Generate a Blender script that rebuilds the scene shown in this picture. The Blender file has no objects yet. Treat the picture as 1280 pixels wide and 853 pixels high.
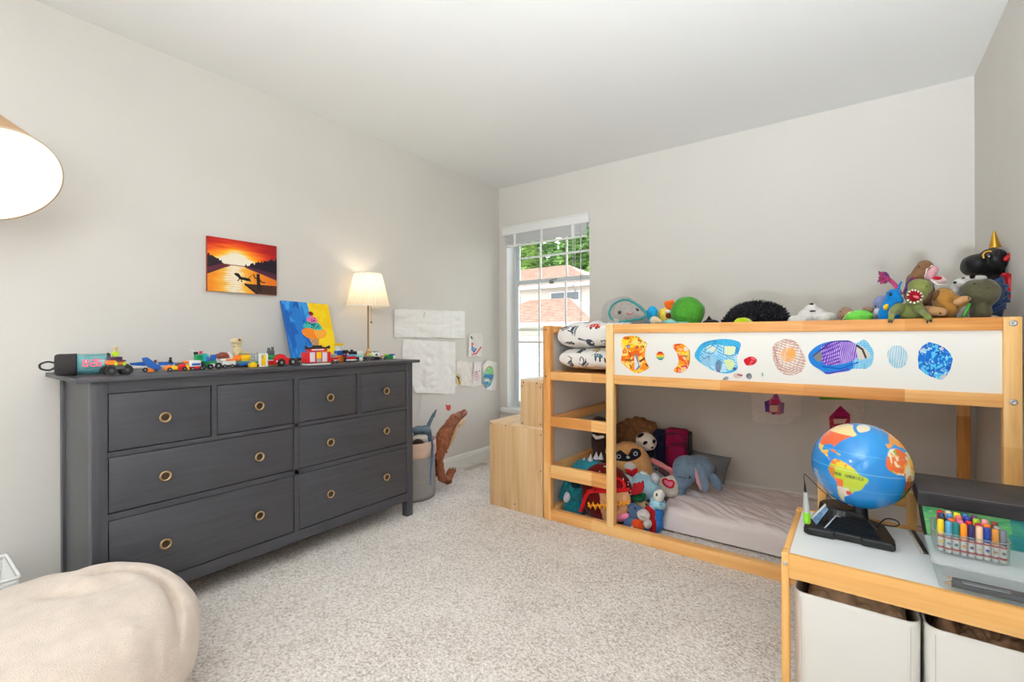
import bpy, bmesh, math, random
import numpy as np
from mathutils import Vector as V, Matrix, noise
random.seed(11); rng = np.random.default_rng(11)
sc = bpy.context.scene
COL = sc.collection
R = math.radians
sc.view_settings.view_transform = 'Standard'
sc.view_settings.look = 'None'
sc.view_settings.gamma = 1.0
sc.view_settings.use_curve_mapping = False
sc.view_settings.exposure = 0.0
sc.cycles.use_denoising = True
sc.cycles.max_bounces = 10
sc.cycles.diffuse_bounces = 6
sc.cycles.sample_clamp_indirect = 6

# ------------------------------------------------------------------ camera
FPX, YAW, CY, CH, CX, ROLL = 585.66, R(36.37), 420.59, 1.1015, 2.7141, .0033
CAM = V((CX, 0, CH)); cs, sn = math.cos(YAW), math.sin(YAW)
FW = V((-sn, cs, 0)); RT = V((cs, sn, 0)); UP = V((0, 0, 1))
def ray(px, py):
    a, b = px - 640, py - CY
    u = a * math.cos(ROLL) + b * math.sin(ROLL); v = -a * math.sin(ROLL) + b * math.cos(ROLL)
    return FW + RT * (u / FPX) - UP * (v / FPX)
def U(px, py, ax, val):
    """the point of the plane ax = val seen at a pixel of the 1280x853 photo"""
    r = ray(px, py); i = 'xyz'.index(ax)
    return CAM + r * ((val - CAM[i]) / r[i])
cd = bpy.data.cameras.new('camera'); cam = bpy.data.objects.new('camera', cd); COL.objects.link(cam)
cd.sensor_width = 36; cd.sensor_fit = 'HORIZONTAL'; cd.lens = 36 * FPX / 1280
cd.shift_y = -(426.5 - CY) / 1280; cd.clip_start = .02; cd.clip_end = 300
xr = RT * math.cos(ROLL) - UP * math.sin(ROLL); yu = UP * math.cos(ROLL) + RT * math.sin(ROLL)
cam.matrix_world = Matrix((( xr.x, yu.x, -FW.x, CAM.x), (xr.y, yu.y, -FW.y, CAM.y), (xr.z, yu.z, -FW.z, CAM.z), (0, 0, 0, 1)))
sc.camera = cam

# ------------------------------------------------------------------ materials
def lin(c):
    return tuple((x / 255 / 12.92 if x <= 10.3 else ((x / 255 + .055) / 1.055) ** 2.4) for x in c)
MC = {}
def mat(col=(200, 200, 200), rough=.6, metal=0, var=0, vs=30, bump=0, bs=200, sheen=0, trans=0, emit=0, coat=0, spec=.5, vc=False, key=None, ior=1.45, bd=.002):
    k = (tuple(col), rough, metal, var, vs, bump, bs, sheen, trans, emit, coat, spec, vc, key)
    if k in MC: return MC[k]
    m = bpy.data.materials.new('m_%d' % len(MC)); m.use_nodes = True
    nt = m.node_tree; b = nt.nodes['Principled BSDF']; L = nt.links.new
    b.inputs['Roughness'].default_value = rough; b.inputs['Metallic'].default_value = metal
    b.inputs['Specular IOR Level'].default_value = spec; b.inputs['IOR'].default_value = ior
    b.inputs['Sheen Weight'].default_value = sheen; b.inputs['Sheen Roughness'].default_value = .4
    b.inputs['Transmission Weight'].default_value = trans; b.inputs['Coat Weight'].default_value = coat
    c = lin(col) + (1,); b.inputs['Base Color'].default_value = c
    src = None
    if vc:
        at = nt.nodes.new('ShaderNodeAttribute'); at.attribute_name = 'Col'; src = at.outputs['Color']
        L(src, b.inputs['Base Color'])
    if emit:
        b.inputs['Emission Strength'].default_value = emit
        if src: L(src, b.inputs['Emission Color'])
        else: b.inputs['Emission Color'].default_value = c
    tc = None
    if var or bump:
        tc = nt.nodes.new('ShaderNodeTexCoord')
    if var:
        n = nt.nodes.new('ShaderNodeTexNoise'); n.inputs['Scale'].default_value = vs; n.inputs['Detail'].default_value = 4
        L(tc.outputs['Object'], n.inputs['Vector'])
        r = nt.nodes.new('ShaderNodeMapRange'); r.inputs[1].default_value = .3; r.inputs[2].default_value = .7
        r.inputs[3].default_value = 1 - var; r.inputs[4].default_value = 1 + var * .6; L(n.outputs['Fac'], r.inputs[0])
        mx = nt.nodes.new('ShaderNodeVectorMath'); mx.operation = 'SCALE'
        if src: L(src, mx.inputs[0])
        else: mx.inputs[0].default_value = c[:3]
        L(r.outputs[0], mx.inputs['Scale']); L(mx.outputs[0], b.inputs['Base Color'])
    if bump:
        n = nt.nodes.new('ShaderNodeTexNoise'); n.inputs['Scale'].default_value = bs; n.inputs['Detail'].default_value = 3
        L(tc.outputs['Object'], n.inputs['Vector'])
        bp = nt.nodes.new('ShaderNodeBump'); bp.inputs['Strength'].default_value = bump; bp.inputs['Distance'].default_value = bd
        L(n.outputs['Fac'], bp.inputs['Height']); L(bp.outputs[0], b.inputs['Normal'])
    MC[k] = m
    return m
def plush(col, var=.14): return mat(col, .95, var=var, vs=60, bump=.7, bs=320, sheen=.25, spec=.1)
def plastic(col, rough=.28): return mat(col, rough, spec=.5)
def fabric(col, var=.08): return mat(col, .92, var=var, vs=25, bump=.5, bs=500, spec=.15, sheen=.1)
def wood(cols, axis='x', joint=0, scale=1., rough=.45, knots=.0, key=''):
    """streaked grain along an axis; joint > 0 gives finger-jointed lengths of differing tone"""
    k = ('wood', tuple(cols), axis, joint, scale, key)
    if k in MC: return MC[k]
    m = bpy.data.materials.new('m_wood'); m.use_nodes = True; nt = m.node_tree; L = nt.links.new; N = nt.nodes.new
    b = nt.nodes['Principled BSDF']; b.inputs['Roughness'].default_value = rough; b.inputs['Specular IOR Level'].default_value = .35
    tc = N('ShaderNodeTexCoord'); mp = N('ShaderNodeMapping'); L(tc.outputs['Object'], mp.inputs['Vector'])
    s = [28 * scale] * 3; s['xyz'.index(axis)] = 1.6 * scale; mp.inputs['Scale'].default_value = s
    n1 = N('ShaderNodeTexNoise'); n1.inputs['Scale'].default_value = 1.; n1.inputs['Detail'].default_value = 5; n1.inputs['Distortion'].default_value = .6
    L(mp.outputs[0], n1.inputs['Vector'])
    mp2 = N('ShaderNodeMapping'); L(tc.outputs['Object'], mp2.inputs['Vector'])
    s2 = [160 * scale] * 3; s2['xyz'.index(axis)] = 4 * scale; mp2.inputs['Scale'].default_value = s2
    n2 = N('ShaderNodeTexNoise'); n2.inputs['Scale'].default_value = 1.; n2.inputs['Detail'].default_value = 2; L(mp2.outputs[0], n2.inputs['Vector'])
    ad = N('ShaderNodeMath'); ad.operation = 'MULTIPLY_ADD'; L(n2.outputs['Fac'], ad.inputs[0]); ad.inputs[1].default_value = .35; L(n1.outputs['Fac'], ad.inputs[2])
    src = ad.outputs[0]
    if joint:
        sx = N('ShaderNodeSeparateXYZ'); L(tc.outputs['Object'], sx.inputs[0])
        dv = N('ShaderNodeMath'); dv.operation = 'DIVIDE'; L(sx.outputs['XYZ'.index(axis.upper())], dv.inputs[0]); dv.inputs[1].default_value = joint
        fl = N('ShaderNodeMath'); fl.operation = 'FLOOR'; L(dv.outputs[0], fl.inputs[0])
        oi = N('ShaderNodeObjectInfo'); a2 = N('ShaderNodeMath'); a2.operation = 'MULTIPLY_ADD'; L(oi.outputs['Random'], a2.inputs[0]); a2.inputs[1].default_value = 57; L(fl.outputs[0], a2.inputs[2])
        wn = N('ShaderNodeTexWhiteNoise'); wn.noise_dimensions = '1D'; L(a2.outputs[0], wn.inputs['W'])
        a3 = N('ShaderNodeMath'); a3.operation = 'MULTIPLY_ADD'; L(wn.outputs['Value'], a3.inputs[0]); a3.inputs[1].default_value = .5; L(src, a3.inputs[2])
        a4 = N('ShaderNodeMath'); a4.operation = 'SUBTRACT'; L(a3.outputs[0], a4.inputs[0]); a4.inputs[1].default_value = .25; src = a4.outputs[0]
    cr = N('ShaderNodeValToRGB'); e = cr.color_ramp.elements
    pos = [.42, .66, .95] if len(cols) == 3 else [.4, .9]
    e[0].position = pos[0]; e[0].color = lin(cols[0]) + (1,)
    e[1].position = pos[-1]; e[1].color = lin(cols[-1]) + (1,)
    if len(cols) == 3:
        x = e.new(pos[1]); x.color = lin(cols[1]) + (1,)
    L(src, cr.inputs['Fac']); L(cr.outputs['Color'], b.inputs['Base Color'])
    bp = N('ShaderNodeBump'); bp.inputs['Strength'].default_value = .12; bp.inputs['Distance'].default_value = .001; L(n2.outputs['Fac'], bp.inputs['Height']); L(bp.outputs[0], b.inputs['Normal'])
    MC[k] = m
    return m

# ------------------------------------------------------------------ mesh building
def rotm(x=0, y=0, z=0):
    return Matrix.Rotation(R(z), 3, 'Z') @ Matrix.Rotation(R(y), 3, 'Y') @ Matrix.Rotation(R(x), 3, 'X')
def frame_to(d):
    d = V(d).normalized(); a = V((0, 0, 1)) if abs(d.z) < .95 else V((1, 0, 0))
    x = a.cross(d).normalized(); y = d.cross(x)
    return Matrix((x, y, d)).transposed()
class MB:
    def __init__(s): s.v = []; s.f = []; s.mi = []; s.sm = []; s.col = None
    def add(s, vs, fs, smooth=False, mi=0):
        o = len(s.v); s.v += [V(p) for p in vs]
        s.f += [tuple(i + o for i in f) for f in fs]; s.mi += [mi] * len(fs); s.sm += [smooth] * len(fs)
        return s
    def box(s, c, d, bev=0, rot=None, mi=0, seg=2, taper=None):
        bm = bmesh.new(); bmesh.ops.create_cube(bm, size=1)
        for v in bm.verts:
            v.co = V((v.co.x * d[0], v.co.y * d[1], v.co.z * d[2]))
            if taper and v.co.z > 0: v.co.x *= taper[0]; v.co.y *= taper[1]
        if bev: bmesh.ops.bevel(bm, geom=bm.edges[:], offset=min(bev, .49 * min(d)), segments=seg, affect='EDGES', profile=.5)
        bm.verts.index_update()
        c = V(c)
        s.add([(rot @ v.co if rot else v.co) + c for v in bm.verts], [[v.index for v in f.verts] for f in bm.faces], bool(bev), mi)
        bm.free(); return s
    def bx(s, x0, x1, y0, y1, z0, z1, bev=0, mi=0, seg=2):
        return s.box(((x0 + x1) / 2, (y0 + y1) / 2, (z0 + z1) / 2), (abs(x1 - x0), abs(y1 - y0), abs(z1 - z0)), bev, None, mi, seg)
    def loft(s, rings, closed=False, cap=True, smooth=True, mi=0):
        n = len(rings[0]); vs = [p for r in rings for p in r]; fs = []
        m = len(rings)
        for i in range(m if closed else m - 1):
            j = (i + 1) % m
            for k in range(n):
                l = (k + 1) % n; fs.append((i * n + k, i * n + l, j * n + l, j * n + k))
        s.add(vs, fs, smooth, mi)
        if cap and not closed:
            s.add(rings[0], [tuple(range(n))[::-1]], False, mi); s.add(rings[-1], [tuple(range(n))], False, mi)
        return s
    def cyl(s, p0, p1, r0, r1=None, n=20, mi=0, cap=True, smooth=True):
        p0, p1 = V(p0), V(p1); r1 = r0 if r1 is None else r1; F = frame_to(p1 - p0)
        ring = lambda p, r: [p + F @ V((math.cos(2 * math.pi * k / n) * r, math.sin(2 * math.pi * k / n) * r, 0)) for k in range(n)]
        return s.loft([ring(p0, r0), ring(p1, r1)], cap=cap, smooth=smooth, mi=mi)
    def tube(s, pts, r, n=8, closed=False, mi=0):
        pts = [V(p) for p in pts]; m = len(pts); rings = []
        F = None
        for i, p in enumerate(pts):
            a = pts[(i - 1) % m] if (closed or i) else p; b = pts[(i + 1) % m] if (closed or i < m - 1) else p
            d = (b - a).normalized()
            if F is None: F = frame_to(d)
            else:
                x = F.col[0] - d * F.col[0].dot(d); x.normalize(); F = Matrix((x, d.cross(x), d)).transposed()
            rr = r[i] if isinstance(r, (list, tuple)) else r
            rings.append([p + F @ V((math.cos(2 * math.pi * k / n) * rr, math.sin(2 * math.pi * k / n) * rr, 0)) for k in range(n)])
        return s.loft(rings, closed, not closed, True, mi)
    def lathe(s, prof, c=(0, 0, 0), F=None, n=32, mi=0, cap=True, wob=None):
        c = V(c); F = F or Matrix.Identity(3)
        rings = []
        for r, z in prof:
            rings.append([c + F @ V((math.cos(2 * math.pi * k / n) * r * (wob(k / n) if wob else 1), math.sin(2 * math.pi * k / n) * r * (wob(k / n) if wob else 1), z)) for k in range(n)])
        return s.loft(rings, cap=cap, mi=mi)
    def ell(s, c, r, rot=None, n=20, mi=0):
        c = V(c); r = (r, r, r) if not hasattr(r, '__len__') else r; m = max(6, n // 2); vs = []; fs = []
        for i in range(m + 1):
            t = math.pi * i / m
            for k in range(n):
                a = 2 * math.pi * k / n
                p = V((r[0] * math.sin(t) * math.cos(a), r[1] * math.sin(t) * math.sin(a), r[2] * math.cos(t)))
                vs.append(c + (rot @ p if rot else p))
        for i in range(m):
            for k in range(n):
                l = (k + 1) % n; fs.append((i * n + k, (i + 1) * n + k, (i + 1) * n + l, i * n + l))
        return s.add(vs, fs, True, mi)
    def grid(s, nx, ny, fn, mi=0, smooth=True, wrap=False, mask=None):
        vs = [fn(i / nx, j / ny) for j in range(ny + 1) for i in range(nx + 1)]
        fs = [(j * (nx + 1) + i, j * (nx + 1) + i + 1, (j + 1) * (nx + 1) + i + 1, (j + 1) * (nx + 1) + i) for j in range(ny) for i in range(nx) if mask is None or mask(i, j)]
        return s.add(vs, fs, smooth, mi)
    def prism(s, pts, o, u, v, d, mi=0, smooth=False):
        """outline pts (2D) on the frame o,u,v pushed along vector d"""
        o, u, v, d = V(o), V(u), V(v), V(d); n = len(pts)
        a = [o + u * p[0] + v * p[1] for p in pts]; b = [p + d for p in a]
        s.add(a + b, [tuple(range(n))[::-1], tuple(range(n, 2 * n))] + [(i, (i + 1) % n, n + (i + 1) % n, n + i) for i in range(n)], smooth, mi)
        return s
    def join(s, o, mi=None):
        b = len(s.v); s.v += o.v; s.f += [tuple(i + b for i in f) for f in o.f]; s.mi += (o.mi if mi is None else [mi] * len(o.f)); s.sm += o.sm
        return s

def root_of(o):
    while o.parent: o = o.parent
    return o
def mk(name, mb, mats, parent=None, fixn=True):
    me = bpy.data.meshes.new(name)
    o0 = V(root_of(parent).location) if parent else None
    if o0 is None:
        xs = [p.x for p in mb.v]; ys = [p.y for p in mb.v]; zs = [p.z for p in mb.v]
        o0 = V(((min(xs) + max(xs)) / 2, (min(ys) + max(ys)) / 2, min(zs)))
    me.from_pydata([tuple(p - o0) for p in mb.v], [], mb.f)
    mats = mats if isinstance(mats, (list, tuple)) else [mats]
    for m in mats: me.materials.append(m)
    me.polygons.foreach_set('material_index', mb.mi); me.polygons.foreach_set('use_smooth', mb.sm)
    if mb.col is not None:
        at = me.color_attributes.new('Col', 'FLOAT_COLOR', 'POINT')
        at.data.foreach_set('color', np.asarray(mb.col, dtype=np.float32).ravel())
    if fixn:
        bm = bmesh.new(); bm.from_mesh(me); bmesh.ops.recalc_face_normals(bm, faces=bm.faces); bm.to_mesh(me); bm.free()
    me.update()
    o = bpy.data.objects.new(name, me); COL.objects.link(o)
    if parent:
        o.parent = parent
        if parent.parent is None and parent.type == 'MESH': pass
    else: o.location = o0
    return o
def tag(o, label, cat, group=None):
    o['label'] = label; o['category'] = cat
    if group: o['group'] = group
    return o
def thing(name, label, cat, loc, group=None):
    o = bpy.data.objects.new(name, None); COL.objects.link(o); o.location = V(loc); o.empty_display_size = .05
    return tag(o, label, cat, group)
def single(name, mb, mats, label, cat, group=None):
    return tag(mk(name, mb, mats), label, cat, group)
def struct(name, mb, mats):
    o = mk(name, mb, mats); o['kind'] = 'structure'; return o
def dup(o, delta, label=None, parent=None):
    """copy of a thing and of its parts"""
    c = o.copy(); COL.objects.link(c)
    if parent: c.parent = parent
    else: c.location = o.location + V(delta)
    if label: c['label'] = label
    for ch in [x for x in bpy.data.objects if x.parent == o]: dup(ch, None, None, c)
    return c

# ------------------------------------------------------------------ rounded soft bodies
def blob(items, vox=.006, it=4, dis=0, ds=30, seed=0):
    """one continuous smooth surface grown from overlapping ellipsoids ('e',c,r,R) and limbs ('c',p0,p1,r0,r1)"""
    t = MB()
    for q in items:
        if q[0] == 'e': t.ell(q[1], q[2], q[3] if len(q) > 3 else None, 20)
        else:
            p0, p1, r0, r1 = V(q[1]), V(q[2]), q[3], q[4]
            t.cyl(p0, p1, r0, r1, 14); t.ell(p0, r0, None, 14); t.ell(p1, r1, None, 14)
    me = bpy.data.meshes.new('tmp'); me.from_pydata([tuple(p) for p in t.v], [], t.f)
    bm = bmesh.new(); bm.from_mesh(me); bmesh.ops.remove_doubles(bm, verts=bm.verts, dist=1e-6); bmesh.ops.recalc_face_normals(bm, faces=bm.faces); bm.to_mesh(me); bm.free()
    o = bpy.data.objects.new('tmp', me); COL.objects.link(o)
    m = o.modifiers.new('r', 'REMESH'); m.mode = 'VOXEL'; m.voxel_size = vox
    m = o.modifiers.new('s', 'SMOOTH'); m.factor = .5; m.iterations = it
    dg = bpy.context.evaluated_depsgraph_get(); ev = o.evaluated_get(dg); m2 = ev.to_mesh()
    r = MB(); vs = [v.co.copy() for v in m2.vertices]
    if dis:
        ns = [v.normal.copy() for v in m2.vertices]
        vs = [p + n * (dis * (noise.noise(p * ds + V((seed, 0, 0))))) for p, n in zip(vs, ns)]
    r.add(vs, [tuple(p.vertices) for p in m2.polygons], True)
    ev.to_mesh_clear(); bpy.data.objects.remove(o); bpy.data.meshes.remove(me)
    return r
class Pic:
    """a vertical plane of the room on which sizes are read in photo pixels; depth goes away from the camera"""
    def __init__(s, ax, val): s.ax, s.val, s.sg = ax, val, (1 if ax == 'y' else -1)
    def pt(s, px, py, dy=0): return U(px, py, s.ax, s.val + s.sg * dy)
    def m(s, px, py, dy=0):
        a, b, c = s.pt(px, py, dy), s.pt(px + 1, py, dy), s.pt(px, py + 1, dy)
        return (b - a).length, (c - a).length
    def R(s, rot): return Matrix.Rotation(R(rot), 3, 'Y') if s.ax == 'y' else Matrix.Rotation(R(rot), 3, 'X').transposed() @ Matrix.Rotation(R(90), 3, 'Z')
    def e(s, px, py, rx, ry, dy=0, rd=None, rot=0):
        mx, mz = s.m(px, py, dy); a, b = rx * mx, ry * mz
        return ('e', s.pt(px, py, dy), (a, rd if rd else min(a, b), b), s.R(rot))
    def c(s, p0, p1, r0, r1, d0=0, d1=0):
        mz = s.m(*p0, d0)[1]
        return ('c', s.pt(*p0, d0), s.pt(*p1, d1), r0 * mz, r1 * mz)
    def blob(s, items, **k): return blob([x if isinstance(x[0], str) else s.e(*x) for x in items], **k)
    def ell(s, mb, px, py, rx, ry, dy=0, rd=None, rot=0, n=16, mi=0):
        q = s.e(px, py, rx, ry, dy, rd, rot); return mb.ell(q[1], q[2], q[3], n, mi)
    def box(s, mb, x0, y0, x1, y1, d0=0, d1=.03, bev=.001, mi=0, z0=None):
        a, b = s.pt(x0, y1, d0), s.pt(x1, y0, d0); z = a.z if z0 is None else z0
        if s.ax == 'y': return mb.bx(a.x, b.x, s.val + d0, s.val + d1, z, b.z, bev, mi)
        return mb.bx(s.val - d1, s.val - d0, a.y, b.y, z, b.z, bev, mi)
    def poly(s, mb, pts, d0=0, d1=.01, mi=0, smooth=False):
        a = [s.pt(*p, d0) for p in pts]; dv = V((0, d1 - d0, 0)) if s.ax == 'y' else V((d0 - d1, 0, 0))
        n = len(a); b = [p + dv for p in a]
        return mb.add(a + b, [tuple(range(n)), tuple(range(n, 2 * n))[::-1]] + [(i, (i + 1) % n, n + (i + 1) % n, n + i) for i in range(n)], smooth, mi)
    def tube(s, mb, pts, r, mi=0, n=8):
        return mb.tube([s.pt(*p) for p in pts], r, n, False, mi)
    def wheel(s, mb, px, py, r, d0=0, d1=.012, mi=0, hub=0, hm=None):
        c = s.pt(px, py, d0); rr = r * s.m(px, py)[1]; w = V((0, d1 - d0, 0)) if s.ax == 'y' else V((d0 - d1, 0, 0))
        mb.cyl(c, c + w, rr, n=18, mi=mi); (hm or mb).cyl(c - w * .06, c + w * .02, rr * .36, n=12, mi=hub)
        return mb

# ------------------------------------------------------------------ painting on a fine grid (children's pictures, prints, maps)
def spl(pts, k=8, closed=True):
    n = len(pts); out = []
    for i in range(n if closed else n - 1):
        p = [np.array(pts[(i + j - 1) % n] if closed else pts[min(max(i + j - 1, 0), n - 1)], float) for j in range(4)]
        for t in np.linspace(0, 1, k, endpoint=False):
            out.append(tuple(.5 * ((2 * p[1]) + (-p[0] + p[2]) * t + (2 * p[0] - 5 * p[1] + 4 * p[2] - p[3]) * t * t + (-p[0] + 3 * p[1] - 3 * p[2] + p[3]) * t ** 3)))
    if not closed: out.append(tuple(pts[-1]))
    return out
def vnoise(X, Y, scale, seed=0, asp=1.):
    g = np.random.default_rng(seed).random((64, 64)); x = X * scale; y = Y * scale * asp
    xi = np.floor(x).astype(int); yi = np.floor(y).astype(int); fx = x - xi; fy = y - yi
    fx = fx * fx * (3 - 2 * fx); fy = fy * fy * (3 - 2 * fy); G = lambda a, b: g[a % 64, b % 64]
    return (G(xi, yi) * (1 - fx) + G(xi + 1, yi) * fx) * (1 - fy) + (G(xi, yi + 1) * (1 - fx) + G(xi + 1, yi + 1) * fx) * fy
class Paint:
    def __init__(s, x0, y0, x1, y1, k=3, bg=(255, 255, 255)):
        s.nx, s.ny = int(math.ceil((x1 - x0) * k)), int(math.ceil((y1 - y0) * k)); s.b = (x0, y0, x1, y1)
        s.X, s.Y = np.meshgrid(np.linspace(x0, x1, s.nx + 1), np.linspace(y0, y1, s.ny + 1)); s.c = np.ones(s.X.shape + (3,)) * np.array(bg, float); s.k = k
    def fill(s, m, col, a=1.):
        w = (np.clip(m.astype(float), 0, 1) * a)[..., None]; s.c = s.c * (1 - w) + np.array(col, float) * w; return s
    def mpoly(s, pts):
        m = np.zeros(s.X.shape, bool); n = len(pts)
        for i in range(n):
            (xa, ya), (xb, yb) = pts[i], pts[(i + 1) % n]
            if ya == yb: continue
            c = ((ya > s.Y) != (yb > s.Y)) & (s.X < (xb - xa) * (s.Y - ya) / (yb - ya) + xa); m ^= c
        return m
    def mell(s, cx, cy, rx, ry, rot=0):
        a = R(rot); dx, dy = s.X - cx, s.Y - cy
        return ((dx * math.cos(a) + dy * math.sin(a)) / rx) ** 2 + ((-dx * math.sin(a) + dy * math.cos(a)) / ry) ** 2 < 1
    def mline(s, pts, w):
        d = np.full(s.X.shape, 1e9)
        for (xa, ya), (xb, yb) in zip(pts[:-1], pts[1:]):
            L2 = (xb - xa) ** 2 + (yb - ya) ** 2 + 1e-9; t = np.clip(((s.X - xa) * (xb - xa) + (s.Y - ya) * (yb - ya)) / L2, 0, 1)
            d = np.minimum(d, np.hypot(s.X - xa - t * (xb - xa), s.Y - ya - t * (yb - ya)))
        return np.clip((w / 2 - d) * s.k + .5, 0, 1)
    def poly(s, pts, col, a=1.): return s.fill(s.mpoly(pts), col, a)
    def ell(s, cx, cy, rx, ry, col, rot=0, a=1.): return s.fill(s.mell(cx, cy, rx, ry, rot), col, a)
    def line(s, pts, w, col, a=1.): return s.fill(s.mline(pts, w), col, a)
    def hatch(s, mask, ang, per, w, col, seed=1, a=1.):
        t = R(ang); d = s.X * math.cos(t) + s.Y * math.sin(t) + 1.2 * per * (vnoise(s.X, s.Y, .25 / per, seed) - .5)
        q = np.abs(((d / per) % 1) - .5) * per; e = vnoise(s.X, s.Y, .2, seed + 5)
        return s.fill(mask & (q < w / 2 * (.5 + e)), col, a)
    def noisy(s, mask, col, scale, thr=.5, seed=1, a=1., asp=1.):
        wx = (vnoise(s.X, s.Y, scale * 1.7, seed + 31) - .5) / scale; wy = (vnoise(s.X, s.Y, scale * 1.7, seed + 47) - .5) / scale
        n = (vnoise(s.X + wx, s.Y + wy, scale, seed, asp) + .45 * vnoise(s.X, s.Y, scale * 2.6, seed + 3, asp)) / 1.45
        return s.fill(mask * np.clip((n - .5 - (thr - .5) * .75) * 14 + .5, 0, 1), col, a)
    def mb(s, fn, mask=None, smooth=False):
        """grid mesh: fn(px, py) gives the point"""
        ny, nx = s.ny, s.nx; q = MB()
        q.v = [V(fn(s.X[j, i], s.Y[j, i])) for j in range(ny + 1) for i in range(nx + 1)]
        c = np.clip(s.c / 255, 0, 1).reshape(-1, 3); l = np.where(c <= .04045, c / 12.92, ((c + .055) / 1.055) ** 2.4)
        keep = np.ones((ny, nx), bool)
        if mask is not None: keep = (mask[:-1, :-1] & mask[1:, 1:]) | (mask[1:, :-1] & mask[:-1, 1:])
        q.f = [(j * (nx + 1) + i, j * (nx + 1) + i + 1, (j + 1) * (nx + 1) + i + 1, (j + 1) * (nx + 1) + i) for j in range(ny) for i in range(nx) if keep[j, i]]
        if mask is not None:
            used = sorted({i for f in q.f for i in f}); mp = {u: i for i, u in enumerate(used)}
            q.v = [q.v[u] for u in used]; l = l[used]; q.f = [tuple(mp[i] for i in f) for f in q.f]
        q.mi = [0] * len(q.f); q.sm = [smooth] * len(q.f); q.col = np.concatenate([l, np.ones((len(l), 1))], 1)
        return q
PAPER = mat((240, 238, 234), .8, vc=True, key='paper', spec=.2)
LW2, LCE, LTO, LSUN, LSKY, LTL, LWL = 8, 50, 116, 3.2, 4.4, 2.0, 1.0
# ================================================================== ROOM
XR, YW, YR, HC = 3.223, 3.488, -3.3, 2.4875
WALL = mat((219, 215, 209), .9, bump=.12, bs=260, spec=.2, var=.015, vs=3)
CEIL = mat((238, 238, 237), .95, bump=.5, bs=170, spec=.1)
WHITE = mat((236, 236, 234), .4, spec=.4)
def carpet_mat():
    m = bpy.data.materials.new('carpet'); m.use_nodes = True; nt = m.node_tree; L = nt.links.new; N = nt.nodes.new
    b = nt.nodes['Principled BSDF']; b.inputs['Roughness'].default_value = 1; b.inputs['Specular IOR Level'].default_value = .05
    b.inputs['Sheen Weight'].default_value = .15
    tc = N('ShaderNodeTexCoord')
    n = N('ShaderNodeTexNoise'); n.inputs['Scale'].default_value = 105; n.inputs['Detail'].default_value = 4; n.inputs['Roughness'].default_value = .65; L(tc.outputs['Object'], n.inputs['Vector'])
    n3 = N('ShaderNodeTexNoise'); n3.inputs['Scale'].default_value = 5; n3.inputs['Detail'].default_value = 3; L(tc.outputs['Object'], n3.inputs['Vector'])
    a = N('ShaderNodeMath'); a.operation = 'MULTIPLY_ADD'; L(n3.outputs['Fac'], a.inputs[0]); a.inputs[1].default_value = .16; L(n.outputs['Fac'], a.inputs[2])
    cr = N('ShaderNodeValToRGB'); e = cr.color_ramp.elements
    e[0].position = .40; e[0].color = lin((172, 160, 149)) + (1,); e[1].position = .72; e[1].color = lin((247, 241, 235)) + (1,)
    x = e.new(.55); x.color = lin((222, 212, 203)) + (1,)
    L(a.outputs[0], cr.inputs['Fac']); L(cr.outputs['Color'], b.inputs['Base Color'])
    vo = N('ShaderNodeTexVoronoi'); vo.inputs['Scale'].default_value = 105; L(tc.outputs['Object'], vo.inputs['Vector'])
    s = N('ShaderNodeMath'); s.operation = 'SUBTRACT'; L(n.outputs['Fac'], s.inputs[0]); L(vo.outputs['Distance'], s.inputs[1])
    bp = N('ShaderNodeBump'); bp.inputs['Strength'].default_value = .8; bp.inputs['Distance'].default_value = .006; L(s.outputs[0], bp.inputs['Height']); L(bp.outputs[0], b.inputs['Normal'])
    return m
struct('floor', MB().bx(-.15, XR + .15, YR - .15, YW + .2, -.1, 0), carpet_mat())
struct('ceiling', MB().bx(-.15, XR + .15, YR - .15, YW + .2, HC, HC + .12), CEIL)
struct('wall_left', MB().bx(-.15, 0, YR - .15, YW + .16, 0, HC), WALL)
WX0, WX1, WZ0, WZ1 = .086, .944, .435, 2.1
w = MB(); w.bx(-.15, WX0, YW, YW + .16, 0, HC); w.bx(WX1, XR + .15, YW, YW + .16, 0, HC); w.bx(WX0, WX1, YW, YW + .16, 0, WZ0); w.bx(WX0, WX1, YW, YW + .16, WZ1, HC)
struct('wall_back', w, WALL)
RY0, RY1, RZ0, RZ1 = -2.75, -1.45, .75, 2.1      # unseen window added in the right-hand wall behind the camera for extra light
w = MB(); w.bx(XR, XR + .15, YR, RY0, 0, HC); w.bx(XR, XR + .15, RY1, YW + .16, 0, HC); w.bx(XR, XR + .15, RY0, RY1, 0, RZ0); w.bx(XR, XR + .15, RY0, RY1, RZ1, HC)
struct('wall_right', w, WALL)
struct('wall_rear', MB().bx(-.15, XR + .15, YR - .15, YR, 0, HC), WALL)
def base(name, a, b, ax):
    m = MB()
    prof = [(0, 0), (.014, 0), (.014, .07), (.011, .078), (.011, .09), (.006, .1), (0, .1)]
    if ax == 'l': m.prism(prof, (0, a, 0), (1, 0, 0), (0, 0, 1), (0, b - a, 0))
    else: m.prism(prof, (a, YW, 0), (0, -1, 0), (0, 0, 1), (b - a, 0, 0))
    struct(name, m, WHITE)
base('baseboard_left', YR, YW, 'l'); base('baseboard_back', .014, XR, 'b')
m = MB(); m.prism([(0, 0), (.014, 0), (.014, .07), (.011, .09), (0, .1)], (XR, YR, 0), (-1, 0, 0), (0, 0, 1), (0, YW - YR - .014, 0)); struct('baseboard_right', m, WHITE)

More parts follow.
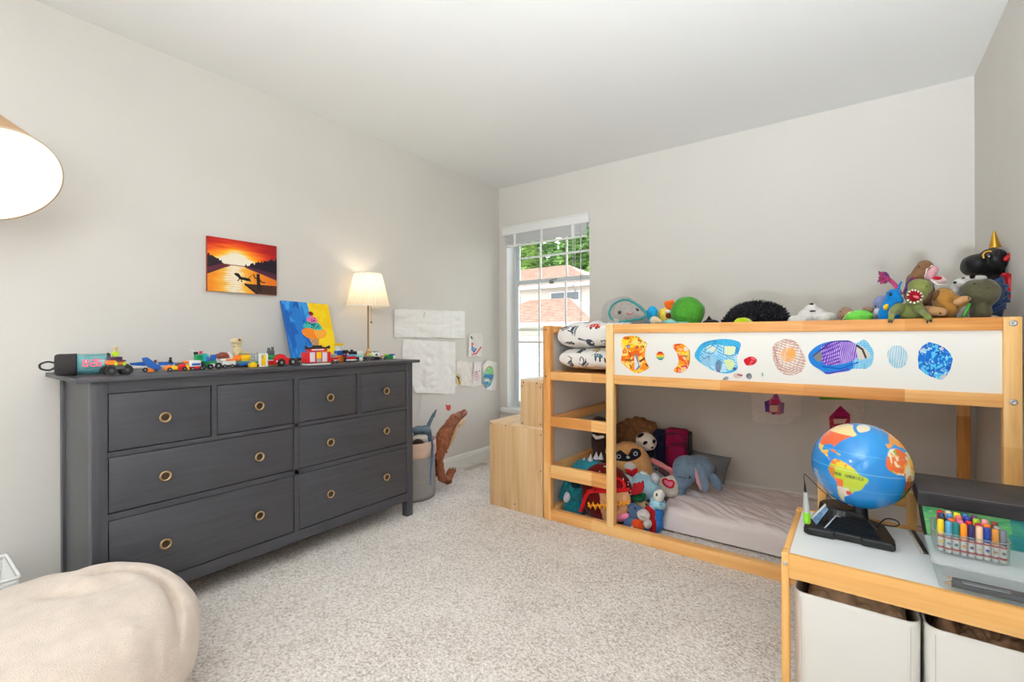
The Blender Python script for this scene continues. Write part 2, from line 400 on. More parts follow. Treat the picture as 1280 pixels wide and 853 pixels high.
# ------------------------------------------------------------------ window_1
GREY = mat((206, 213, 217), .35, spec=.5); GLASS = None
gm = bpy.data.materials.new('pane_glass'); gm.use_nodes = True; nt = gm.node_tree
for n in list(nt.nodes):
    if n.type != 'OUTPUT_MATERIAL': nt.nodes.remove(n)
tr = nt.nodes.new('ShaderNodeBsdfTransparent'); gl = nt.nodes.new('ShaderNodeBsdfGlossy'); gl.inputs['Roughness'].default_value = .02
fr = nt.nodes.new('ShaderNodeFresnel'); fr.inputs['IOR'].default_value = 1.3; ms = nt.nodes.new('ShaderNodeMixShader')
nt.links.new(fr.outputs[0], ms.inputs[0]); nt.links.new(tr.outputs[0], ms.inputs[1]); nt.links.new(gl.outputs[0], ms.inputs[2])
nt.links.new(ms.outputs[0], nt.nodes['Material Output'].inputs['Surface'])
win = bpy.data.objects.new('window_1', None); COL.objects.link(win); win.location = (.515, 3.6, WZ0); win['kind'] = 'structure'
m = MB(); t = .004      # white reveal lining and sill
m.bx(WX0, WX0 + t, YW, 3.6, WZ0, WZ1); m.bx(WX1 - t, WX1, YW, 3.6, WZ0, WZ1); m.bx(WX0, WX1, YW, 3.6, WZ1 - t, WZ1)
mk('reveal', m, WHITE, win)
mk('sill', MB().bx(.034, 1.0, 3.452, YW, .395, .437, .004).bx(WX0, WX1, YW, 3.6, .42, .437), WHITE, win)
YF = 3.6
m = MB()
m.bx(WX0, WX0 + .026, YF, YF + .05, WZ0, WZ1, .003); m.bx(WX1 - .026, WX1, YF, YF + .05, WZ0, WZ1, .003); m.bx(WX0 + .026, WX1 - .026, YF, YF + .05, WZ0, WZ0 + .03, .003); m.bx(WX0 + .026, WX1 - .026, YF, YF + .05, WZ1 - .03, WZ1, .003)
mk('frame', m, GREY, win)
ZM = 1.607
def sash(z0, z1, y, mh):
    m = MB(); a, b = WX0 + .02, WX1 - .02
    m.bx(a, a + .028, y, y + .022, z0, z1, .002); m.bx(b - .028, b, y, y + .022, z0, z1, .002); m.bx(a + .028, b - .028, y, y + .022, z0, z0 + .036, .002); m.bx(a + .028, b - .028, y, y + .022, z1 - .034, z1, .002)
    o = mk('sash', m, GREY, win)
    m = MB()
    for x in (.366, .644): m.bx(x - .008, x + .008, y + .007, y + .017, z0, z1)
    for z in mh: m.bx(a, b, y + .0075, y + .0165, z - .008, z + .008)
    mk('muntin', m, WHITE, o)
    mk('pane', MB().bx(a + .01, b - .01, y + .011, y + .013, z0 + .01, z1 - .01), gm, o)
sash(ZM - .02, WZ1 - .02, YF + .024, (1.838,)); sash(WZ0 + .02, ZM + .018, YF + .001, (1.16, 1.047))
m = MB(); c = U(690, 354, 'y', YF - .004)
m.bx(c.x - .022, c.x + .022, YF - .012, YF + .002, c.z - .008, c.z + .012, .003); m.cyl((c.x, YF - .012, c.z), (c.x, YF - .03, c.z), .011, n=14)
m.tube([(c.x - .01, YF - .026, c.z + .012), (c.x + .02, YF - .03, c.z + .024), (c.x + .07, YF - .03, c.z + .03)], .005)
mk('latch', m, mat((150, 150, 148), .3, metal=.8), win)

# ------------------------------------------------------------------ blind
bl = thing('window_blind', 'white slatted blind drawn up at the top of the window', 'blind', (.505, 3.46, 1.9))
mk('valance', MB().bx(.062, .948, 3.452, 3.466, 2.035, 2.112, .003).bx(.062, .076, 3.466, 3.487, 2.035, 2.112, .002).bx(.934, .948, 3.466, 3.487, 2.035, 2.112, .002).bx(.062, .948, 3.446, 3.454, 2.098, 2.112, .003), WHITE, bl)
m = MB()
for i in range(13): m.box((.505, 3.475, 2.036 - i * .0072), (.83, .024, .0045), .0015, rotm(x=(-6 if i % 2 else 5)))
mk('slats', m, mat((226, 227, 228), .45), bl)
mk('bottom_rail', MB().bx(.09, .92, 3.464, 3.487, 1.922, 1.938, .003), WHITE, bl)
for x in (.2, .49, .8):
    mk('ladder_tape', MB().bx(x - .013, x + .013, 3.4605, 3.462, 1.93, 2.04), mat((240, 240, 238), .8), bl)
m = MB(); m.cyl((.875, 3.462, 2.03), (.872, 3.462, 1.18), .0042, n=8); m.cyl((.872, 3.462, 1.18), (.872, 3.462, 1.15), .006, n=8)
mk('tilt_wand', m, mat((205, 207, 206), .2, trans=.5), bl)
m = MB()
for dx, z in ((0, 1.55), (.02, 1.50)):
    m.tube([(.80 + dx, 3.463, 2.03), (.80 + dx, 3.463, z)], .0018, 6); m.lathe([(.001, .03), (.004, .024), (.006, .004), (.002, 0)], (.80 + dx, 3.463, z - .03), n=10)
mk('lift_cord', m, WHITE, bl)

# ------------------------------------------------------------------ window added for fill light (right wall, behind the camera)
w2 = bpy.data.objects.new('added_window', None); COL.objects.link(w2); w2.location = (XR + .05, -2.1, RZ0); w2['kind'] = 'structure'
m = MB(); x0, x1 = XR + .04, XR + .09
m.bx(x0, x1, RY0, RY0 + .04, RZ0, RZ1); m.bx(x0, x1, RY1 - .04, RY1, RZ0, RZ1); m.bx(x0, x1, RY0, RY1, RZ0, RZ0 + .04); m.bx(x0, x1, RY0, RY1, RZ1 - .04, RZ1); m.bx(x0, x1, -2.115, -2.085, RZ0, RZ1)
mk('frame', m, WHITE, w2)
# ------------------------------------------------------------------ floor vent
v = thing('floor_vent', 'beige metal floor vent set in the carpet by the left wall', 'vent', (.112, 3.01, 0))
vm = mat((196, 190, 176), .45, spec=.5)
mk('frame', MB().bx(.08, .145, 2.885, 2.9, 0, .006, .001).bx(.08, .145, 3.12, 3.135, 0, .006, .001).bx(.08, .09, 2.9, 3.12, 0, .006, .001).bx(.135, .145, 2.9, 3.12, 0, .006, .001), vm, v)
m = MB()
for i in range(18): m.box((.1125, 2.908 + i * .012, .003), (.045, .004, .003), 0, rotm(x=30))
mk('louvers', m, vm, v); mk('duct_recess', MB().bx(.09, .135, 2.9, 3.12, 0, .0012), mat((90, 86, 78), .8), v)

# ================================================================== LIGHT
def area(name, loc, direction, sx, sy, power, col):
    l = bpy.data.lights.new(name, 'AREA'); l.shape = 'RECTANGLE'; l.size, l.size_y = sx, sy; l.energy = power; l.color = col
    o = bpy.data.objects.new(name, l); COL.objects.link(o); o.location = loc
    o.rotation_euler = V(direction).to_track_quat('-Z', 'Y').to_euler(); return o
def point(name, loc, power, col, r):
    l = bpy.data.lights.new(name, 'POINT'); l.energy = power; l.color = col; l.shadow_soft_size = r
    o = bpy.data.objects.new(name, l); COL.objects.link(o); o.location = loc; return o
area('added_window_fill', (XR + .03, -2.1, 1.43), (-1, .22, -.05), 1.2, 1.25, LW2, (.88, .95, 1.0))  # fill light added at the unseen window opening
# unseen ceiling fitting added behind the camera to brighten the room
cl = thing('added_ceiling_light', 'white fill light fitting added overhead', 'ceiling light', (.95, -2.5, HC - .32))
mk('canopy', MB().lathe([(.07, 0), (.07, -.02), (.02, -.035), (.008, -.05), (.008, -.16)], (.95, -2.5, HC), n=32), WHITE, cl)
point('ceiling_fill', (.95, -2.5, HC - .25), LCE, (.88, .95, 1.0), .16)
tx_, ty_ = 2.75, -1.1
tq = thing('upfill_lamp', 'added short white uplighter lamp on the floor behind the camera', 'lamp', (tx_, ty_, 0))  # unseen floor lamp added to brighten the ceiling and room
mk('base', MB().lathe([(.13, 0), (.135, .006), (.12, .02), (.02, .03)], (tx_, ty_, 0), n=36), WHITE, tq); mk('pole', MB().cyl((tx_, ty_, .02), (tx_, ty_, .62), .012, n=14), WHITE, tq); mk('bowl_shade', MB().lathe([(.02, .60), (.12, .63), (.19, .70), (.188, .70), (.11, .635)], (tx_, ty_, 0), n=40), WHITE, tq)
al = area('upfill', (tx_, ty_, .70), (.16, .62, 1), .28, .28, LTO, (.87, .945, 1.0)); al.data.spread = R(118)  # added fill beam, bounced off the ceiling
sun = bpy.data.lights.new('sun', 'SUN'); sun.energy = LSUN; sun.angle = R(2); sun.color = (1, .96, .9)
so = bpy.data.objects.new('sun', sun); COL.objects.link(so); so.location = (-6, -4, 9); so.rotation_euler = V((.62, .5, -.62)).to_track_quat('-Z', 'Y').to_euler()
wd = bpy.data.worlds.new('World'); sc.world = wd; wd.use_nodes = True; nt = wd.node_tree
bg = nt.nodes['Background']; bg.inputs['Strength'].default_value = LSKY
tc = nt.nodes.new('ShaderNodeTexCoord'); sx = nt.nodes.new('ShaderNodeSeparateXYZ'); cr = nt.nodes.new('ShaderNodeValToRGB')
nt.links.new(tc.outputs['Generated'], sx.inputs[0]); nt.links.new(sx.outputs['Z'], cr.inputs[0]); nt.links.new(cr.outputs[0], bg.inputs[0])
e = cr.color_ramp.elements; e[0].position = 0; e[0].color = (.95, .97, 1, 1); e[1].position = .9; e[1].color = (.62, .78, 1, 1)

# ================================================================== OUTSIDE
SH = mat((180, 150, 131), .95, var=.25, vs=5, bump=.6, bs=9, bd=.03)
STU = mat((190, 185, 175), .9); TRIM = mat((200, 200, 199), .7)
struct('ground', MB().bx(-60, 30, 4.5, 60, -3.1, -3.0), mat((150, 160, 120), 1, var=.3, vs=.6))
def house(name, label, x0, x1, y0, y1, ze, zp, zb, extra):
    h = thing(name, label, 'house', ((x0 + x1) / 2, (y0 + y1) / 2, -3))
    mk('wall', MB().bx(x0 + .35, x1 - .35, y0 + .35, y1 - .35, -3, ze), STU, h)
    cx, cy = (x0 + x1) / 2, (y0 + y1) / 2; rl = max(0, (x1 - x0) - (y1 - y0)) / 2
    m = MB(); m.add([(x0, y0, ze), (x1, y0, ze), (x1, y1, ze), (x0, y1, ze), (cx - rl, cy, zp), (cx + rl, cy, zp)],
                    [(0, 1, 5, 4), (2, 3, 4, 5), (1, 2, 5), (3, 0, 4), (3, 2, 1, 0)])
    # shingle courses
    nrow = 22
    for i in range(nrow):
        t0, t1 = i / nrow, (i + .8) / nrow
        P0 = [V(p) for p in ((x0, y0, ze), (x1, y0, ze), (cx + rl, cy, zp), (cx - rl, cy, zp))]
        a0, b0 = P0[0].lerp(P0[3], t0), P0[1].lerp(P0[2], t0); a1, b1 = P0[0].lerp(P0[3], t1), P0[1].lerp(P0[2], t1)
        up = V((0, -.02, .03))
        m.add([a0 + up, b0 + up, b1 + up * .2, a1 + up * .2, a0, b0], [(0, 1, 2, 3), (4, 5, 1, 0)])
    mk('roof', m, SH, h)
    m = MB(); m.bx(x0 - .05, x1 + .05, y0 - .12, y0, ze - .14, ze + .02, .02); m.bx(x1, x1 + .12, y0, y1, ze - .14, ze + .02, .02); m.bx(x0 - .12, x0, y0, y1, ze - .14, ze + .02, .02)
    mk('gutter', m, TRIM, h)
    extra(h, y0 + .35)
    return h
DKG = mat((70, 82, 88), .15, spec=.8)
def hwin(h, x0, x1, z0, z1, y, n=2):
    f = mk('window', MB().bx(x0 - .07, x1 + .07, y - .06, y, z0 - .07, z1 + .07, .01), TRIM, h)
    m = MB()
    for i in range(n):
        a = x0 + (x1 - x0) * i / n + .03; b = x0 + (x1 - x0) * (i + 1) / n - .03; m.bx(a, b, y - .075, y - .055, z0, z1)
    mk('pane', m, DKG, f)
def ex1(h, y):
    m = MB(); SD = mat((172, 180, 188), .7)
    for i in range(16): m.box((-7, y - .02, -.95 + i * .115), (5.0, .04, .11), .01, rotm(x=-8))
    mk('garage_door', m, SD, h)
    mk('door_trim', MB().bx(-9.5, -4.5, y - .08, y, .92, 1.12, .01), TRIM, h)
house('neighbour_house', 'low wing of the neighbouring house with hipped peach shingle roof', -10.2, -4.25, 14, 18.2, 1.56, 2.60, -3, ex1)
def ex2(h, y):
    hwin(h, -8.55, -7.1, 2.72, 3.05, y, 2); hwin(h, -10.9, -10.35, 2.2, 2.9, y, 1)
house('neighbour_house', 'taller cream house with peach roof standing behind the low wing', -15.2, -6.2, 18, 24, 3.40, 4.75, -3, ex2)
LEAF = mat((120, 152, 66), .8, var=.4, vs=.9); LEAF2 = mat((98, 134, 60), .8, var=.45, vs=1.1); BARK = mat((96, 78, 60), .9)
def tree(label, x, y, h, r, lm, seed, cone=0):
    t = thing('leafy_tree', label, 'tree', (x, y, -3)); rg = random.Random(seed)
    mk('trunk', MB().cyl((x, y, -3), (x + .2, y, h * .7), .28, .1, 10), BARK, t)
    m = MB(); vs = []; fs = []
    for i in range(5200):
        u = rg.random() ** .7; z = -2 + u * (h + 2); rr = r * ((1 - u) ** .6 if cone else math.sin(math.pi * min(.98, .12 + .86 * u)) ** .7)
        a = rg.random() * 6.283; q = rr * (1 - .35 * rg.random()) * (1 + .25 * noise.noise(V((math.cos(a) * 1.6, math.sin(a) * 1.6, z * .7 + seed))))
        c = V((x + math.cos(a) * q, y + math.sin(a) * q, z)); s = .12 + rg.random() * .16
        d = V((rg.uniform(-1, 1), rg.uniform(-1, 1), rg.uniform(-.5, 1))).normalized(); F = frame_to(d); o = len(vs)
        vs += [c + F.col[0] * s * 1.7, c + F.col[1] * s * .6, c - F.col[0] * s * 1.7, c - F.col[1] * s * .6]; fs.append((o, o + 1, o + 2, o + 3))
    m.add(vs, fs); mk('crown', m, lm, t, False)
for i, (x, y, h, r, l, c, lb) in enumerate([
    (-21.5, 31, 9.5, 1.75, LEAF2, 0, 'leafy green tree at the left edge behind the houses'), (-17.6, 29, 9, 1.75, LEAF, 0, 'light green tree behind the peak of the tall roof'),
    (-13.6, 30, 10, 1.75, LEAF2, 0, 'green tree behind the right slope of the tall roof'), (-10.0, 28, 9, 1.6, LEAF, 0, 'tall green tree at the right edge of the window view'),
    (-34.0, 47, 15, 3.5, LEAF2, 1, 'tall conifer far behind the left roofs'), (-25.5, 44, 16, 3.6, LEAF2, 1, 'tall conifer far behind the tall roof'), (-17.5, 42, 15, 3.4, LEAF, 1, 'tall conifer far behind the right roofs')]):
    tree(lb, x, y, h, r, l, i + 3, c)
# ================================================================== DRESSER
DK = wood([(60, 60, 65), (66, 66, 71), (73, 73, 77)], 'y', 0, 2.2, .4, key='dk'); DKZ = wood([(60, 60, 65), (66, 66, 71), (73, 73, 77)], 'z', 0, 2.2, .4, key='dkz')
DKI = mat((22, 22, 24), .8)
d = thing('dresser', 'long charcoal-stained wooden dresser with eight drawers against the left wall', 'dresser', (.27, 1.214, 0))
DX, Y0, Y1, ZT = .5, .458, 1.967, .958
mk('top', MB().bx(.012, .52, .415, 2.012, .94, ZT, .002), DK, d)
m = MB()
for y in (Y0, Y1 - .046):
    mk('leg', MB().bx(.455, DX, y, y + .046, 0, .94, .0015), DKZ, d); mk('leg', MB().bx(.018, .06, y, y + .046, 0, .94, .0015), DKZ, d)
mk('side_panel', MB().bx(.072, .455, Y0 + .008, Y0 + .026, .1, .94), DKZ, d); mk('side_panel', MB().bx(.06, .455, Y1 - .026, Y1 - .008, .1, .94), DKZ, d)
mk('back_panel', MB().bx(.02, .028, Y0 + .046, Y1 - .046, .1, .94), DKI, d)
m = MB(); a, b = Y0 + .046, Y1 - .046; F0 = .482
m.bx(F0, DX, a, b, .896, .94); m.bx(F0, DX, a, b, .66, .678); m.bx(F0, DX, a, b, .427, .450); m.bx(F0, DX, a, b, .098, .148)
for y0, y1, z0, z1 in ((.848, .869, .678, .896), (1.211, 1.234, .148, .896), (1.569, 1.594, .678, .896)): m.bx(F0, DX, y0, y1, z0, z1)
mk('face_frame', m, DK, d)
mk('carcass_interior', MB().bx(.1, F0 - .012, a, b, .1, .93), DKI, d)
BR = mat((176, 150, 112), .32, metal=.85); BRD = mat((70, 56, 44), .45, metal=.6)
KN = None
def drawer(y0, y1, z0, z1, ks):
    g = .0035
    o = mk('drawer', MB().bx(F0 - .01, DX - .003, y0 + g, y1 - g, z0 + g, z1 - g, .0012), DK, d)
    zc = (z0 + z1) / 2
    for y in ks:
        F = Matrix(((0, 0, 1), (1, 0, 0), (0, 1, 0)))
        q = MB(); q.lathe([(.008, 0), (.008, .012), (.0185, .015), (.021, .02), (.0205, .025), (.0165, .0265), (.0135, .0225)], (DX - .003, y, zc), F, 28, cap=False)
        q.lathe([(.0140, .0222), (.008, .0215), (.0035, .0228), (.0005, .0232)], (DX - .003, y, zc), F, 20, mi=1, cap=False)
        mk('knob', q, [BR, BRD], o)
K = (.676, 1.038, 1.396, 1.755)
for (y0, y1), k in zip(((.504, .848), (.869, 1.211), (1.234, 1.569), (1.594, 1.921)), K): drawer(y0, y1, .678, .896, (k,))
for z0, z1 in ((.45, .66), (.148, .427)):
    drawer(.504, 1.211, z0, z1, K[:2]); drawer(1.234, 1.921, z0, z1, K[2:])

# ================================================================== LOFT BED
OR = [(206, 138, 72), (226, 162, 92), (240, 190, 124)]
PX_, PY_, PZ_ = [wood(OR, a, .34, 1, .4, key='pine') for a in 'xyz']
PZL = wood([(222, 168, 100), (238, 192, 126), (246, 210, 152)], 'z', .7, 1, .4, key='pl')
BX0, BX1, BY0, BY1, BH = 1.186, 3.183, 2.39, 3.385, 1.165
bed = thing('loft_bed', 'low pine loft bed with ladder rungs and white side panel', 'bed', ((BX0 + BX1) / 2, 2.89, 0))
P = .048
for x, y, mm in ((BX0, BY0, PZ_), (BX1 - P, BY0, PZL), (BX0, BY1 - P, PZ_), (BX1 - P, BY1 - P, PZ_)): mk('post', MB().bx(x, x + P, y, y + P, 0, BH, .003), mm, bed)
mk('ladder_post', MB().bx(1.598, 1.640, BY0 - .004, BY0 + .04, .05, BH, .003), PZL, bed)
a, b = BX0 + P, BX1 - P
mk('bottom_rail', MB().bx(a, b, BY0 + .002, BY0 + .046, 0, .062, .003), PX_, bed)
mk('bottom_rail', MB().bx(a, b, BY1 - .046, BY1 - .002, 0, .062, .003), PX_, bed)
mk('side_rail', MB().bx(a, 1.598, BY0 + .006, BY0 + .04, .838, .888, .003), PX_, bed); mk('side_rail', MB().bx(1.64, b, BY0 + .006, BY0 + .04, .838, .888, .003), PX_, bed)
mk('guard_rail', MB().bx(1.64, b, BY0 + .004, BY0 + .044, 1.117, BH, .003), PX_, bed)
mk('guard_panel', MB().bx(1.638, b + .004, BY0 + .016, BY0 + .026, .88, 1.122), mat((238, 236, 230), .45), bed)
for z0, z1 in ((.556, .626), (.248, .332)): mk('ladder_rung', MB().bx(a, 1.598, BY0 + .004, BY0 + .04, z0 + .004, z1 - .004, .004), PX_, bed)
mk('side_rail', MB().bx(a, b, BY1 - .04, BY1 - .006, .838, .888, .003), PX_, bed); mk('guard_rail', MB().bx(a, b, BY1 - .044, BY1 - .004, 1.117, BH, .003), PX_, bed)
mk('guard_panel', MB().bx(a, b, BY1 - .026, BY1 - .016, .88, 1.122), mat((238, 236, 230), .45), bed)
for x0, x1 in ((BX0 + .004, BX0 + .044), (BX1 - .044, BX1 - .004)):
    for z0, z1 in ((.838, .888), (1.115, 1.163), (.56, .61), (.26, .31), (0, .06)):
        if z0 in (.56, .26) and x0 > 2: continue
        mk('end_rail', MB().bx(x0, x1, BY0 + P, BY1 - P, z0, z1, .003), PY_, bed)
mk('end_panel', MB().bx(BX0 + .018, BX0 + .028, BY0 + P, BY1 - P, .885, 1.117), mat((225, 226, 224), .5), bed); mk('end_panel', MB().bx(BX1 - .028, BX1 - .018, BY0 + P, BY1 - P, .885, 1.117), mat((225, 226, 224), .5), bed)
mk('deck', MB().bx(a, b, BY0 + .04, BY1 - .04, .862, .88), PX_, bed)
ST = mat((190, 190, 188), .3, metal=.9)
for x, z in ((3.160, 1.142), (3.160, .862)):
    F = Matrix(((1, 0, 0), (0, 0, -1), (0, 1, 0)))
    mk('bolt', MB().lathe([(.011, 0), (.011, .002), (.008, .0035), (.004, .0035), (.0035, .002), (.0005, .002)], (x, BY0, z), F, 16), ST, bed)
for x, z in ((1.205, 1.14), (1.205, .86)): mk('bolt', MB().lathe([(.006, 0), (.0055, .002), (.0005, .002)], (x, BY0, z), F, 12), mat((120, 96, 66), .6), bed)

single('mattress', MB().bx(1.725, 3.125, 2.45, 3.335, .882, .985, .03, seg=3), fabric((232, 230, 226)), 'white mattress lying on the deck of the loft bed', 'mattress')

# step box
PLY = wood([(186, 144, 98), (208, 170, 124), (222, 190, 148)], 'z', .0, .8, .5, key='ply'); PLX = wood([(206, 172, 130), (222, 190, 150), (236, 212, 178)], 'y', 0, .55, .45, key='plx')
st = thing('step_box', 'two-step plywood box standing at the ladder end of the loft bed', 'step box', (.975, 2.64, 0))
sx0, sx1, sm, sy0, sy1, sz1, sz2 = .768, 1.180, 1.016, 2.392, 3.38, .547, .832
m = MB(); m.bx(sx0, sx1, sy0, sy0 + .018, 0, sz1 - .016, .0008); m.bx(sm, sx1, sy0, sy0 + .018, sz1, sz2 - .016, .0008); mk('front_panel', m, PLY, st)
m = MB(); m.bx(sx0, sx1, sy1 - .018, sy1, 0, sz1 - .016); m.bx(sm, sx1, sy1 - .018, sy1, sz1, sz2 - .016); mk('back_panel', m, PLY, st)
m = MB(); m.bx(sx0, sx0 + .018, sy0 + .018, sy1 - .018, 0, sz1 - .016); m.bx(sm, sm + .018, sy0 + .018, sy1 - .018, sz1, sz2 - .016); mk('side_panel', m, PLY, st)
m = MB(); m.bx(sx1 - .018, sx1, sy0 + .018, sy1 - .018, 0, sz1 - .016); m.bx(sx1 - .018, sx1, sy0 + .018, sy1 - .018, sz1, sz2 - .016); mk('bed_side_panel', m, mat((226, 225, 224), .6), st)['label'] = 'white side panel facing the bed'
mk('tread', MB().bx(sx0, sx1, sy0, sy1, sz1 - .016, sz1, .0008), PLX, st); mk('tread', MB().bx(sm, sx1, sy0, sy1, sz2 - .016, sz2, .0008), PLX, st)
m = MB()
for x, z in ((.778, .53), (.9, .53), (1.03, .79), (1.165, .79), (1.03, .56), (1.165, .565), (1.165, .5), (.97, .04), (1.165, .28), (1.14, .815), (1.04, .815)): m.cyl((x, sy0 - .0006, z), (x, sy0 + .004, z), .0045, n=10)
mk('screws', m, mat((70, 58, 46), .6), st)
bk = thing('board_book', 'small red and pale board book on the top step by the bed post', 'book', (1.12, 2.92, sz2))
mk('cover', MB().bx(1.085, 1.155, 2.90, 2.905, sz2, sz2 + .085, .001).bx(1.085, 1.155, 2.925, 2.93, sz2, sz2 + .085, .001).bx(1.085, 1.089, 2.90, 2.93, sz2, sz2 + .085), mat((172, 60, 70), .5), bk)
mk('pages', MB().bx(1.09, 1.152, 2.905, 2.925, sz2 + .003, sz2 + .082), mat((214, 204, 206), .8), bk)

# duvet folded in two at the head of the ladder
NV, RD_, YE, TE, OL = (66, 74, 92), (206, 66, 52), (196, 170, 80), (78, 122, 134), (70, 74, 84)
def truckpaint(x0, y0, x1, y1, seed):
    p = Paint(x0, y0, x1, y1, 4, (238, 235, 231))
    rg = random.Random(seed)
    def truck(cx, cy, s, c, rot, kind):
        ca, sa = math.cos(rot), math.sin(rot); T = lambda q: [(cx + (a * ca - b * sa) * s, cy + (a * sa + b * ca) * s) for a, b in q]
        if kind == 0:
            p.poly(T([(-4, -3), (3, -3), (3, 2), (-4, 2)]), c); p.poly(T([(3, -1), (5, -1), (5, 2), (3, 2)]), c); p.line(T([(-4, -3), (-7, 1)]), .7 * s, c); p.line(T([(-2, -2), (-2, 1)]), .5 * s, (238, 235, 231)); p.line(T([(.5, -2), (.5, 1)]), .5 * s, (238, 235, 231))
        elif kind == 1:
            p.line(T([(-8, -4), (-1, -2.6), (1, -3)]), 1.1 * s, c); p.poly(T(spl([(-1, -4), (3, -4.5), (6, -1), (4, 4), (1, 5), (-1, 1)], 4)), c); p.line(T([(0, 5), (5, 4)]), 1.6 * s, OL); p.ell(*T([(4, -1)])[0], 1.1 * s, 1.1 * s, (226, 224, 222))
        else:
            p.line(T([(-5, 0), (-5, -3), (-1, -3), (-1, 1)]), .9 * s, c); p.poly(T([(0, -5), (2, -5), (2, 3), (-1, 3), (-1, 1)]), c); p.line(T([(4, -4), (4, 3)]), 2.2 * s, (130, 132, 140)); p.line(T([(-4, 3), (2, 4)]), 1.2 * s, OL)
        for wx in (-2.2, 2.4):
            if kind == 0: p.ell(*T([(wx, 2.6)])[0], 1.1 * s, 1.1 * s, OL)
    return p, truck
def duvet():
    t = thing('duvet', 'white duvet printed with trucks, folded in two layers on the loft bed', 'duvet', (1.44, 2.9, .882))
    def fold(x0, x1, y0, y1, z0, z1, seed, paintf, lean=0):
        p = paintf()
        bx0, by0, bx1, by1 = p.b; cz, hz = (z0 + z1) / 2, (z1 - z0) / 2
        n = 5.
        def fn(px, py):
            u = (px - bx0) / (bx1 - bx0); v = (py - by0) / (by1 - by0)
            # v: 0 = back of the top, round the front, 1 = back underneath
            a = math.pi * (v * 1.0) + math.pi / 2      # 90..270 degrees: top, front, bottom
            cy_, sy_ = math.cos(a), math.sin(a)
            prof_y = y1 + (y1 - y0) * (abs(cy_) ** .42) * (-1 if cy_ < 0 else 1)
            zz = cz + hz * (abs(sy_) ** .5) * (1 if sy_ > 0 else -1)
            e = min(1, max(1e-4, 1 - abs(2 * u - 1) ** 9)) ** .5
            x = x0 + (x1 - x0) * u; zz = cz + (zz - cz) * (.25 + .75 * e ** .7) + lean * (u - .5)
            q = noise.noise(V((x * 12, prof_y * 12, zz * 12 + seed))) * .009 + abs(noise.noise(V((x * 26 + zz * 20, prof_y * 10, zz * 30 + seed)))) * .007 - .004
            return V((x, prof_y + q * (.3 if u > .06 else .1) - .0, zz + q))
        return p.mb(fn, None, True)
    def p1():
        p, tr = truckpaint(690, 396, 765, 470, 1)
        # photo-like placement: v 0..1 maps the wrap; the face seen is about v .35-.85
        tr(706, 428, 1.0, NV, .3, 2); tr(729, 426, 1.25, RD_, .12, 0); tr(722, 440, 1.15, NV, .1, 1); tr(742, 440, 1.1, NV, 0, 2); tr(703, 440, .9, OL, 0, 0); tr(757, 431, 1.1, OL, .1, 2); tr(746, 416, 1, NV, .4, 1); tr(715, 414, 1, OL, .2, 2); tr(735, 406, 1, TE, .3, 0); tr(696, 425, .9, NV, 1, 2)
        p.line([(692, 420), (725, 413.5), (765, 417)], .5, (150, 152, 160)); return p
    def p2():
        p, tr = truckpaint(690, 396, 765, 470, 2)
        tr(703, 437, .9, OL, 1.2, 0); tr(717, 436, .9, OL, .7, 2); tr(733, 430, 1.0, TE, .1, 0); tr(745, 440, 1., OL, .5, 1); tr(756, 425, 1.1, NV, .2, 2); tr(728, 420, .9, YE, .3, 0); tr(710, 420, .9, OL, .4, 1); tr(755, 444, .9, OL, .2, 2); tr(738, 415, 1, NV, 0, 1)
        p.line([(694, 425), (730, 421), (765, 424)], .5, (160, 162, 168)); return p
    dm = mat((238, 236, 232), .9, vc=True, key='duvet', bump=.25, bs=140, spec=.15)
    mk('lower_fold', fold(1.258, 1.705, 2.462, 3.2, .895, 1.040, 5, p2), dm, t)
    mk('upper_fold', fold(1.248, 1.71, 2.460, 3.18, 1.026, 1.205, 9, p1, .02), dm, t)
duvet()
# ================================================================== PAINTINGS
def canvas(name, label, cat, quad, paint, thick, bgcol):
    """stretched canvas: quad = world corners TL, TR, BR, BL of the painted face; paint on the unit square 100 wide"""
    TL, TR, BR_, BL = [V(q) for q in quad]; n = (TR - TL).cross(BL - TL).normalized()
    if n.x < 0: n = -n
    t = thing(name, label, cat, (TL + TR + BR_ + BL) / 4 - UP * ((TL.z - BL.z) / 2))
    m = MB(); a = [q - n * .0006 for q in (TL, TR, BR_, BL)]; b = [q - n * thick for q in (TL, TR, BR_, BL)]
    m.add(a + b, [(0, 1, 2, 3), (7, 6, 5, 4)] + [(i, (i + 1) % 4, 4 + (i + 1) % 4, 4 + i) for i in range(4)])
    mk('stretched_canvas', m, mat(bgcol, .8), t)
    x0, y0, x1, y1 = paint.b
    def fn(px, py):
        u, v = (px - x0) / (x1 - x0), (py - y0) / (y1 - y0)
        return (TL * (1 - u) + TR * u) * (1 - v) + (BL * (1 - u) + BR_ * u) * v
    mk('painted_picture', paint.mb(fn), mat((200, 200, 200), .45, vc=True, key='art', spec=.4), t)
    return t
p = Paint(0, 0, 100, 80, 2.2, (250, 150, 30))
X, Y = p.X, p.Y
sky = np.clip(np.hypot((X - 37) / 62, (Y - 38) / 40), 0, 2) + (vnoise(X, Y, .05, 3, 6) - .5) * .18
stops = [(0, (252, 244, 226)), (.42, (252, 240, 214)), (.5, (255, 196, 60)), (.62, (250, 130, 20)), (.82, (214, 50, 16)), (1.05, (170, 16, 20)), (1.6, (120, 8, 22))]
for ch in range(3): p.c[..., ch] = np.interp(sky, [s[0] for s in stops], [s[1][ch] for s in stops])
wat = Y > 38
wx = np.abs(X - 37 + (vnoise(X, Y, .08, 8, 4) - .5) * 9) / (13 + .05 * (Y - 38)); ws = [(0, (255, 246, 226)), (.6, (254, 236, 190)), (1.1, (250, 186, 70)), (2.2, (240, 140, 26)), (4.5, (226, 110, 20))]
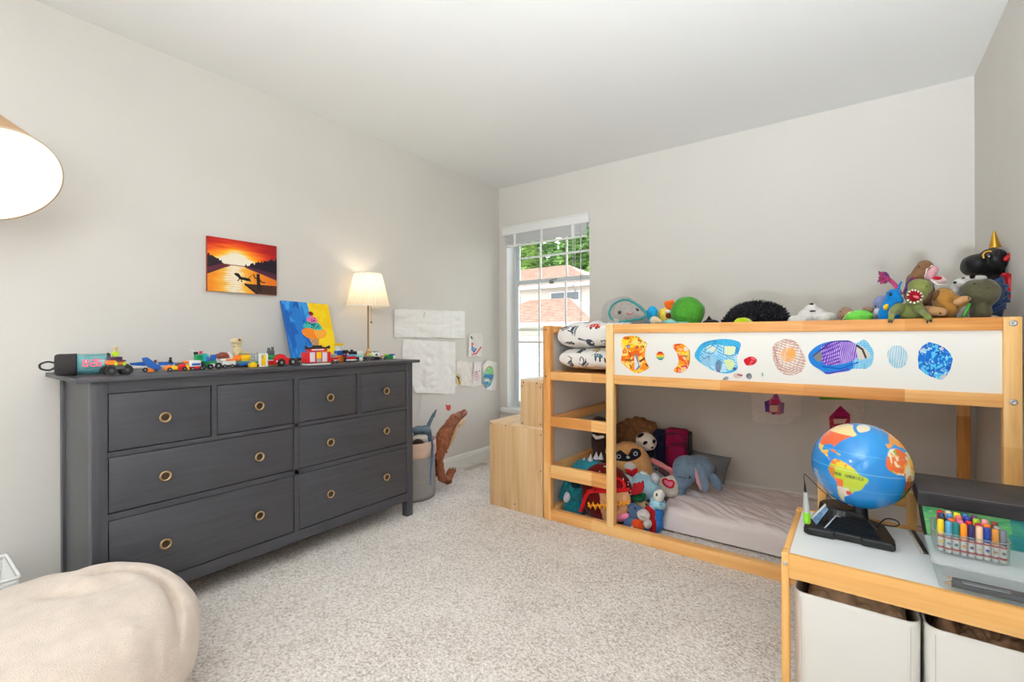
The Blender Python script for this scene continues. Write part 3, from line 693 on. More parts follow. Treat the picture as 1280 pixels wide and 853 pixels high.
for ch in range(3): p.c[..., ch] = np.where(wat, np.interp(wx, [s[0] for s in ws], [s[1][ch] for s in ws]), p.c[..., ch])
p.hatch(wat, 90, 3.2, .7, (236, 140, 50), 4, .5)
jag = (vnoise(X, Y * 0, .55, 21) - .5) * 5
p.fill((X < 27) & (Y > 25 + X * .52 + jag) & (Y < 41.5 + .0 * X + (27 - X) * .5), (36, 22, 34)); p.fill((X < 30) & (Y > 38.5) & (Y < 41 + (30 - X) * .38) & (Y > 34 + (30 - X) * .38), (110, 40, 62), .8)
p.fill((X > 50) & (Y > 37.5 - (X - 50) * .33 + jag) & (Y < 39.5 + (X - 50) * .30), (32, 20, 36)); p.fill((X > 54) & (Y > 36.5 + (X - 50) * .2) & (Y < 40 + (X - 50) * .33), (92, 36, 66), .75)
p.line([(20, 38.5), (52, 39)], 1.0, (130, 40, 30))
BK = (26, 18, 20)
p.poly([(52, 66), (100, 66.5), (100, 80), (70, 80)], (74, 44, 34)); p.hatch(p.mpoly([(52, 66), (100, 66.5), (100, 80), (70, 80)]), 80, 4, 1, (40, 24, 24), 2); p.line([(52, 66), (100, 66)], 1.4, BK); p.line([(52, 66), (70, 80)], 3, BK)
p.poly(spl([(36, 52), (39, 50), (43, 51), (46, 55), (54, 56), (58, 57), (60, 59), (56, 61), (50, 60), (44, 59), (41, 56)], 5), BK); p.line([(44, 58), (41, 62)], 1.3, BK); p.line([(46, 59), (47, 63)], 1.3, BK); p.line([(57, 60), (60, 61)], 1.3, BK); p.line([(57, 56), (61, 52)], .9, BK)
p.ell(71, 50.5, 2.6, 2.7, BK); p.line([(71, 53), (71.5, 63)], 5, BK); p.line([(70, 56), (66, 55), (64, 50)], 1.6, BK); p.line([(73, 57), (77, 61), (81, 61)], 1.6, BK); p.line([(70.3, 63), (69.8, 76)], 2.3, BK); p.line([(73, 63), (74.5, 76)], 2.3, BK)
canvas('canvas_painting', 'orange sunset painting with dark dog and figure hanging on the left wall', 'painting',
       [(.018, 1.014, 1.626), (.018, 1.373, 1.626), (.018, 1.373, 1.342), (.018, 1.014, 1.342)], p, .017, (150, 60, 30))
p = Paint(0, 0, 80, 100, 2.2, (250, 214, 20)); X, Y = p.X, p.Y
p.noisy(X > 0, (244, 190, 10), .05, .5, 4, .5); p.poly([(0, 0), (43, 0), (44, 40), (47, 100), (0, 100)], (30, 120, 204))
bm_ = p.mpoly([(0, 0), (43, 0), (44, 40), (47, 100), (0, 100)])
p.noisy(bm_, (14, 84, 170), .09, .55, 5, .8, .35); p.noisy(bm_, (70, 170, 236), .12, .6, 6, .8, .3)
cone = [(33, 60), (51, 62), (46, 88), (43, 88)]
p.poly(cone, (206, 156, 110)); p.hatch(p.mpoly(cone), 40, 4, .8, (160, 110, 70), 2); p.hatch(p.mpoly(cone), 140, 5, .7, (170, 120, 80), 3)
p.poly(spl([(25, 48), (38, 43.5), (58, 45), (66, 50), (63, 59), (50, 63), (36, 63), (26, 57)], 6), (246, 140, 30)); p.poly(spl([(46, 47), (59, 46.5), (65, 51), (61, 59), (48, 61)], 6), (250, 172, 60))
p.poly(spl([(28, 43), (33, 35), (43, 31), (55, 35), (61, 45), (52, 48), (40, 45)], 6), (58, 184, 176)); p.poly(spl([(36, 30), (43, 23.5), (51, 25), (55, 33), (46, 35), (38, 33)], 6), (232, 110, 170)); p.ell(45.5, 19, 4.4, 3.8, (130, 20, 34))
rg = random.Random(2)
for i in range(18): p.ell(34 + rg.random() * 22, 35.5 + rg.random() * 9, 1.1, 1.2, (20, 46, 80))
for i in range(8): p.ell(40 + rg.random() * 11, 26 + rg.random() * 7, .9, 1.0, (100, 20, 70))
canvas('canvas_painting', 'blue and yellow ice cream cone painting propped on the dresser', 'painting',
       [(.03, 1.392, 1.314), (.03, 1.69, 1.306), (.105, 1.715, .962), (.105, 1.42, .962)], p, .016, (48, 110, 180))

# ================================================================== TABLE LAMP
BRASS = mat((196, 150, 84), .25, metal=1.0)
lx, ly, lz = .135, 1.94, .9585
lx, ly = .115, 1.928
l = thing('table_lamp', 'brass table lamp with lit white pleated shade at the far end of the dresser', 'lamp', (lx, ly, lz))
mk('base', MB().lathe([(.052, 0), (.054, .004), (.05, .01), (.034, .022), (.018, .036), (.010, .05), (.0075, .062)], (lx, ly, lz), n=36), BRASS, l)
STEM = mat((150, 116, 72), .3, metal=1.0)
mk('stem', MB().cyl((lx, ly, lz + .06), (lx, ly, 1.33), .0055, n=14).cyl((lx, ly, 1.312), (lx, ly, 1.318), .016, n=18).cyl((lx, ly, 1.318), (lx, ly, 1.37), .014, n=18), STEM, l)
sm_ = bpy.data.materials.new('lamp_shade'); sm_.use_nodes = True; nt = sm_.node_tree
b = nt.nodes['Principled BSDF']; b.inputs['Base Color'].default_value = lin((250, 243, 230)) + (1,); b.inputs['Roughness'].default_value = .9
tl = nt.nodes.new('ShaderNodeBsdfTranslucent'); tl.inputs[0].default_value = lin((250, 236, 212)) + (1,)
ms = nt.nodes.new('ShaderNodeMixShader'); ms.inputs[0].default_value = .55; nt.links.new(b.outputs[0], ms.inputs[1]); nt.links.new(tl.outputs[0], ms.inputs[2]); nt.links.new(ms.outputs[0], nt.nodes['Material Output'].inputs['Surface'])
mk('lamp_shade', MB().lathe([(.136, 1.303), (.086, 1.518)], (lx, ly, 0), n=288, cap=False, wob=lambda u: 1 + .02 * math.sin(u * 2 * math.pi * 40)), sm_, l)
for pr in ([(.138, 1.299), (.1395, 1.299), (.1385, 1.306), (.137, 1.306)], [(.0865, 1.513), (.088, 1.513), (.0872, 1.52), (.086, 1.52)]): mk('shade_trim', MB().lathe(pr, (lx, ly, 0), n=96, cap=False), mat((250, 244, 232), .8), l)
mk('bulb', MB().ell((lx, ly, 1.405), (.028, .028, .038), n=20), mat((255, 236, 200), .3, emit=3), l)
m = MB(); m.tube([(lx + .012, ly + .006, 1.34), (lx + .013, ly + .014, 1.28), (lx + .013, ly + .015, 1.205)], .0012, 5); m.ell((lx + .013, ly + .015, 1.197), (.006, .006, .007), n=12); mk('pull_chain', m, mat((90, 76, 60), .4, metal=.5), l)
mk('spider', MB().cyl((lx - .085, ly, 1.512), (lx + .085, ly, 1.512), .0016, n=6).cyl((lx, ly - .085, 1.512), (lx, ly + .085, 1.512), .0016, n=6).cyl((lx, ly, 1.44), (lx, ly, 1.525), .003, n=8), BRASS, l)
point('table_lamp_bulb', (lx, ly, 1.44), LTL, (1, .80, .56), .03)

# ================================================================== WALL LAMP
wn_ = V((.70, .24, -.68)).normalized(); wc = V((.38, .235, 1.648)); F = frame_to(wn_)
wl = thing('wall_lamp', 'swing-arm wall lamp with a glowing drum shade at the upper left', 'lamp', (0.01, .10, 1.5))
SB = wc - wn_ * .20
OUT = mat((196, 158, 122), .9, bump=.2, bs=400); INN = mat((252, 246, 236), .9)
m = MB(); m.lathe([(.182, .0), (.14, -.20)], wc, F, 72, cap=False); mk('lamp_shade', m, OUT, wl)
m = MB(); m.lathe([(.1795, .0), (.1375, -.199), (.0005, -.199)], wc, F, 72, cap=False); mk('shade_lining', m, INN, wl)
mk('shade_trim', MB().lathe([(.1795, .003), (.183, .003), (.183, -.004), (.1795, -.004)], wc, F, 72, cap=False), mat((206, 190, 168), .7), wl)
mk('bulb', MB().ell(wc - wn_ * .12, .03, n=20), mat((255, 240, 214), .3, emit=6), wl)
mk('socket', MB().cyl(wc - wn_ * .198, wc - wn_ * .148, .018, n=18), BRASS, wl)
m = MB(); m.tube([SB, SB - wn_ * .03, (.10, .13, 1.77), (.06, .10, 1.72), (.02, .10, 1.72)], .007, 10); mk('arm', m, BRASS, wl)
mk('wall_plate', MB().cyl((.0, .10, 1.72), (.022, .10, 1.72), .05, n=28), BRASS, wl)
point('wall_lamp_bulb', wc - wn_ * .07, LWL, (1, .84, .64), .035)

# ================================================================== PAPERS ON THE LEFT WALL
WP = Pic('x', .004)
def sheet(name, label, cat, pts, paintf, pic, k=2.2, curl=.0, smooth=0, group=None, seed=0, curlfn=None):
    """paper cut to an outline of photo pixels on a vertical plane"""
    o = spl(pts, smooth) if smooth else pts
    xs = [q[0] for q in o]; ys = [q[1] for q in o]
    p = Paint(min(xs), min(ys), max(xs), max(ys), k, (242, 240, 237)); msk = p.mpoly(o); paintf(p, msk)
    x0, y0, x1, y1 = p.b
    def fn(px, py):
        u, v = (px - x0) / (x1 - x0), (py - y0) / (y1 - y0)
        q = .0 if not curl else curl * (abs(noise.noise(V((u * 2.3, v * 2.3, seed)))) + .35 * abs(noise.noise(V((u * 6, v * 6, seed + 4)))))
        if curlfn: q += curlfn(u, v)
        return pic.pt(px, py, -q)
    return tag(mk(name, p.mb(fn, msk, True), PAPER, None, False), label, cat, group)
def plain(p, m):
    p.line([(531, 390), (530, 396)], 1, (190, 190, 196)); p.hatch(m, 5, 9, .25, (214, 216, 220), 3, .6)
sheet('paper_sheet', 'wide blank white paper strip taped high on the left wall', 'paper', [(493, 385), (582, 388.5), (582, 423), (493, 421)], plain, WP, 1.5, .012, seed=3)
WP2 = Pic('x', .0025)
sheet('paper_sheet', 'large crumpled white paper hanging below the wide strip on the left wall', 'paper', [(504, 423), (570, 427), (569, 493), (519, 491), (515, 480), (502, 443)], plain, WP2, 1.5, .022, seed=8)
def d1(p, m):
    p.fill(m, (226, 220, 216), .7); p.poly([(585, 417), (590, 416), (588, 446), (584, 446)], (240, 238, 236)); p.line([(589, 421), (590, 423)], 2, (90, 110, 100))
    p.ell(590.5, 430, 1.6, 1.8, (220, 120, 120)); p.line([(590, 433), (592, 440), (595, 436)], 2, (100, 130, 190)); p.line([(590, 443), (595, 442), (599, 437), (601, 434)], 1.6, (214, 90, 90)); p.line([(589, 437), (593, 435)], 1.4, (110, 150, 200))
sheet('drawing', 'small drawing with a red curved line, uppermost on the left wall by the window', 'drawing', [(586.5, 419), (590, 415.5), (601.5, 416.5), (604, 424), (602, 446), (585, 446.5)], d1, WP, 3.5, .012, seed=5)
def d2(p, m):
    p.fill(m, (232, 224, 214), .6); p.ell(572.5, 474, 3.6, 8, (206, 196, 160)); p.line([(571, 470), (573, 474), (574, 480)], 1.6, (120, 90, 40)); p.ell(573, 472, 1, 1.6, (90, 80, 40)); p.ell(574, 478, 1.4, 2.4, (190, 150, 50))
sheet('drawing', 'beige drawing of a small yellow animal beside the large crumpled paper', 'drawing', [(571, 452), (574, 450.5), (591, 454), (590, 484), (574, 481.5), (568, 484)], d2, WP, 3.5, .012, seed=6)
def d3(p, m):
    p.fill(m, (236, 226, 224), .6); p.hatch(p.mell(595, 470, 3.2, 7), 70, 2.4, 1.1, (206, 130, 150), 3); p.ell(599, 464, .8, .8, (100, 160, 120))
sheet('drawing', 'narrow drawing with pink scribble in the middle of the lower row on the left wall', 'drawing', [(592.5, 453), (602, 452), (602, 481), (596, 483), (589, 484)], d3, WP, 3.5, .012, seed=7)
def d4(p, m):
    e = p.mell(610, 471, 6.5, 14, 12); p.noisy(e, (150, 210, 140), .25, .3, 4); p.noisy(e & (p.Y > 468), (80, 140, 200), .3, .4, 6); p.noisy(e, (240, 160, 90), .3, .68, 8); p.noisy(e & (p.Y < 464), (170, 222, 110), .3, .4, 9); p.noisy(e, (120, 200, 190), .4, .65, 12)
    p.line([(602, 458), (604, 470), (608, 484)], .6, (150, 170, 170))
sheet('drawing', 'drawing of a green and blue bird closest to the window', 'drawing', [(603, 457), (609, 450.5), (621, 453), (620, 488), (608.5, 488.5), (603, 478)], d4, WP, 3.5, .014, seed=9)
m = MB(); ww = WP2
ww.poly(m, [(556.5, 505), (559, 506.5), (562.5, 505.5), (563, 510), (561, 513.5), (557.5, 512)], 0, .001)
single('sticker', m, mat((206, 70, 66), .5), 'tiny red animal sticker on the left wall above the toy dinosaur', 'sticker')
m = MB(); m.tube([(.004, 2.52, 1.02), (.004, 2.53, .8), (.005, 2.50, .6), (.006, 2.47, .48)], .0018, 6); single('white_cord', m, WHITE, 'thin white cord hanging down the left wall below the papers', 'cord')

# ================================================================== TOYS ON THE DRESSER
ZB = .9585
def TP(px, py, x=None):
    """plane for a toy whose base is seen at (px, py) on the dresser top"""
    x = min(.50, max(.06, U(px, py, 'z', ZB).x)) if x is None else x
    P_ = Pic('x', x); P_.zb = ZB; return P_
BLK = plastic((28, 28, 30), .5); RED = plastic((200, 30, 34)); YEL = plastic((246, 200, 26)); BLU = plastic((34, 96, 180)); GRN = plastic((20, 140, 76)); ORG = plastic((240, 126, 36)); WHT = plastic((238, 238, 234)); GRY = plastic((150, 154, 158)); DGR = plastic((80, 82, 86)); LIM = plastic((176, 206, 40)); TEA = plastic((28, 150, 150)); TAN = plastic((214, 190, 140)); BRN = plastic((124, 56, 42)); PUR = plastic((70, 34, 66)); DRD = plastic((130, 24, 30)); SIL = mat((180, 184, 186), .3, metal=.6); LTB = plastic((110, 170, 220)); PINK = plastic((240, 150, 170)); SKIN = plastic((246, 214, 100))
def studs(P_, m, x0, x1, py, n, d, r=1.0, h=.0018, mi=0):
    for i in range(n):
        c = P_.pt(x0 + (x1 - x0) * (i + .5) / n, py, d); rr = r * P_.m(x0, py)[1]; m.cyl(c, c + UP * h, rr, n=10, mi=mi)
def toy(name, label, cat, P_, px, group, parts, base_d=.02):
    """parts: (name, material(s), [shapes]); shape = ('b',x0,y0,x1,y1,d0,d1) box | ('w',px,py,r,d0,d1) wheel | ('e',...) | ('t',pts,r) | ('p',pts,d0,d1) | ('s',x0,x1,py,n,d) studs; y1 None = standing on the dresser"""
    c = P_.pt(px, 440, base_d); t = thing(name, label, cat, (c.x, c.y, ZB), group)
    for nm, mt, shp in parts:
        m = MB()
        for q in shp:
            k = q[0]
            if k == 'b':
                x0, y0, x1, y1, d0, d1 = q[1:7]
                P_.box(m, x0, y0, x1, y1 if y1 is not None else y0 + 3, d0, d1, .0008, 0, ZB if y1 is None else None)
            elif k == 'w': hb = MB(); P_.wheel(m, *q[1:], hm=hb)
            elif k == 'e': P_.ell(m, *q[1:])
            elif k == 't': P_.tube(m, q[1], q[2])
            elif k == 'p': P_.poly(m, q[1], *q[2:])
            elif k == 's': studs(P_, m, *q[1:])
        if nm == 'wheel':   # keep tyres off the wood
            zmin = min(v.z for v in m.v); dz = ZB - zmin
            for v in m.v + hb.v: v.z += dz
            o_ = mk(nm, m, mt[0], t); mk('hub', hb, mt[1], o_)
            continue
        mk(nm, m, mt, t)
    return t
G = 'toy brick vehicles on the dresser'
TY = [BLK, GRY]
def wheels(lst): return [('wheel', TY, [('w',) + w]) for w in lst]

# lying cylindrical clock speaker
sp = thing('clock_speaker', 'black cylindrical speaker lying at the left end of the dresser with red clock digits', 'speaker', (.30, .52, ZB))
A = V((.315, .392, ZB + .0415)); B = V((.345, .548, ZB + .0415)); dr = (B - A).normalized(); F = frame_to(dr); RS = .041; LN = (B - A).length
mk('body', MB().lathe([(.012, 0), (.034, .001), (.039, .006), (RS, .014), (RS, .056)], A, F, 40), mat((44, 42, 42), .85, bump=.6, bs=900), sp)
mk('end_ring', MB().lathe([(RS + .0005, LN - .012), (RS + .001, LN - .004), (RS - .004, LN), (.01, LN + .0005)], A, F, 40), BLK, sp); mk('end_ring', MB().lathe([(RS + .0006, .054), (RS + .0012, .058), (RS, .062), (.02, .063)], A, F, 40), BLK, sp)
tealm = mat((84, 140, 146), .12, var=.3, vs=30, spec=.7, coat=.5)
mk('display_window', MB().lathe([(.01, .0625), (RS - .0008, .0625), (RS - .0008, LN - .012)], A, F, 40), tealm, sp)
# 8:26 digits wrapped on the window
dig = {'8': 'abcdefg', '2': 'abged', '6': 'afedcg'}
seg = {'a': ((0, 2), (1, 2)), 'b': ((1, 2), (1, 1)), 'c': ((1, 1), (1, 0)), 'd': ((0, 0), (1, 0)), 'e': ((0, 1), (0, 0)), 'f': ((0, 2), (0, 1)), 'g': ((0, 1), (1, 1))}
tocam = (CAM - (A + B) / 2); tocam -= dr * tocam.dot(dr); tocam.normalize(); vup = tocam.cross(dr); vup = vup if vup.z > 0 else -vup
def cylpt(al, h):
    a = h / RS; return A + dr * al + (tocam * math.cos(a) + vup * math.sin(a)) * (RS + .0004)
m = MB()
def segl(p0, p1, w=.0026):
    pts = [cylpt(p0[0] + (p1[0] - p0[0]) * t, p0[1] + (p1[1] - p0[1]) * t) for t in (0, .33, .66, 1)]; m.tube(pts, w / 2, 6)
for s, al in (('8', .080), ('2', .102), ('6', .118)):
    for c in dig[s]:
        (xa, ya), (xb, yb) = seg[c]; segl((al + xa * .0115, -.008 + ya * .0115), (al + xb * .0115, -.008 + yb * .0115))
for h in (-.002, .009): segl((.0965, h), (.0968, h + .001), .003)
mk('clock_digits', m, mat((255, 60, 90), .5, emit=1.6), sp)
m = MB(); m.tube([A + V(q) for q in spl([(.0, .006, .006), (-.004, -.016, .013), (-.006, -.036, .004), (-.004, -.034, -.012), (-.002, -.012, -.018), (0, .004, -.008)], 6, False)], .0035, 8); mk('strap', m, BLK, sp)

P_ = TP(148, 466)
t = toy('toy_monster_truck', 'flame-painted toy monster truck with a lime green driver, leftmost vehicle on the dresser', 'toy truck', P_, 147, G,
    [('wheel', [BLK, DGR], [('w',) + w_]) for w_ in ([(139.5, 459, 6.2, 0, .014), (159, 458.5, 6.2, .0, .014), (132.5, 458, 5.8, .045, .06), (153, 457, 5.6, .045, .06)])] + [
    ('chassis', DGR, [('b', 138, 452, 161, 457, .004, .055), ('b', 145, 455, 156, 459, -.003, .01)]), ('body', ORG, [('b', 136.5, 447.5, 146, 453, .0, .06), ('b', 145, 449, 157, 453, .004, .06)]),
    ('fender', LIM, [('b', 143.5, 449.5, 147, 454, -.003, .004), ('b', 154, 449.5, 157.5, 454, -.003, .004)]), ('roof', PUR, [('b', 137, 443, 153, 447.5, .008, .05), ('b', 145, 447, 157.5, 449, -.002, .03)]),
    ('driver', [LIM], [('b', 141.5, 436.5, 147, 443, .02, .034), ('b', 140, 437, 142, 441, .02, .03), ('b', 147, 437, 149, 441, .02, .03)]), ('driver_head', TAN, [('e', 144.3, 434, 2.6, 3, .027), ('b', 142, 430.5, 147, 433, .018, .036)])])
P_ = TP(190, 462)
toy('toy_airplane', 'blue toy brick airplane with a small pilot beside the monster truck', 'toy airplane', P_, 190, G, [
    ('wing', BLU, [('p', [(162, 451), (178, 449.5), (183, 452), (182, 455), (163, 453.5)], .03, .036)]), ('wing', BLU, [('p', [(197, 450), (216, 449.5), (218, 451.5), (215, 454), (199, 454)], .03, .036)]),
    ('fuselage', BLU, [('p', [(179, 445), (182, 444), (185, 444.2), (196, 452.5), (201, 455), (200.5, 459.5), (194, 460.5), (186, 456), (181, 450)], .0, .022)]),
    ('undercarriage', WHT, [('b', 163, 454.5, 184, 456.2, .02, .05), ('b', 197, 454.5, 206, 456, .02, .05)]), ('engine', ORG, [('b', 184, 457, 194, 463, .002, .02)]),
    ('pilot', TAN, [('b', 191.5, 451, 196.5, 456, .006, .016)]), ('pilot_head', BRN, [('e', 194, 449, 2.2, 2.3, .011)])] + wheels([(181.5, 460.5, 2.8, 0, .006), (195, 461.5, 2, 0, .006)]))
P_ = TP(222, 461.5)
toy('toy_racing_car', 'low orange and red toy racing car between the airplane and the box truck', 'toy car', P_, 221, G, [
    ('body', RED, [('b', 222, 454.5, 234, 460.5, .002, .03), ('e', 227, 455, 6, 3, .014, .01)]), ('front_wing', ORG, [('b', 207, 455.5, 214.5, 460.5, .0, .034), ('e', 211, 455.5, 3.5, 2.2, .015, .012)]), ('side_pod', YEL, [('b', 214.5, 455, 222, 459.5, .0, .03), ('b', 233, 453.5, 236.5, 460, .0, .03)]),
    ('engine', DGR, [('b', 220, 450.5, 232, 454.5, .01, .028)]), ('rear_wing', ORG, [('b', 230, 449, 236, 452, .004, .034)]), ('figure', BLK, [('b', 211.5, 447, 215, 451.5, .04, .05), ('e', 213, 445.5, 1.8, 1.8, .045)]), ('floor_plate', BLK, [('b', 208, 460, 236, 461.5, .0, .034)])] + wheels([(212, 459.5, 2.6, -.004, .002), (231, 459.3, 2.6, -.004, .002)]))
P_ = TP(245, 460.5)
toy('toy_box_truck', 'small white, blue and red toy brick truck behind the racing car', 'toy truck', P_, 244, G, [
    ('cargo_box', WHT, [('b', 237, 448, 251, 456, .0, .03)]), ('side_panel', BLU, [('b', 240, 451.5, 250.5, 454.5, -.002, .001)]), ('stripe_brick', RED, [('b', 238, 455.5, 251, 459, -.001, .03)]), ('cab', BLK, [('b', 251, 450, 255, 459.5, .0, .03), ('b', 238, 459, 251, 460.5, .002, .03)])] + wheels([(241, 459, 2.2, -.003, .003), (252, 458.8, 2.4, -.003, .003)]))
P_ = TP(262, 459.5)
toy('toy_tow_truck', 'green and teal toy brick truck with a white rod sticking up', 'toy truck', P_, 258, G, [
    ('cab', GRN, [('b', 244.5, 441, 252.5, 448, .012, .036)]), ('windscreen', TEA, [('b', 254.5, 441.5, 261, 451, .0, .03), ('b', 252, 439.5, 259, 442, .004, .03)]), ('cargo_bed', GRN, [('b', 252, 449, 271, 452.5, .0, .034), ('b', 253, 452, 262, 458, .004, .03)]), ('side_block', BLU, [('b', 258, 444, 262, 449, -.002, .02), ('b', 265, 441, 270, 449, .0, .025)]),
    ('crane_rod', WHT, [('t', [(238.5, 434.8, .02), (244, 438, .02)], .0022)]), ('crane_arm', BLK, [('b', 243, 437.5, 248, 441, .014, .026)]), ('lamp', RED, [('b', 249.5, 436.5, 253, 441, .016, .024)]), ('bumper', WHT, [('b', 261, 453, 270, 456, -.002, .004)])] + wheels([(254, 455.5, 3.6, -.004, .004), (263, 456, 3.4, -.004, .004), (273, 454.5, 4, -.004, .004)]))
P_ = TP(284, 458)
toy('toy_delivery_van', 'white and orange toy brick van carrying a brown domed load', 'toy van', P_, 284, G, [
    ('body', WHT, [('b', 276, 446, 292, 449, .0, .034), ('b', 278, 449, 294.5, 454.5, -.002, .03)]), ('stripe_brick', ORG, [('b', 283, 446.5, 292, 449.2, -.003, .01)]), ('domed_load', BRN, [('e', 278.5, 443, 8, 5.2, .03, .018), ('b', 271, 440, 286, 446, .022, .04)]), ('ramp', WHT, [('p', [(284.5, 438.5), (287, 438), (292.5, 444.5), (288, 445)], .02, .03)]), ('floor_plate', BLK, [('b', 277, 454, 294, 457.5, .002, .03)])] + wheels([(281, 456, 2.4, -.003, .003), (290, 455.8, 2.4, -.003, .003)]))
P_ = TP(300, 447, .30)
tx = thing('toy_dinosaur_skeleton', 'beige toy dinosaur with gaping jaws standing behind the brick vehicles', 'toy dinosaur', (P_.val, P_.pt(300, 440).y, ZB))
BON = mat((206, 190, 150), .5, var=.2, vs=120)
body = [(297, 437, 6, 7, .0, .018, -30), P_.c((297, 437), (296, 428), 3.4, 3.4), P_.c((302, 439), (313, 440), 3.4, 1), P_.c((296, 441), (295, 452), 2.4, 1.6, -.015, -.015), P_.c((300, 441), (301, 452), 2.4, 1.6, .015, .015), (294.5, 424.5, 6.8, 3.6, 0, .018, 8), P_.c((292, 425), (299, 424), 2.8, 4.0), P_.c((299, 424), (298, 431), 3.4, 3.0)]
mb_ = P_.blob(body, vox=.0028, it=2)
zm = min(v.z for v in mb_.v)
for v in mb_.v:
    if v.z < ZB + .01: v.z = max(v.z, ZB)
mb_.bx(P_.val - .022, P_.val + .022, P_.pt(293, 440).y, P_.pt(304, 440).y, ZB, ZB + .006, .002)
mk('body', mb_, BON, tx); mk('lower_jaw', P_.blob([(294.5, 430.8, 6, 2.1, 0, .014, 22)], vox=.0025), BON, tx)
m = MB(); P_.ell(m, 299, 423, 2.2, 1.4, -.013, .006, 10); mk('eye_ridge', m, BRN, tx); m = MB(); P_.ell(m, 295, 427, 4.2, 1.4, -.002, .01, 14); mk('mouth', m, mat((96, 60, 46), .6), tx)
P_ = TP(303, 457)
toy('toy_digger', 'yellow and orange toy brick digger on a blue base', 'toy digger', P_, 302, G, [
    ('boom', ORG, [('b', 292.5, 442, 302, 448.5, .004, .022), ('e', 297.5, 447, 2.6, 2.6, .0)]), ('body', YEL, [('b', 302, 442, 313, 449, .0, .028), ('s', 303, 313, 442, 4, .01)]), ('green_plate', GRN, [('b', 297, 449.5, 313, 451, .0, .03)]), ('base', BLU, [('b', 299, 451, 311, 455, .0, .03)]), ('track', BLK, [('b', 294, 453.5, 313, None, .002, .03)])])
P_ = TP(318, 457)
toy('toy_brick_tower', 'grey lattice toy tower with yellow bricks at its foot', 'toy tower', P_, 318, 'toy brick buildings on the dresser', [
    ('lattice', GRY, [('b', 314, 439, 315.5, 452, .008, .012), ('b', 321, 438.5, 322.5, 452, .008, .012), ('b', 314, 440, 322, 441.5, .008, .012), ('b', 314, 444, 322, 445.5, .008, .012), ('b', 314, 448, 322, 449.5, .008, .012), ('b', 317.3, 440, 318.8, 450, .012, .016), ('b', 314, 439, 315.5, 452, .024, .028), ('b', 321, 438.5, 322.5, 452, .024, .028)]),
    ('green_plate', GRN, [('b', 316, 450, 323, 452.5, .0, .03)]), ('base', YEL, [('b', 313.5, 452.5, 321, None, -.002, .03), ('b', 315, 450.5, 319, 453, -.002, .01), ('s', 314, 321, 452.5, 3, .01)]), ('dark_brick', DRD, [('b', 321.5, 453, 325, None, .0, .012)])])
P_ = TP(330, 456.5)
toy('toy_brick_door', 'yellow toy brick door in a white frame', 'toy door', P_, 330, 'toy brick buildings on the dresser', [
    ('frame', WHT, [('b', 324, 440, 326.6, None, .0, .014), ('b', 332.6, 440, 335, None, .0, .014), ('b', 326.6, 440, 332.6, 442, .0, .014), ('b', 326.6, 455, 332.6, None, .0, .014)]), ('door_panel', YEL, [('b', 326.6, 442, 332.6, 455, .003, .01), ('e', 328.5, 445, 1, 1, .003)]), ('glazing', TEA, [('b', 327.5, 443, 329.5, 446.5, .0015, .004)])])
P_ = TP(340, 456)
toy('toy_brick_castle', 'green-roofed toy brick hut topped by dark grey towers on a green baseplate', 'toy building', P_, 342, 'toy brick buildings on the dresser', [
    ('baseplate', GRN, [('b', 335.5, 455, 352, None, -.002, .05), ('s', 336, 351, 455.2, 6, .004)]), ('wall', RED, [('b', 336, 449, 346, 455, .004, .034)]), ('roof', GRN, [('b', 335.2, 442, 346.5, 448, .0, .036), ('s', 336, 346, 442, 4, .012)]), ('tower', DGR, [('b', 335, 433, 338, 442, .01, .02), ('b', 339.8, 431.8, 342.4, 442, .01, .02), ('b', 334.6, 436, 343, 442, .012, .024)])])
P_ = TP(357, 456)
toy('toy_roadster', 'red toy roadster with large black wheels in front of the ice cream painting', 'toy car', P_, 356, G, [
    ('body', RED, [('p', [(345.5, 446), (350, 441.5), (355, 441.5), (358, 445), (362.5, 447), (363, 453.5), (346, 453.5)], .004, .036)]), ('cockpit', DRD, [('e', 350, 443, 4.2, 2.4, .02, .014)]), ('headlamp', WHT, [('e', 346.5, 450, 1.4, 1.0, .004)])] + wheels([(352, 451.5, 4.8, -.004, .008), (366, 450.5, 5.0, .0, .014)]))
P_ = TP(376, 455)
toy('toy_sports_car', 'flat silver and black toy car left of the red fire station', 'toy car', P_, 376, G, [
    ('body', SIL, [('p', [(370, 453.5), (373, 450), (378, 448.5), (383, 451), (383.5, 454), (371, 454.5)], .0, .034)]), ('canopy', BLK, [('p', [(371.5, 449.5), (374, 445.5), (380, 446), (381, 450), (374, 451)], .006, .028)]), ('grille', mat((120, 170, 160), .4), [('b', 376, 452, 383, 454, -.002, .002)])] + wheels([(373, 453.5, 2.2, -.002, .004), (382, 453, 2.0, -.002, .004)]))
P_ = TP(398, 455)
toy('toy_fire_station', 'red toy brick fire station with white shutters and a black bow on its roof', 'toy building', P_, 398, 'toy brick buildings on the dresser', [
    ('wall', RED, [('b', 382.5, 438.5, 413.5, 452.5, .003, .05)]), ('base', WHT, [('b', 384, 452.5, 413, None, .0, .052)]), ('shutter', mat((214, 208, 222), .4), [('b', 387.6, 439, 393.8, 451, .0, .005), ('b', 403, 439, 409, 451, .0, .005)]), ('door', YEL, [('b', 396, 439, 401.6, 447, .0, .005), ]), ('door_step', GRY, [('b', 396, 447, 401.6, 451.5, .0, .005)]),
    ('roof', RED, [('b', 387, 434.5, 409, 438.5, .004, .046)]), ('roof_sign', WHT, [('b', 390, 435, 405, 436.8, .0, .005)]), ('roof_bow', BLK, [('p', [(382, 431), (385.5, 433), (391.5, 432), (392, 430.5), (402, 430.3), (403, 432), (408, 432.8), (412.5, 430.5), (412.5, 434.6), (403, 434.3), (391, 434.6), (383, 435.2)], .008, .02)])])
P_ = TP(419, 453)
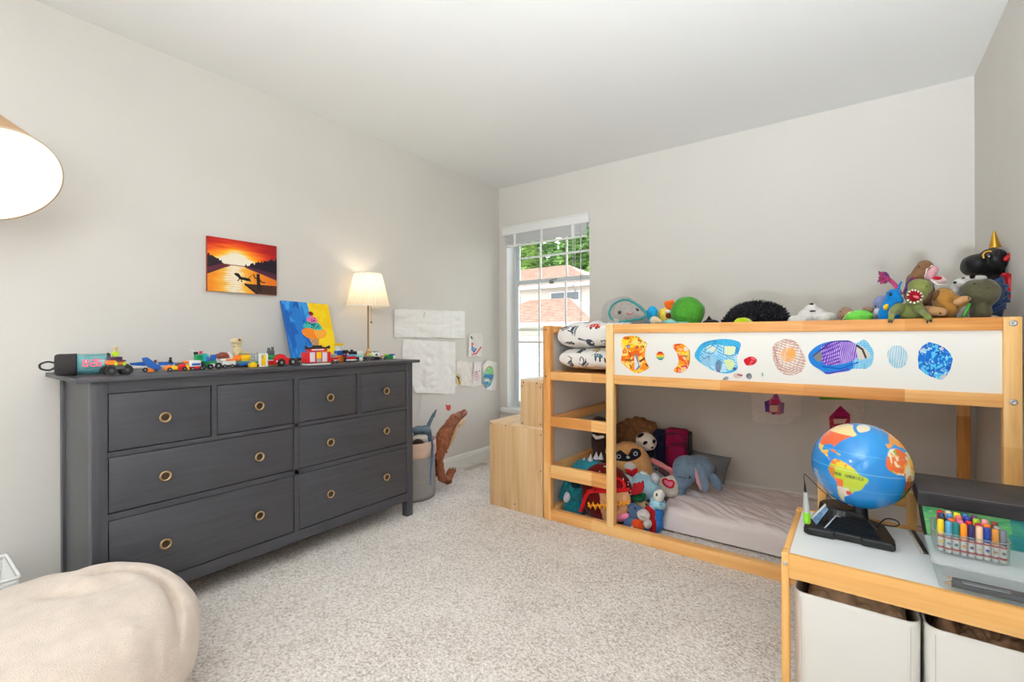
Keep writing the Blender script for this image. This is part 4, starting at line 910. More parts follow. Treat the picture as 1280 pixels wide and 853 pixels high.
toy('toy_pickup', 'small red toy car with white bumper right of the fire station', 'toy car', P_, 419, G, [
    ('body', RED, [('b', 414, 445.5, 423.5, 451.5, .0, .026)]), ('cab', SIL, [('b', 415, 441, 421, 446, .004, .022)]), ('bumper', WHT, [('b', 416, 448.3, 423.8, 450, -.0015, .002)])] + wheels([(416.5, 451, 2.1, -.002, .004), (422, 450.6, 2.1, -.002, .004)]))
P_ = TP(426, 449, .30)
toy('toy_brick_lookout', 'yellow-topped toy brick lookout with white middle and blue base', 'toy tower', P_, 426, 'toy brick buildings on the dresser', [
    ('platform', YEL, [('b', 421.3, 428, 429.6, 431, .0, .03), ('s', 421.5, 429.5, 428, 3, .01)]), ('post', WHT, [('b', 421.8, 431, 423.2, 437.5, .002, .026), ('b', 427.6, 431, 428.8, 437.5, .002, .026), ('b', 423.2, 431, 427.6, 437.5, .012, .026)]), ('base', BLU, [('b', 421.2, 437.2, 430, 443, .0, .03)]), ('lower_brick', ORG, [('b', 422, 443, 432, None, .0, .036)])])
P_ = TP(435, 449, .36)
toy('toy_steam_engine', 'black toy brick engine behind the small red car', 'toy engine', P_, 437, G, [
    ('boiler', BLK, [('b', 430.5, 436.5, 435.5, 441, .0, .02), ('b', 434, 438, 446, 442.5, .004, .028), ('b', 439, 436, 441.5, 439, .01, .02)]), ('footplate', DRD, [('b', 431, 442, 446, 445, .0, .03)]), ('nose', PINK, [('e', 434.5, 441.5, 1.2, 1.2, -.002)]), ('underframe', BLK, [('b', 432, 445, 446, None, .004, .026)])])
P_ = TP(441, 451.5)
toy('toy_tipper', 'red and white toy truck with a pale blue roof', 'toy truck', P_, 441, G, [
    ('body', RED, [('b', 436.5, 444.5, 445, 448, .0, .026)]), ('bumper', WHT, [('b', 436, 448, 445.5, 450, -.001, .026)]), ('roof', LTB, [('b', 436.5, 442, 445.5, 444.5, .002, .026)])] + wheels([(438, 450, 1.6, -.001, .004), (444, 449.8, 1.6, -.001, .004)]))
P_ = TP(451, 450.5)
toy('toy_ambulance', 'white toy brick van with pale green roof in front of the table lamp', 'toy van', P_, 451, G, [
    ('body', WHT, [('b', 449, 445.5, 453.5, 450, -.002, .026), ('b', 447, 438, 453.5, 441.5, .014, .03)]), ('roof', mat((140, 204, 196), .4), [('b', 446, 442.5, 455, 445.5, .0, .03)]), ('cab', BLK, [('b', 445.5, 445.5, 449, 450.2, .0, .026), ('b', 453.5, 445.5, 456, 450, .0, .026)])] + wheels([(447.5, 449.2, 1.9, -.002, .004), (455, 448.8, 1.9, -.002, .004)]))
P_ = TP(463, 449.5)
toy('toy_buggy', 'small dark toy buggy at the foot of the table lamp', 'toy car', P_, 463, G, [
    ('body', DGR, [('b', 457.5, 444.5, 468, 447.5, .0, .024)]), ('seat', GRY, [('b', 459, 443, 463, 445, .006, .018)])] + wheels([(459.5, 447.2, 2.0, -.002, .005), (466, 447, 2.2, -.002, .005)]))
P_ = TP(470, 449)
toy('toy_helicopter', 'white and green toy helicopter with a long thin rotor', 'toy helicopter', P_, 470, G, [
    ('body', WHT, [('e', 469, 442.6, 5.2, 3, .016, .012), ('b', 463, 440.5, 474, 443, .008, .024)]), ('stripe_brick', LIM, [('b', 461.5, 441.5, 465.5, 445, .006, .024)]), ('rotor', DGR, [('b', 463, 438.2, 473, 439, .012, .018), ('b', 468, 439, 469, 441, .012, .018)]), ('window', DGR, [('e', 470.5, 442.4, 1.4, 1.6, .004, .004)]), ('skid', BLK, [('b', 466.5, 445, 474, None, .004, .026)])])
P_ = TP(478, 448.6)
toy('toy_kart', 'tiny brown toy kart beside the helicopter', 'toy car', P_, 478, G, [
    ('body', TAN, [('b', 475, 444.6, 482, 446.8, .0, .02)]), ('seat', BRN, [('b', 476.5, 443.8, 480, 445, .004, .014)])] + wheels([(476, 446.8, 1.7, -.002, .004), (481.5, 446.6, 1.9, -.002, .004)]))
P_ = TP(488, 447.6)
toy('toy_brick_block', 'green and blue toy brick block at the far right of the toy row', 'toy brick', P_, 488, 'toy brick buildings on the dresser', [
    ('green_brick', GRN, [('b', 483.5, 442, 491.5, None, .0, .026)]), ('blue_brick', BLU, [('b', 486.5, 441.6, 493.5, 443.5, -.001, .027)]), ('lime_brick', LIM, [('b', 483.5, 441.7, 486.3, 443.5, -.001, .02)]), ('white_plate', WHT, [('b', 491.7, 444, 494, None, .002, .024)])])

# ================================================================== FABRIC BIN BEHIND THE DRESSER, TOY DINOSAUR
bc = V((.22, 2.20, 0))
bn = thing('fabric_bin', 'grey felt fabric bin of soft toys between dresser and wall corner', 'bin', bc)
FEL = mat((146, 142, 140), .98, var=.22, vs=180, bump=.5, bs=500)
def binr(z, r):
    return [bc + V((math.cos(a) * r * (1 + .02 * math.sin(3 * a + z * 9)), math.sin(a) * r * (1 + .02 * math.cos(2 * a + z * 7)), z)) for a in [2 * math.pi * k / 40 for k in range(40)]]
m = MB(); m.loft([binr(z, r) for z, r in ((0, .12), (.004, .16), (.03, .17), (.06, .166), (.09, .172), (.2, .168), (.3, .168), (.33, .167))], cap=False); m.add(binr(0.001, .16), [tuple(range(40))]); mk('body', m, FEL, bn)
m = MB(); m.loft([binr(z, r) for z, r in ((.29, .172), (.30, .177), (.38, .174), (.39, .168), (.38, .163), (.30, .160))], cap=False); mk('rim_band', m, mat((206, 178, 160), .9, var=.1, bump=.3), bn)
mk('lining', MB().loft([binr(z, r) for z, r in ((.02, .150), (.30, .158))], cap=False).add(binr(.02, .15), [tuple(range(40))]), mat((170, 160, 150), .95), bn)
EYE = mat((18, 18, 20), .12, spec=.8)
def soft(name, label, cat, P_, base, group, parts, vox=.006, dis=.004):
    """soft toy: base = (px, py or world z); parts = (name, material, [pixel blobs], opts)"""
    t = None
    meshes = []
    for q in parts:
        nm, mt, it = q[:3]; kw = dict(vox=vox, it=4, dis=dis, ds=26, seed=len(label)); kw.update(q[3] if len(q) > 3 else {})
        raw = kw.pop('raw', None); lab = kw.pop('label', None); plain = kw.pop('plain', False)
        if raw: m = raw
        elif plain or nm in ('eye', 'nose', 'nostril', 'pupil', 'tongue_tip') and all(not isinstance(x[0], str) for x in it):
            m = MB(); [P_.ell(m, *x) for x in it]
        else: m = P_.blob(it, **kw)
        meshes.append((nm, mt, m, lab))
    allz = [v.z for _, _, m, _ in meshes for v in m.v]
    m0 = meshes[0][2]; xs = [v.x for v in m0.v]; ys = [v.y for v in m0.v]
    t = thing(name, label, cat, ((min(xs) + max(xs)) / 2, (min(ys) + max(ys)) / 2, min(allz)), group)
    first = None
    for nm, mt, m, lab in meshes:
        o = mk(nm, m, mt, t)
        if lab: o['label'] = lab
    return t
def zb(P_, z): return z
def pyz(P_, px, z, dy=0):
    """photo row of height z on the plane at column px"""
    lo, hi = 0, 1200
    for _ in range(40):
        mid = (lo + hi) / 2
        if P_.pt(px, mid, dy).z > z: lo = mid
        else: hi = mid
    return (lo + hi) / 2

# ------------------------------------------------------------------ toys in the fabric bin
Q = Pic('x', .22)
GRP = 'soft toys in the fabric bin'
soft('plush_shark', 'blue-grey plush shark tail-up in the fabric bin', 'soft toy', Q, None, GRP, [
    ('body', plush((96, 116, 132)), [Q.c((530, 540), (524, 545), 9, 8), (526, 538, 11, 6, 0, .06, 12), Q.c((532, 546), (534, 566), 7, 5), Q.c((533, 536), (538, 524), 2.6, 2.2), Q.c((538, 524), (544, 513), 2.4, 1.4), Q.c((541, 520), (545, 511.5), 2.0, 1.0), Q.c((537, 540), (540, 556), 2.0, 1.6, -.04, -.04)]),
    ('belly', plush((214, 204, 196)), [(524, 548, 8, 6, -.03, .05), (528, 552, 6, 6, -.04, .03)]),
    ('eye', EYE, [(527, 540, .9, .9, -.055, .004)])], vox=.005)
soft('plush_bear', 'dark brown soft toy sunk in the fabric bin below the shark', 'soft toy', Q, None, GRP, [('body', plush((58, 44, 38)), [(521, 556, 7, 8, -.06, .04), (522, 562, 7, 9, -.05, .045)])], vox=.006)
m = MB()
rb = plush((88, 112, 140))
for off in (0, 5): m.box((0, 0, 0), (.001, .001, .001))
q = MB(); q.tube([Q.pt(538, 545, -.17), Q.pt(540, 556, -.178), Q.pt(539.5, 570, -.185), Q.pt(537.5, 590, -.178), Q.pt(537, 606, -.176)], [.007, .008, .009, .006, .004], 10)
single('fabric_strap', q, rb, 'blue fabric strap hanging down the side of the grey bin', 'strap', None)

# big plastic toy dinosaur
D = Pic('x', .29)
TRX = mat((142, 78, 46), .42, var=.35, vs=30, bump=.8, bs=90, bd=.006, spec=.5)
BEL = mat((216, 178, 138), .45, var=.15, vs=40, bump=.4, bs=90)
tr = thing('toy_dinosaur', 'large brown plastic toy tyrannosaur standing by the left wall beside the grey bin', 'toy dinosaur', tuple(D.pt(556, 600)[:2]) + (0,))
bd = [D.c((554, 545), (562, 531), 10, 7.6), D.c((551, 556), (554, 545), 9.5, 10), D.c((562, 531), (568, 524), 7.6, 6.4), (574, 519.5, 9.5, 4.8, 0, .036, -20), (568, 523, 7, 6.2, 0, .038), D.c((551, 556), (547, 570), 9, 6.5, .0, -.02), D.c((547, 570), (549, 586), 6.4, 4.6, -.02, -.02), D.c((549, 586), (551, 597), 4.8, 5.4, -.02, -.02), D.c((551, 597), (559, 600.5), 5.2, 5.2, -.02, -.02), D.c((559, 599), (566, 588), 4.6, 3.0, -.02, -.02), D.c((556, 600), (561, 588), 3.4, 2.4, .0, .0),
      D.c((546, 556), (541, 572), 6, 4.6, .05, .06), D.c((541, 572), (545, 592), 4.4, 3.2, .06, .07), D.c((545, 592), (551, 594), 3.2, 2.4, .07, .07)]
bdm = D.blob(bd, vox=.005, it=3, dis=.006, ds=45)
for v in bdm.v: v.z = max(v.z, .004)
mk('body', bdm, TRX, tr)
mk('lower_jaw', D.blob([D.c((571, 530), (580, 525), 4.0, 2.2), D.c((572, 531.5), (576, 529), 3.6, 2.8)], vox=.004), BEL, tr)
mk('throat_stripe', D.blob([D.c((570, 532), (565.5, 546), 3.4, 3, -.0, -.0), D.c((565.5, 546), (559, 560), 3, 1.8, -.0, -.0)], vox=.004), BEL, tr)
mk('arm', D.blob([D.c((558, 550), (556.5, 558), 2.4, 1.8, -.048, -.054), D.c((556.5, 558), (557.5, 566), 1.6, 1, -.054, -.052)], vox=.0035), TRX, tr)
mk('eye', MB().ell(D.pt(569, 520.5, -.04), .006, n=12), EYE, tr)
m = MB()
for px, py, dy in ((564.2, 586.5, -.028), (567.6, 587, -.018), (560.8, 587, -.002)):
    a = D.pt(px, py + 1, dy); m.cyl(a, D.pt(px + .8, py - 3.4, dy), .0055, .002, 10)
mk('claw', m, mat((34, 30, 30), .3), tr)

# ================================================================== SOFT TOYS ON TOP OF THE LOFT BED
GT = 'soft toys on the loft bed'
ZM_ = .986
def dn(P_, px, dy=0): return pyz(P_, px, ZM_, dy)
# grey sleepy cushion with teal-rimmed face
Q = Pic('y', 2.56)
b0 = dn(Q, 781)
GR = (150, 146, 142)
t = soft('plush_cushion', 'round grey plush cushion with a teal-rimmed smiling face by the ladder post', 'soft toy', Q, None, GT, [
    ('body', plush((168, 166, 162)), [(779, (371 + b0) / 2, 26, (b0 - 371) / 2, .02, .10), (769, 394, 16, 20, .02, .085), (793, 402, 18, 22, .02, .085), Q.c((805, 398), (810, 404), 7, 4)], dict(vox=.008, dis=.003))])
def face_patch(t, P_, outline, dy, bulge, mats, name='face_patch', rim=None, rimr=.003):
    o = spl(outline, 8); n = len(o); cx = sum(p[0] for p in o) / n; cy = sum(p[1] for p in o) / n; rings = []
    for s in (1, .85, .6, .3, .02):
        rings.append([P_.pt(cx + (p[0] - cx) * s, cy + (p[1] - cy) * s, dy - bulge * (1 - s * s)) for p in o])
    back = [P_.pt(p[0], p[1], dy + .02) for p in o]
    m = MB().loft([back] + rings); mk(name, m, mats, t)
    if rim: mk('face_rim', MB().tube([P_.pt(p[0], p[1], dy) for p in o], rimr, 8, True), rim, t)
TEALP = plush((56, 140, 140))
face_patch(t, Q, [(762, 391), (768, 381), (781, 376), (793, 380), (803, 388), (808, 395), (803, 399), (788, 401.5), (773, 403), (764, 399)], -.072, .016, plush((158, 152, 147)), rim=TEALP, rimr=.0065)
for px, py, rx, ry, ro in ((774.8, 391.7, 2.2, 2.2, 0), (796.8, 388.4, 2.4, 1.5, 38)):
    m = MB(); Q.ell(m, px, py, rx, ry, -.086, .004, ro); mk('eye', m, EYE, t)
m = MB(); m.tube([Q.pt(x, y, -.0895) for x, y in spl([(783.5, 392), (785, 394), (788, 394.3), (790.5, 393), (791.3, 390.8)], 5, False)], .0014, 6); mk('mouth', m, plush((170, 70, 80)), t)
m = MB(); Q.ell(m, 787.2, 393.6, 2.6, 1.2, -.0872, .003); mk('tongue', m, plush((214, 120, 130)), t)
# blue bird
Q = Pic('y', 2.55)
soft('plush_bird', 'small bright blue plush bird with a cream belly next to the grey cushion', 'soft toy', Q, None, GT, [
    ('body', plush((36, 160, 214)), [(816, 391, 6.5, 7, .0, .028), (810.5, 393, 4, 4.5, .01, .02), (816, 386.5, 3.6, 3, 0, .016), (818, dn(Q, 818) - 14, 13, 15, .03, .035), Q.c((815, 396), (817, dn(Q, 817) - 8), 7, 9, .02, .02)]),
    ('belly', plush((226, 206, 170)), [(818.5, 402, 6.5, 5.5, -.024, .02), (824, 404, 4, 3.5, -.02, .016)]), ('wing', plush((120, 170, 200)), [(812.5, 403, 3.6, 3, -.018, .012)]), ('eye', EYE, [(812, 391.5, .7, .8, -.012, .003)])], vox=.005)
# orange and yellow
Q = Pic('y', 2.62)
soft('plush_fox', 'orange and yellow plush toy with pointed ears tucked behind the green ball', 'soft toy', Q, None, GT, [
    ('body', plush((234, 206, 84)), [(831, 395, 8.5, 9, .0, .04), (833, dn(Q, 833) - 16, 13, 16, .01, .05), Q.c((832, 400), (833, dn(Q, 833) - 10), 9, 10, .01, .01)]),
    ('ear', plush((226, 104, 30)), [(834, 382, 3.4, 5, .0, .014, -15), (840, 380, 3.2, 5, .0, .014, 8), (838, 386, 6, 4, .0, .02)]), ('muzzle', plush((240, 236, 228)), [(835.5, 391, 4.4, 2.3, -.032, .016)]), ('mouth', plush((110, 44, 30)), [(835.5, 396, 4, 3.4, -.028, .016)])], vox=.005)
# green ball
Q = Pic('y', 2.60)
t = soft('plush_ball', 'round green plush ball toy on the loft bed', 'soft toy', Q, None, GT, [
    ('body', plush((76, 148, 50), .2), [(859.5, 392, 21, 20, .0, .082), (859, (380 + dn(Q, 859)) / 2 + 6, 20, (dn(Q, 859) - 392) / 2, .0, .08)], dict(vox=.007))])
face_patch(t, Q, [(842, 384), (846, 377.5), (852, 374.2), (850, 384), (846.5, 398), (846, 408), (841, 403), (839.5, 394)], -.036, .004, plush((110, 166, 88)), 'side_panel')
# aqua toy lying flat
Q = Pic('y', 2.50)
soft('plush_blanket_toy', 'pale aqua flat plush toy lying on the guard rail in front of the green ball', 'soft toy', Q, None, GT, [
    ('body', plush((132, 192, 186)), [(836, 404.5, 8, 3.2, .0, .03, 0), (852, 405.5, 9, 2.2, .0, .02), Q.c((838, 408), (842, dn(Q, 840) - 7), 8, 8, .0, .0), (850, dn(Q, 850) - 8, 14, 8, .01, .03)])], vox=.005)
# black ears
Q = Pic('y', 2.62)
soft('plush_cat', 'black plush cat of which only one ear shows beside the green ball', 'soft toy', Q, None, GT, [
    ('body', plush((34, 30, 32)), [(888, 406, 11, 5, .0, .04), (888, (404 + dn(Q, 888)) / 2, 12, (dn(Q, 888) - 404) / 2, .0, .045), Q.c((886.5, 401), (886.5, 397.5), 2.8, .9)])], vox=.005)
# black shaggy dome
Q = Pic('y', 2.68)
bdy = Q.blob([(946, 404, 38, 23, .02, .12), (925, 406, 20, 12, .0, .08), (968, 406, 17, 12, .0, .08), (946, (400 + dn(Q, 946)) / 2, 36, (dn(Q, 946) - 400) / 2, .02, .11)], vox=.009)
sp_ = MB().join(bdy); rg = random.Random(3); cand = [i for i, v in enumerate(bdy.v) if v.z > 1.05]; cc = Q.pt(946, 412, .02)
for i in range(2600):
    v = bdy.v[rg.choice(cand)]; d = (v - cc); d.z += .01; d.normalize(); d += V((rg.uniform(-.5, .5), rg.uniform(-.5, .5), rg.uniform(-.5, .5))); d.normalize()
    sp_.cyl(v - d * .003, v + d * (.012 + rg.random() * .012), .0042, .0008, 5, cap=False)
tag(mk('plush_hedgehog', sp_, plush((22, 21, 26))), 'shaggy black plush mound in the middle of the loft bed', 'soft toy', GT)
Q = Pic('y', 2.55)
soft('plush_tennis_ball', 'lime yellow plush ball in front of the shaggy black mound', 'soft toy', Q, None, GT, [
    ('body', plush((200, 220, 40)), [(928, 407, 10.5, 8.5, .0, .036), (934, 407.5, 8, 7, .0, .03), (930, (404 + dn(Q, 930)) / 2, 11, (dn(Q, 930) - 404) / 2, .0, .036)]), ('seam', plush((236, 240, 190)), [Q.c((936, 401), (940, 406), 1.2, 1.2, -.034, -.03)], dict(vox=.003))], vox=.005)
# white fluffy dog
Q = Pic('y', 2.66)
soft('plush_dog', 'white fluffy plush dog with black ear tips lying behind the guard rail', 'soft toy', Q, None, GT, [
    ('body', plush((232, 228, 224), .08), [(1016, 397, 20, 9, .03, .06), (1014, 390, 10, 6.5, .03, .045), (1032, 400, 15, 8, .0, .05), (1000, 404, 16, 8, .0, .05), (1018, (404 + dn(Q, 1018)) / 2, 30, (dn(Q, 1018) - 402) / 2, .01, .07)], dict(dis=.012)),
    ('ear_tip', plush((28, 26, 28)), [(1014.5, 383.5, 4, 1.8, .02, .02)]), ('nose', EYE, [(1016, 391.5, 4.2, 1.1, -.016, .008)])], vox=.006)
# tan toy with green shell
Q = Pic('y', 2.60)
soft('plush_turtle', 'tan plush turtle with a bright green shell edge at the guard rail', 'soft toy', Q, None, GT, [
    ('body', plush((160, 128, 104)), [(1057, 396, 11, 9, .02, .05), (1085, 391, 9, 5, .05, .03), (1066, (398 + dn(Q, 1066)) / 2, 20, (dn(Q, 1066) - 398) / 2, .02, .05)]),
    ('shell', plush((120, 214, 84)), [(1074, 400, 19, 9.5, -.02, .035), (1074, (402 + dn(Q, 1074)) / 2, 20, (dn(Q, 1074) - 402) / 2, -.02, .035)]),
    ('shell_rim', plush((212, 240, 170)), [Q.c((1054, 403), (1058, 396), 1.4, 1.4, -.04, -.04), Q.c((1058, 396), (1064, 392.5), 1.4, 1.4, -.04, -.04)]), ('eye', EYE, [(1051, 392.5, .8, .8, -.014, .003)])], vox=.005)
# lilac
Q = Pic('y', 2.70)
soft('plush_elephant', 'round lilac-blue plush toy peeking out behind the blue dragon', 'soft toy', Q, None, GT, [
    ('body', plush((136, 146, 190)), [(1103, 384, 12, 11.5, .0, .06), (1103, (386 + dn(Q, 1103)) / 2, 13, (dn(Q, 1103) - 386) / 2, .0, .06)]), ('belly', plush((214, 216, 222)), [(1098, 394, 7, 6, -.046, .02)]), ('eye', EYE, [(1094.5, 386, 1.0, 1.2, -.043, .004)])], vox=.006)
# blue dragon with rope hair
Q = Pic('y', 2.53)
ROP = mat((176, 60, 110), .95, var=.5, vs=70, bump=.9, bs=260); ROP2 = mat((110, 66, 130), .95, var=.5, vs=70, bump=.9, bs=260)
m = MB(); rg = random.Random(8); tip = Q.pt(1112, 353, .0)
m.tube([Q.pt(1126, 372, .01), Q.pt(1121, 362, .0), Q.pt(1116, 356, .0), tip], .008, 8)
for i in range(60):
    a = rg.uniform(-1, 1); d = rg.uniform(-.02, .02); e = Q.pt(1101 + rg.uniform(-3.5, 9), 348 + rg.uniform(-6, 10), d); m.tube([tip + V((rg.uniform(-.004, .004), d * .2, 0)), (tip + e) / 2 + V((0, 0, .006)), e], [.0045, .0048, .0034], 5, mi=i % 2)
for i in range(26):
    a = Q.pt(1130, 370, .02); e = Q.pt(1142 + rg.uniform(-4, 5), 354 + rg.uniform(-4, 8), .05 + rg.uniform(-.01, .01)); m.tube([a, (a + e) / 2 + V((0, 0, .008)), e], [.005, .005, .0034], 5, mi=i % 2)
soft('plush_dragon', 'bright blue plush dragon with pink and purple rope hair', 'soft toy', Q, None, GT, [
    ('body', plush((22, 128, 204)), [(1117, 374, 11, 9.5, .0, .04), (1123, 378, 7, 5, -.02, .03), Q.c((1114, 382), (1108, 394), 8, 8), Q.c((1108, 394), (1107, dn(Q, 1107) - 8), 8, 9), Q.c((1122, 366), (1127, 356), 2.6, 1.4), (1122, (396 + dn(Q, 1122)) / 2, 16, (dn(Q, 1122) - 392) / 2, .01, .04)]),
    ('rope_hair', [ROP, ROP2], [], dict(raw=m)), ('eye', EYE, [(1113.5, 371, 2.2, 2.4, -.036, .006)]), ('eye_ring', plush((60, 190, 200)), [(1114, 371.4, 3.4, 3.4, -.029, .006)]), ('belly_patch', plush((240, 196, 40)), [(1107.5, 387.5, 3.6, 4.2, -.034, .012), (1110, 384, 1.6, 2, -.038, .01)]), ('nostril', EYE, [(1125, 374.5, .6, .6, -.048, .003)])], vox=.005)
# brown dinosaur with pink mouth
Q = Pic('y', 2.66)
soft('plush_dinosaur', 'brown plush dinosaur with wide open pink mouth, topmost of the dinosaur toys', 'soft toy', Q, None, GT, [
    ('body', plush((134, 98, 70)), [(1157, 338, 11, 9.5, .0, .045, -20), Q.c((1152, 343), (1146, 352), 9, 8), Q.c((1148, 354), (1150, 372), 12, 16, .02, .02), (1152, (376 + dn(Q, 1152)) / 2, 22, (dn(Q, 1152) - 366) / 2, .03, .055)]),
    ('palate', plush((222, 168, 176)), [(1164.5, 346, 8, 10, -.02, .028, 22)]), ('lower_jaw', plush((236, 206, 204)), [(1173, 354, 11.5, 6, -.015, .035, 14)]), ('tongue', plush((196, 36, 60)), [(1172, 351.5, 7.5, 3, -.035, .022, 12)]),
    ('teeth', plush((240, 236, 226)), [Q.c((1156.5, 350), (1159, 340), .9, .9, -.042, -.04), Q.c((1159, 340), (1166, 335.5), .9, .9, -.04, -.036), Q.c((1163, 353), (1172, 359.5), .9, .9, -.045, -.045), Q.c((1172, 359.5), (1183, 359), .9, .9, -.045, -.04)], dict(vox=.003)), ('eye', EYE, [(1149.5, 336.5, .9, 1.0, -.034, .004)])], vox=.005)
# olive dinosaur
Q = Pic('y', 2.50)
OLV = plush((128, 136, 76))
tm = MB()
for x, y in ((1134.5, 372), (1136.5, 367.5), (1140.5, 365.5), (1144.5, 365.8), (1148.5, 367.5), (1152, 370), (1154, 374), (1134.5, 379), (1138, 382), (1143, 382.8), (1148, 381), (1152, 378.5)):
    a = Q.pt(x, y, -.064); m_ = Q.pt(1144, 374, -.072); tm.cyl(a, a.lerp(m_, .26), .0042, .0006, 8)
soft('plush_dinosaur', 'olive green plush dinosaur with open red mouth and its paws over the guard rail', 'soft toy', Q, None, GT, [
    ('body', OLV, [(1150, 362, 16, 10.5, .0, .045, 18), (1146, 370, 14, 11.5, .0, .05), (1143, 380, 11, 6, -.01, .045), (1140, 396, 17, 14, .03, .05), Q.c((1124, 388), (1116, 394.5), 6.5, 4.8, .0, -.06), Q.c((1116, 394.5), (1114.5, 397), 4.4, 3.6, -.06, -.116), Q.c((1114.5, 397), (1113.5, 402.5), 3.6, 3.4, -.116, -.122), Q.c((1147, 387), (1153, 393.5), 6, 4.6, -.005, -.06), Q.c((1153, 393.5), (1158, 397), 4.2, 3.4, -.06, -.116), Q.c((1158, 397), (1161, 402.5), 3.4, 3.2, -.116, -.122), (1140, (400 + dn(Q, 1140)) / 2, 19, (dn(Q, 1140) - 400) / 2, .03, .05)]),
    ('mouth', plush((150, 20, 34)), [(1143.5, 373.5, 10.2, 8.0, -.046, .022, 12)], dict(dis=.001)), ('tongue', plush((232, 130, 140)), [(1145, 374.5, 4.8, 1.8, -.067, .006, 28)], dict(vox=.003)), ('teeth', plush((244, 240, 230)), [], dict(raw=tm)),
    ('claw', mat((40, 34, 30), .4), [Q.c((1111.8, 404.4), (1111.2, 406.4), 1.0, .6, -.127, -.128), Q.c((1114.6, 404.8), (1114.8, 406.8), 1.0, .6, -.128, -.128), Q.c((1159, 405), (1159.4, 407.4), 1.0, .6, -.13, -.13), Q.c((1163, 404), (1164.6, 405.8), 1.0, .6, -.128, -.128)], dict(vox=.0022, it=1)), ('eye', EYE, [(1158.5, 362, .9, 1.1, -.036, .004)])], vox=.005)
# golden lion cub
Q = Pic('y', 2.56)
GLD = plush((178, 128, 62)); GLT = plush((196, 150, 104))
soft('plush_lion', 'golden brown plush lion cub with pale paws between the green and grey dinosaurs', 'soft toy', Q, None, GT, [
    ('body', GLD, [(1180, 378, 16, 15, .0, .065), (1186, 388, 15, 12, .0, .06), Q.c((1196, 380), (1203, 382), 7, 6, -.02, -.02), (1180, (392 + dn(Q, 1180)) / 2, 22, (dn(Q, 1180) - 388) / 2, .02, .06)]),
    ('paw', GLT, [Q.c((1166, 392), (1178, 394), 6.5, 5.5, -.05, -.06), (1159, 392, 5, 6.5, -.03, .03)]), ('paw', GLT, [Q.c((1196, 382), (1206, 378), 5, 4.2, -.06, -.065), Q.c((1206, 377), (1212, 378), 2.4, 1.8, -.065, -.065)]),
    ('mane', plush((120, 82, 44)), [(1170, 373, 4, 8, -.03, .03, 25)]), ('nose', EYE, [(1175.5, 395.5, 1.3, 1.0, -.087, .005)]), ('pupil', EYE, [(1197, 388, 1, 1, -.068, .004)]), ('claw', EYE, [(1211, 377, 1.2, .9, -.082, .005)], dict(plain=True))], vox=.006)
# white dalmatian
Q = Pic('y', 2.74)
soft('plush_dalmatian', 'white plush puppy with black patches leaning behind the dark grey dinosaur', 'soft toy', Q, None, GT, [
    ('body', plush((232, 228, 224), .06), [(1202, 360, 12, 9.5, .0, .05, -25), Q.c((1196, 364), (1189, 372), 8, 6), (1218, 354, 16, 6, .01, .04), (1226, 352, 9, 4, .02, .03), (1204, (376 + dn(Q, 1204)) / 2, 22, (dn(Q, 1204) - 366) / 2, .02, .06)]),
    ('black_patch', plush((24, 22, 24)), [(1216, 349, 4.4, 4, -.03, .016)]), ('eye', EYE, [(1204.5, 351.5, 2.4, 1.1, -.03, .012, -12)]), ('nose', EYE, [(1194, 357, 2.6, 1.5, -.036, .012, -8)])], vox=.006)
# dark grey-olive dinosaur with blue spikes
Q = Pic('y', 2.58)
m = MB()
for (bx_, by_), (tx_, ty_) in zip([(1248, 358), (1252, 364), (1254, 371), (1254, 378), (1251, 386), (1247, 393)], [(1253, 350), (1262, 361), (1264, 371), (1263, 382), (1257, 391), (1252, 400)]):
    m.cyl(Q.pt(bx_, by_, .02), Q.pt(tx_, ty_, .02), .022, .003, 10)
soft('plush_dinosaur', 'large dark grey-olive plush dinosaur with blue back spikes near the right wall', 'soft toy', Q, None, GT, [
    ('body', plush((92, 88, 66)), [(1220, 370, 21, 17, .0, .07), (1234, 370, 17, 18, .0, .07), (1226, 392, 14, 16, .0, .055), (1224, (396 + dn(Q, 1224)) / 2, 13, (dn(Q, 1224) - 396) / 2, .0, .06)]),
    ('back_spikes', plush((44, 66, 104)), [], dict(raw=m)), ('back_panel', plush((48, 72, 112)), [Q.c((1246, 360), (1249, 376), 7, 8, .05, .05), Q.c((1249, 376), (1243, 391), 8, 7, .05, .05)]), ('nostril', EYE, [(1218.5, 358.5, 1.5, 1.3, -.055, .004)]), ('nostril', EYE, [(1235.5, 364, 1.2, 1.0, -.062, .004)])], vox=.006)
m = MB(); m.cyl(Q.pt(1204.5, 399, -.06), Q.pt(1212.5, 383.5, -.055), .0055, n=12)
m.cyl(Q.pt(1204.5, 399, -.06), Q.pt(1203.3, 401.5, -.061), .0055, .002, 12)
single('marker_pen', m, plastic((70, 160, 50)), 'green pen standing between the lion cub and the grey dinosaur', 'pen', None)
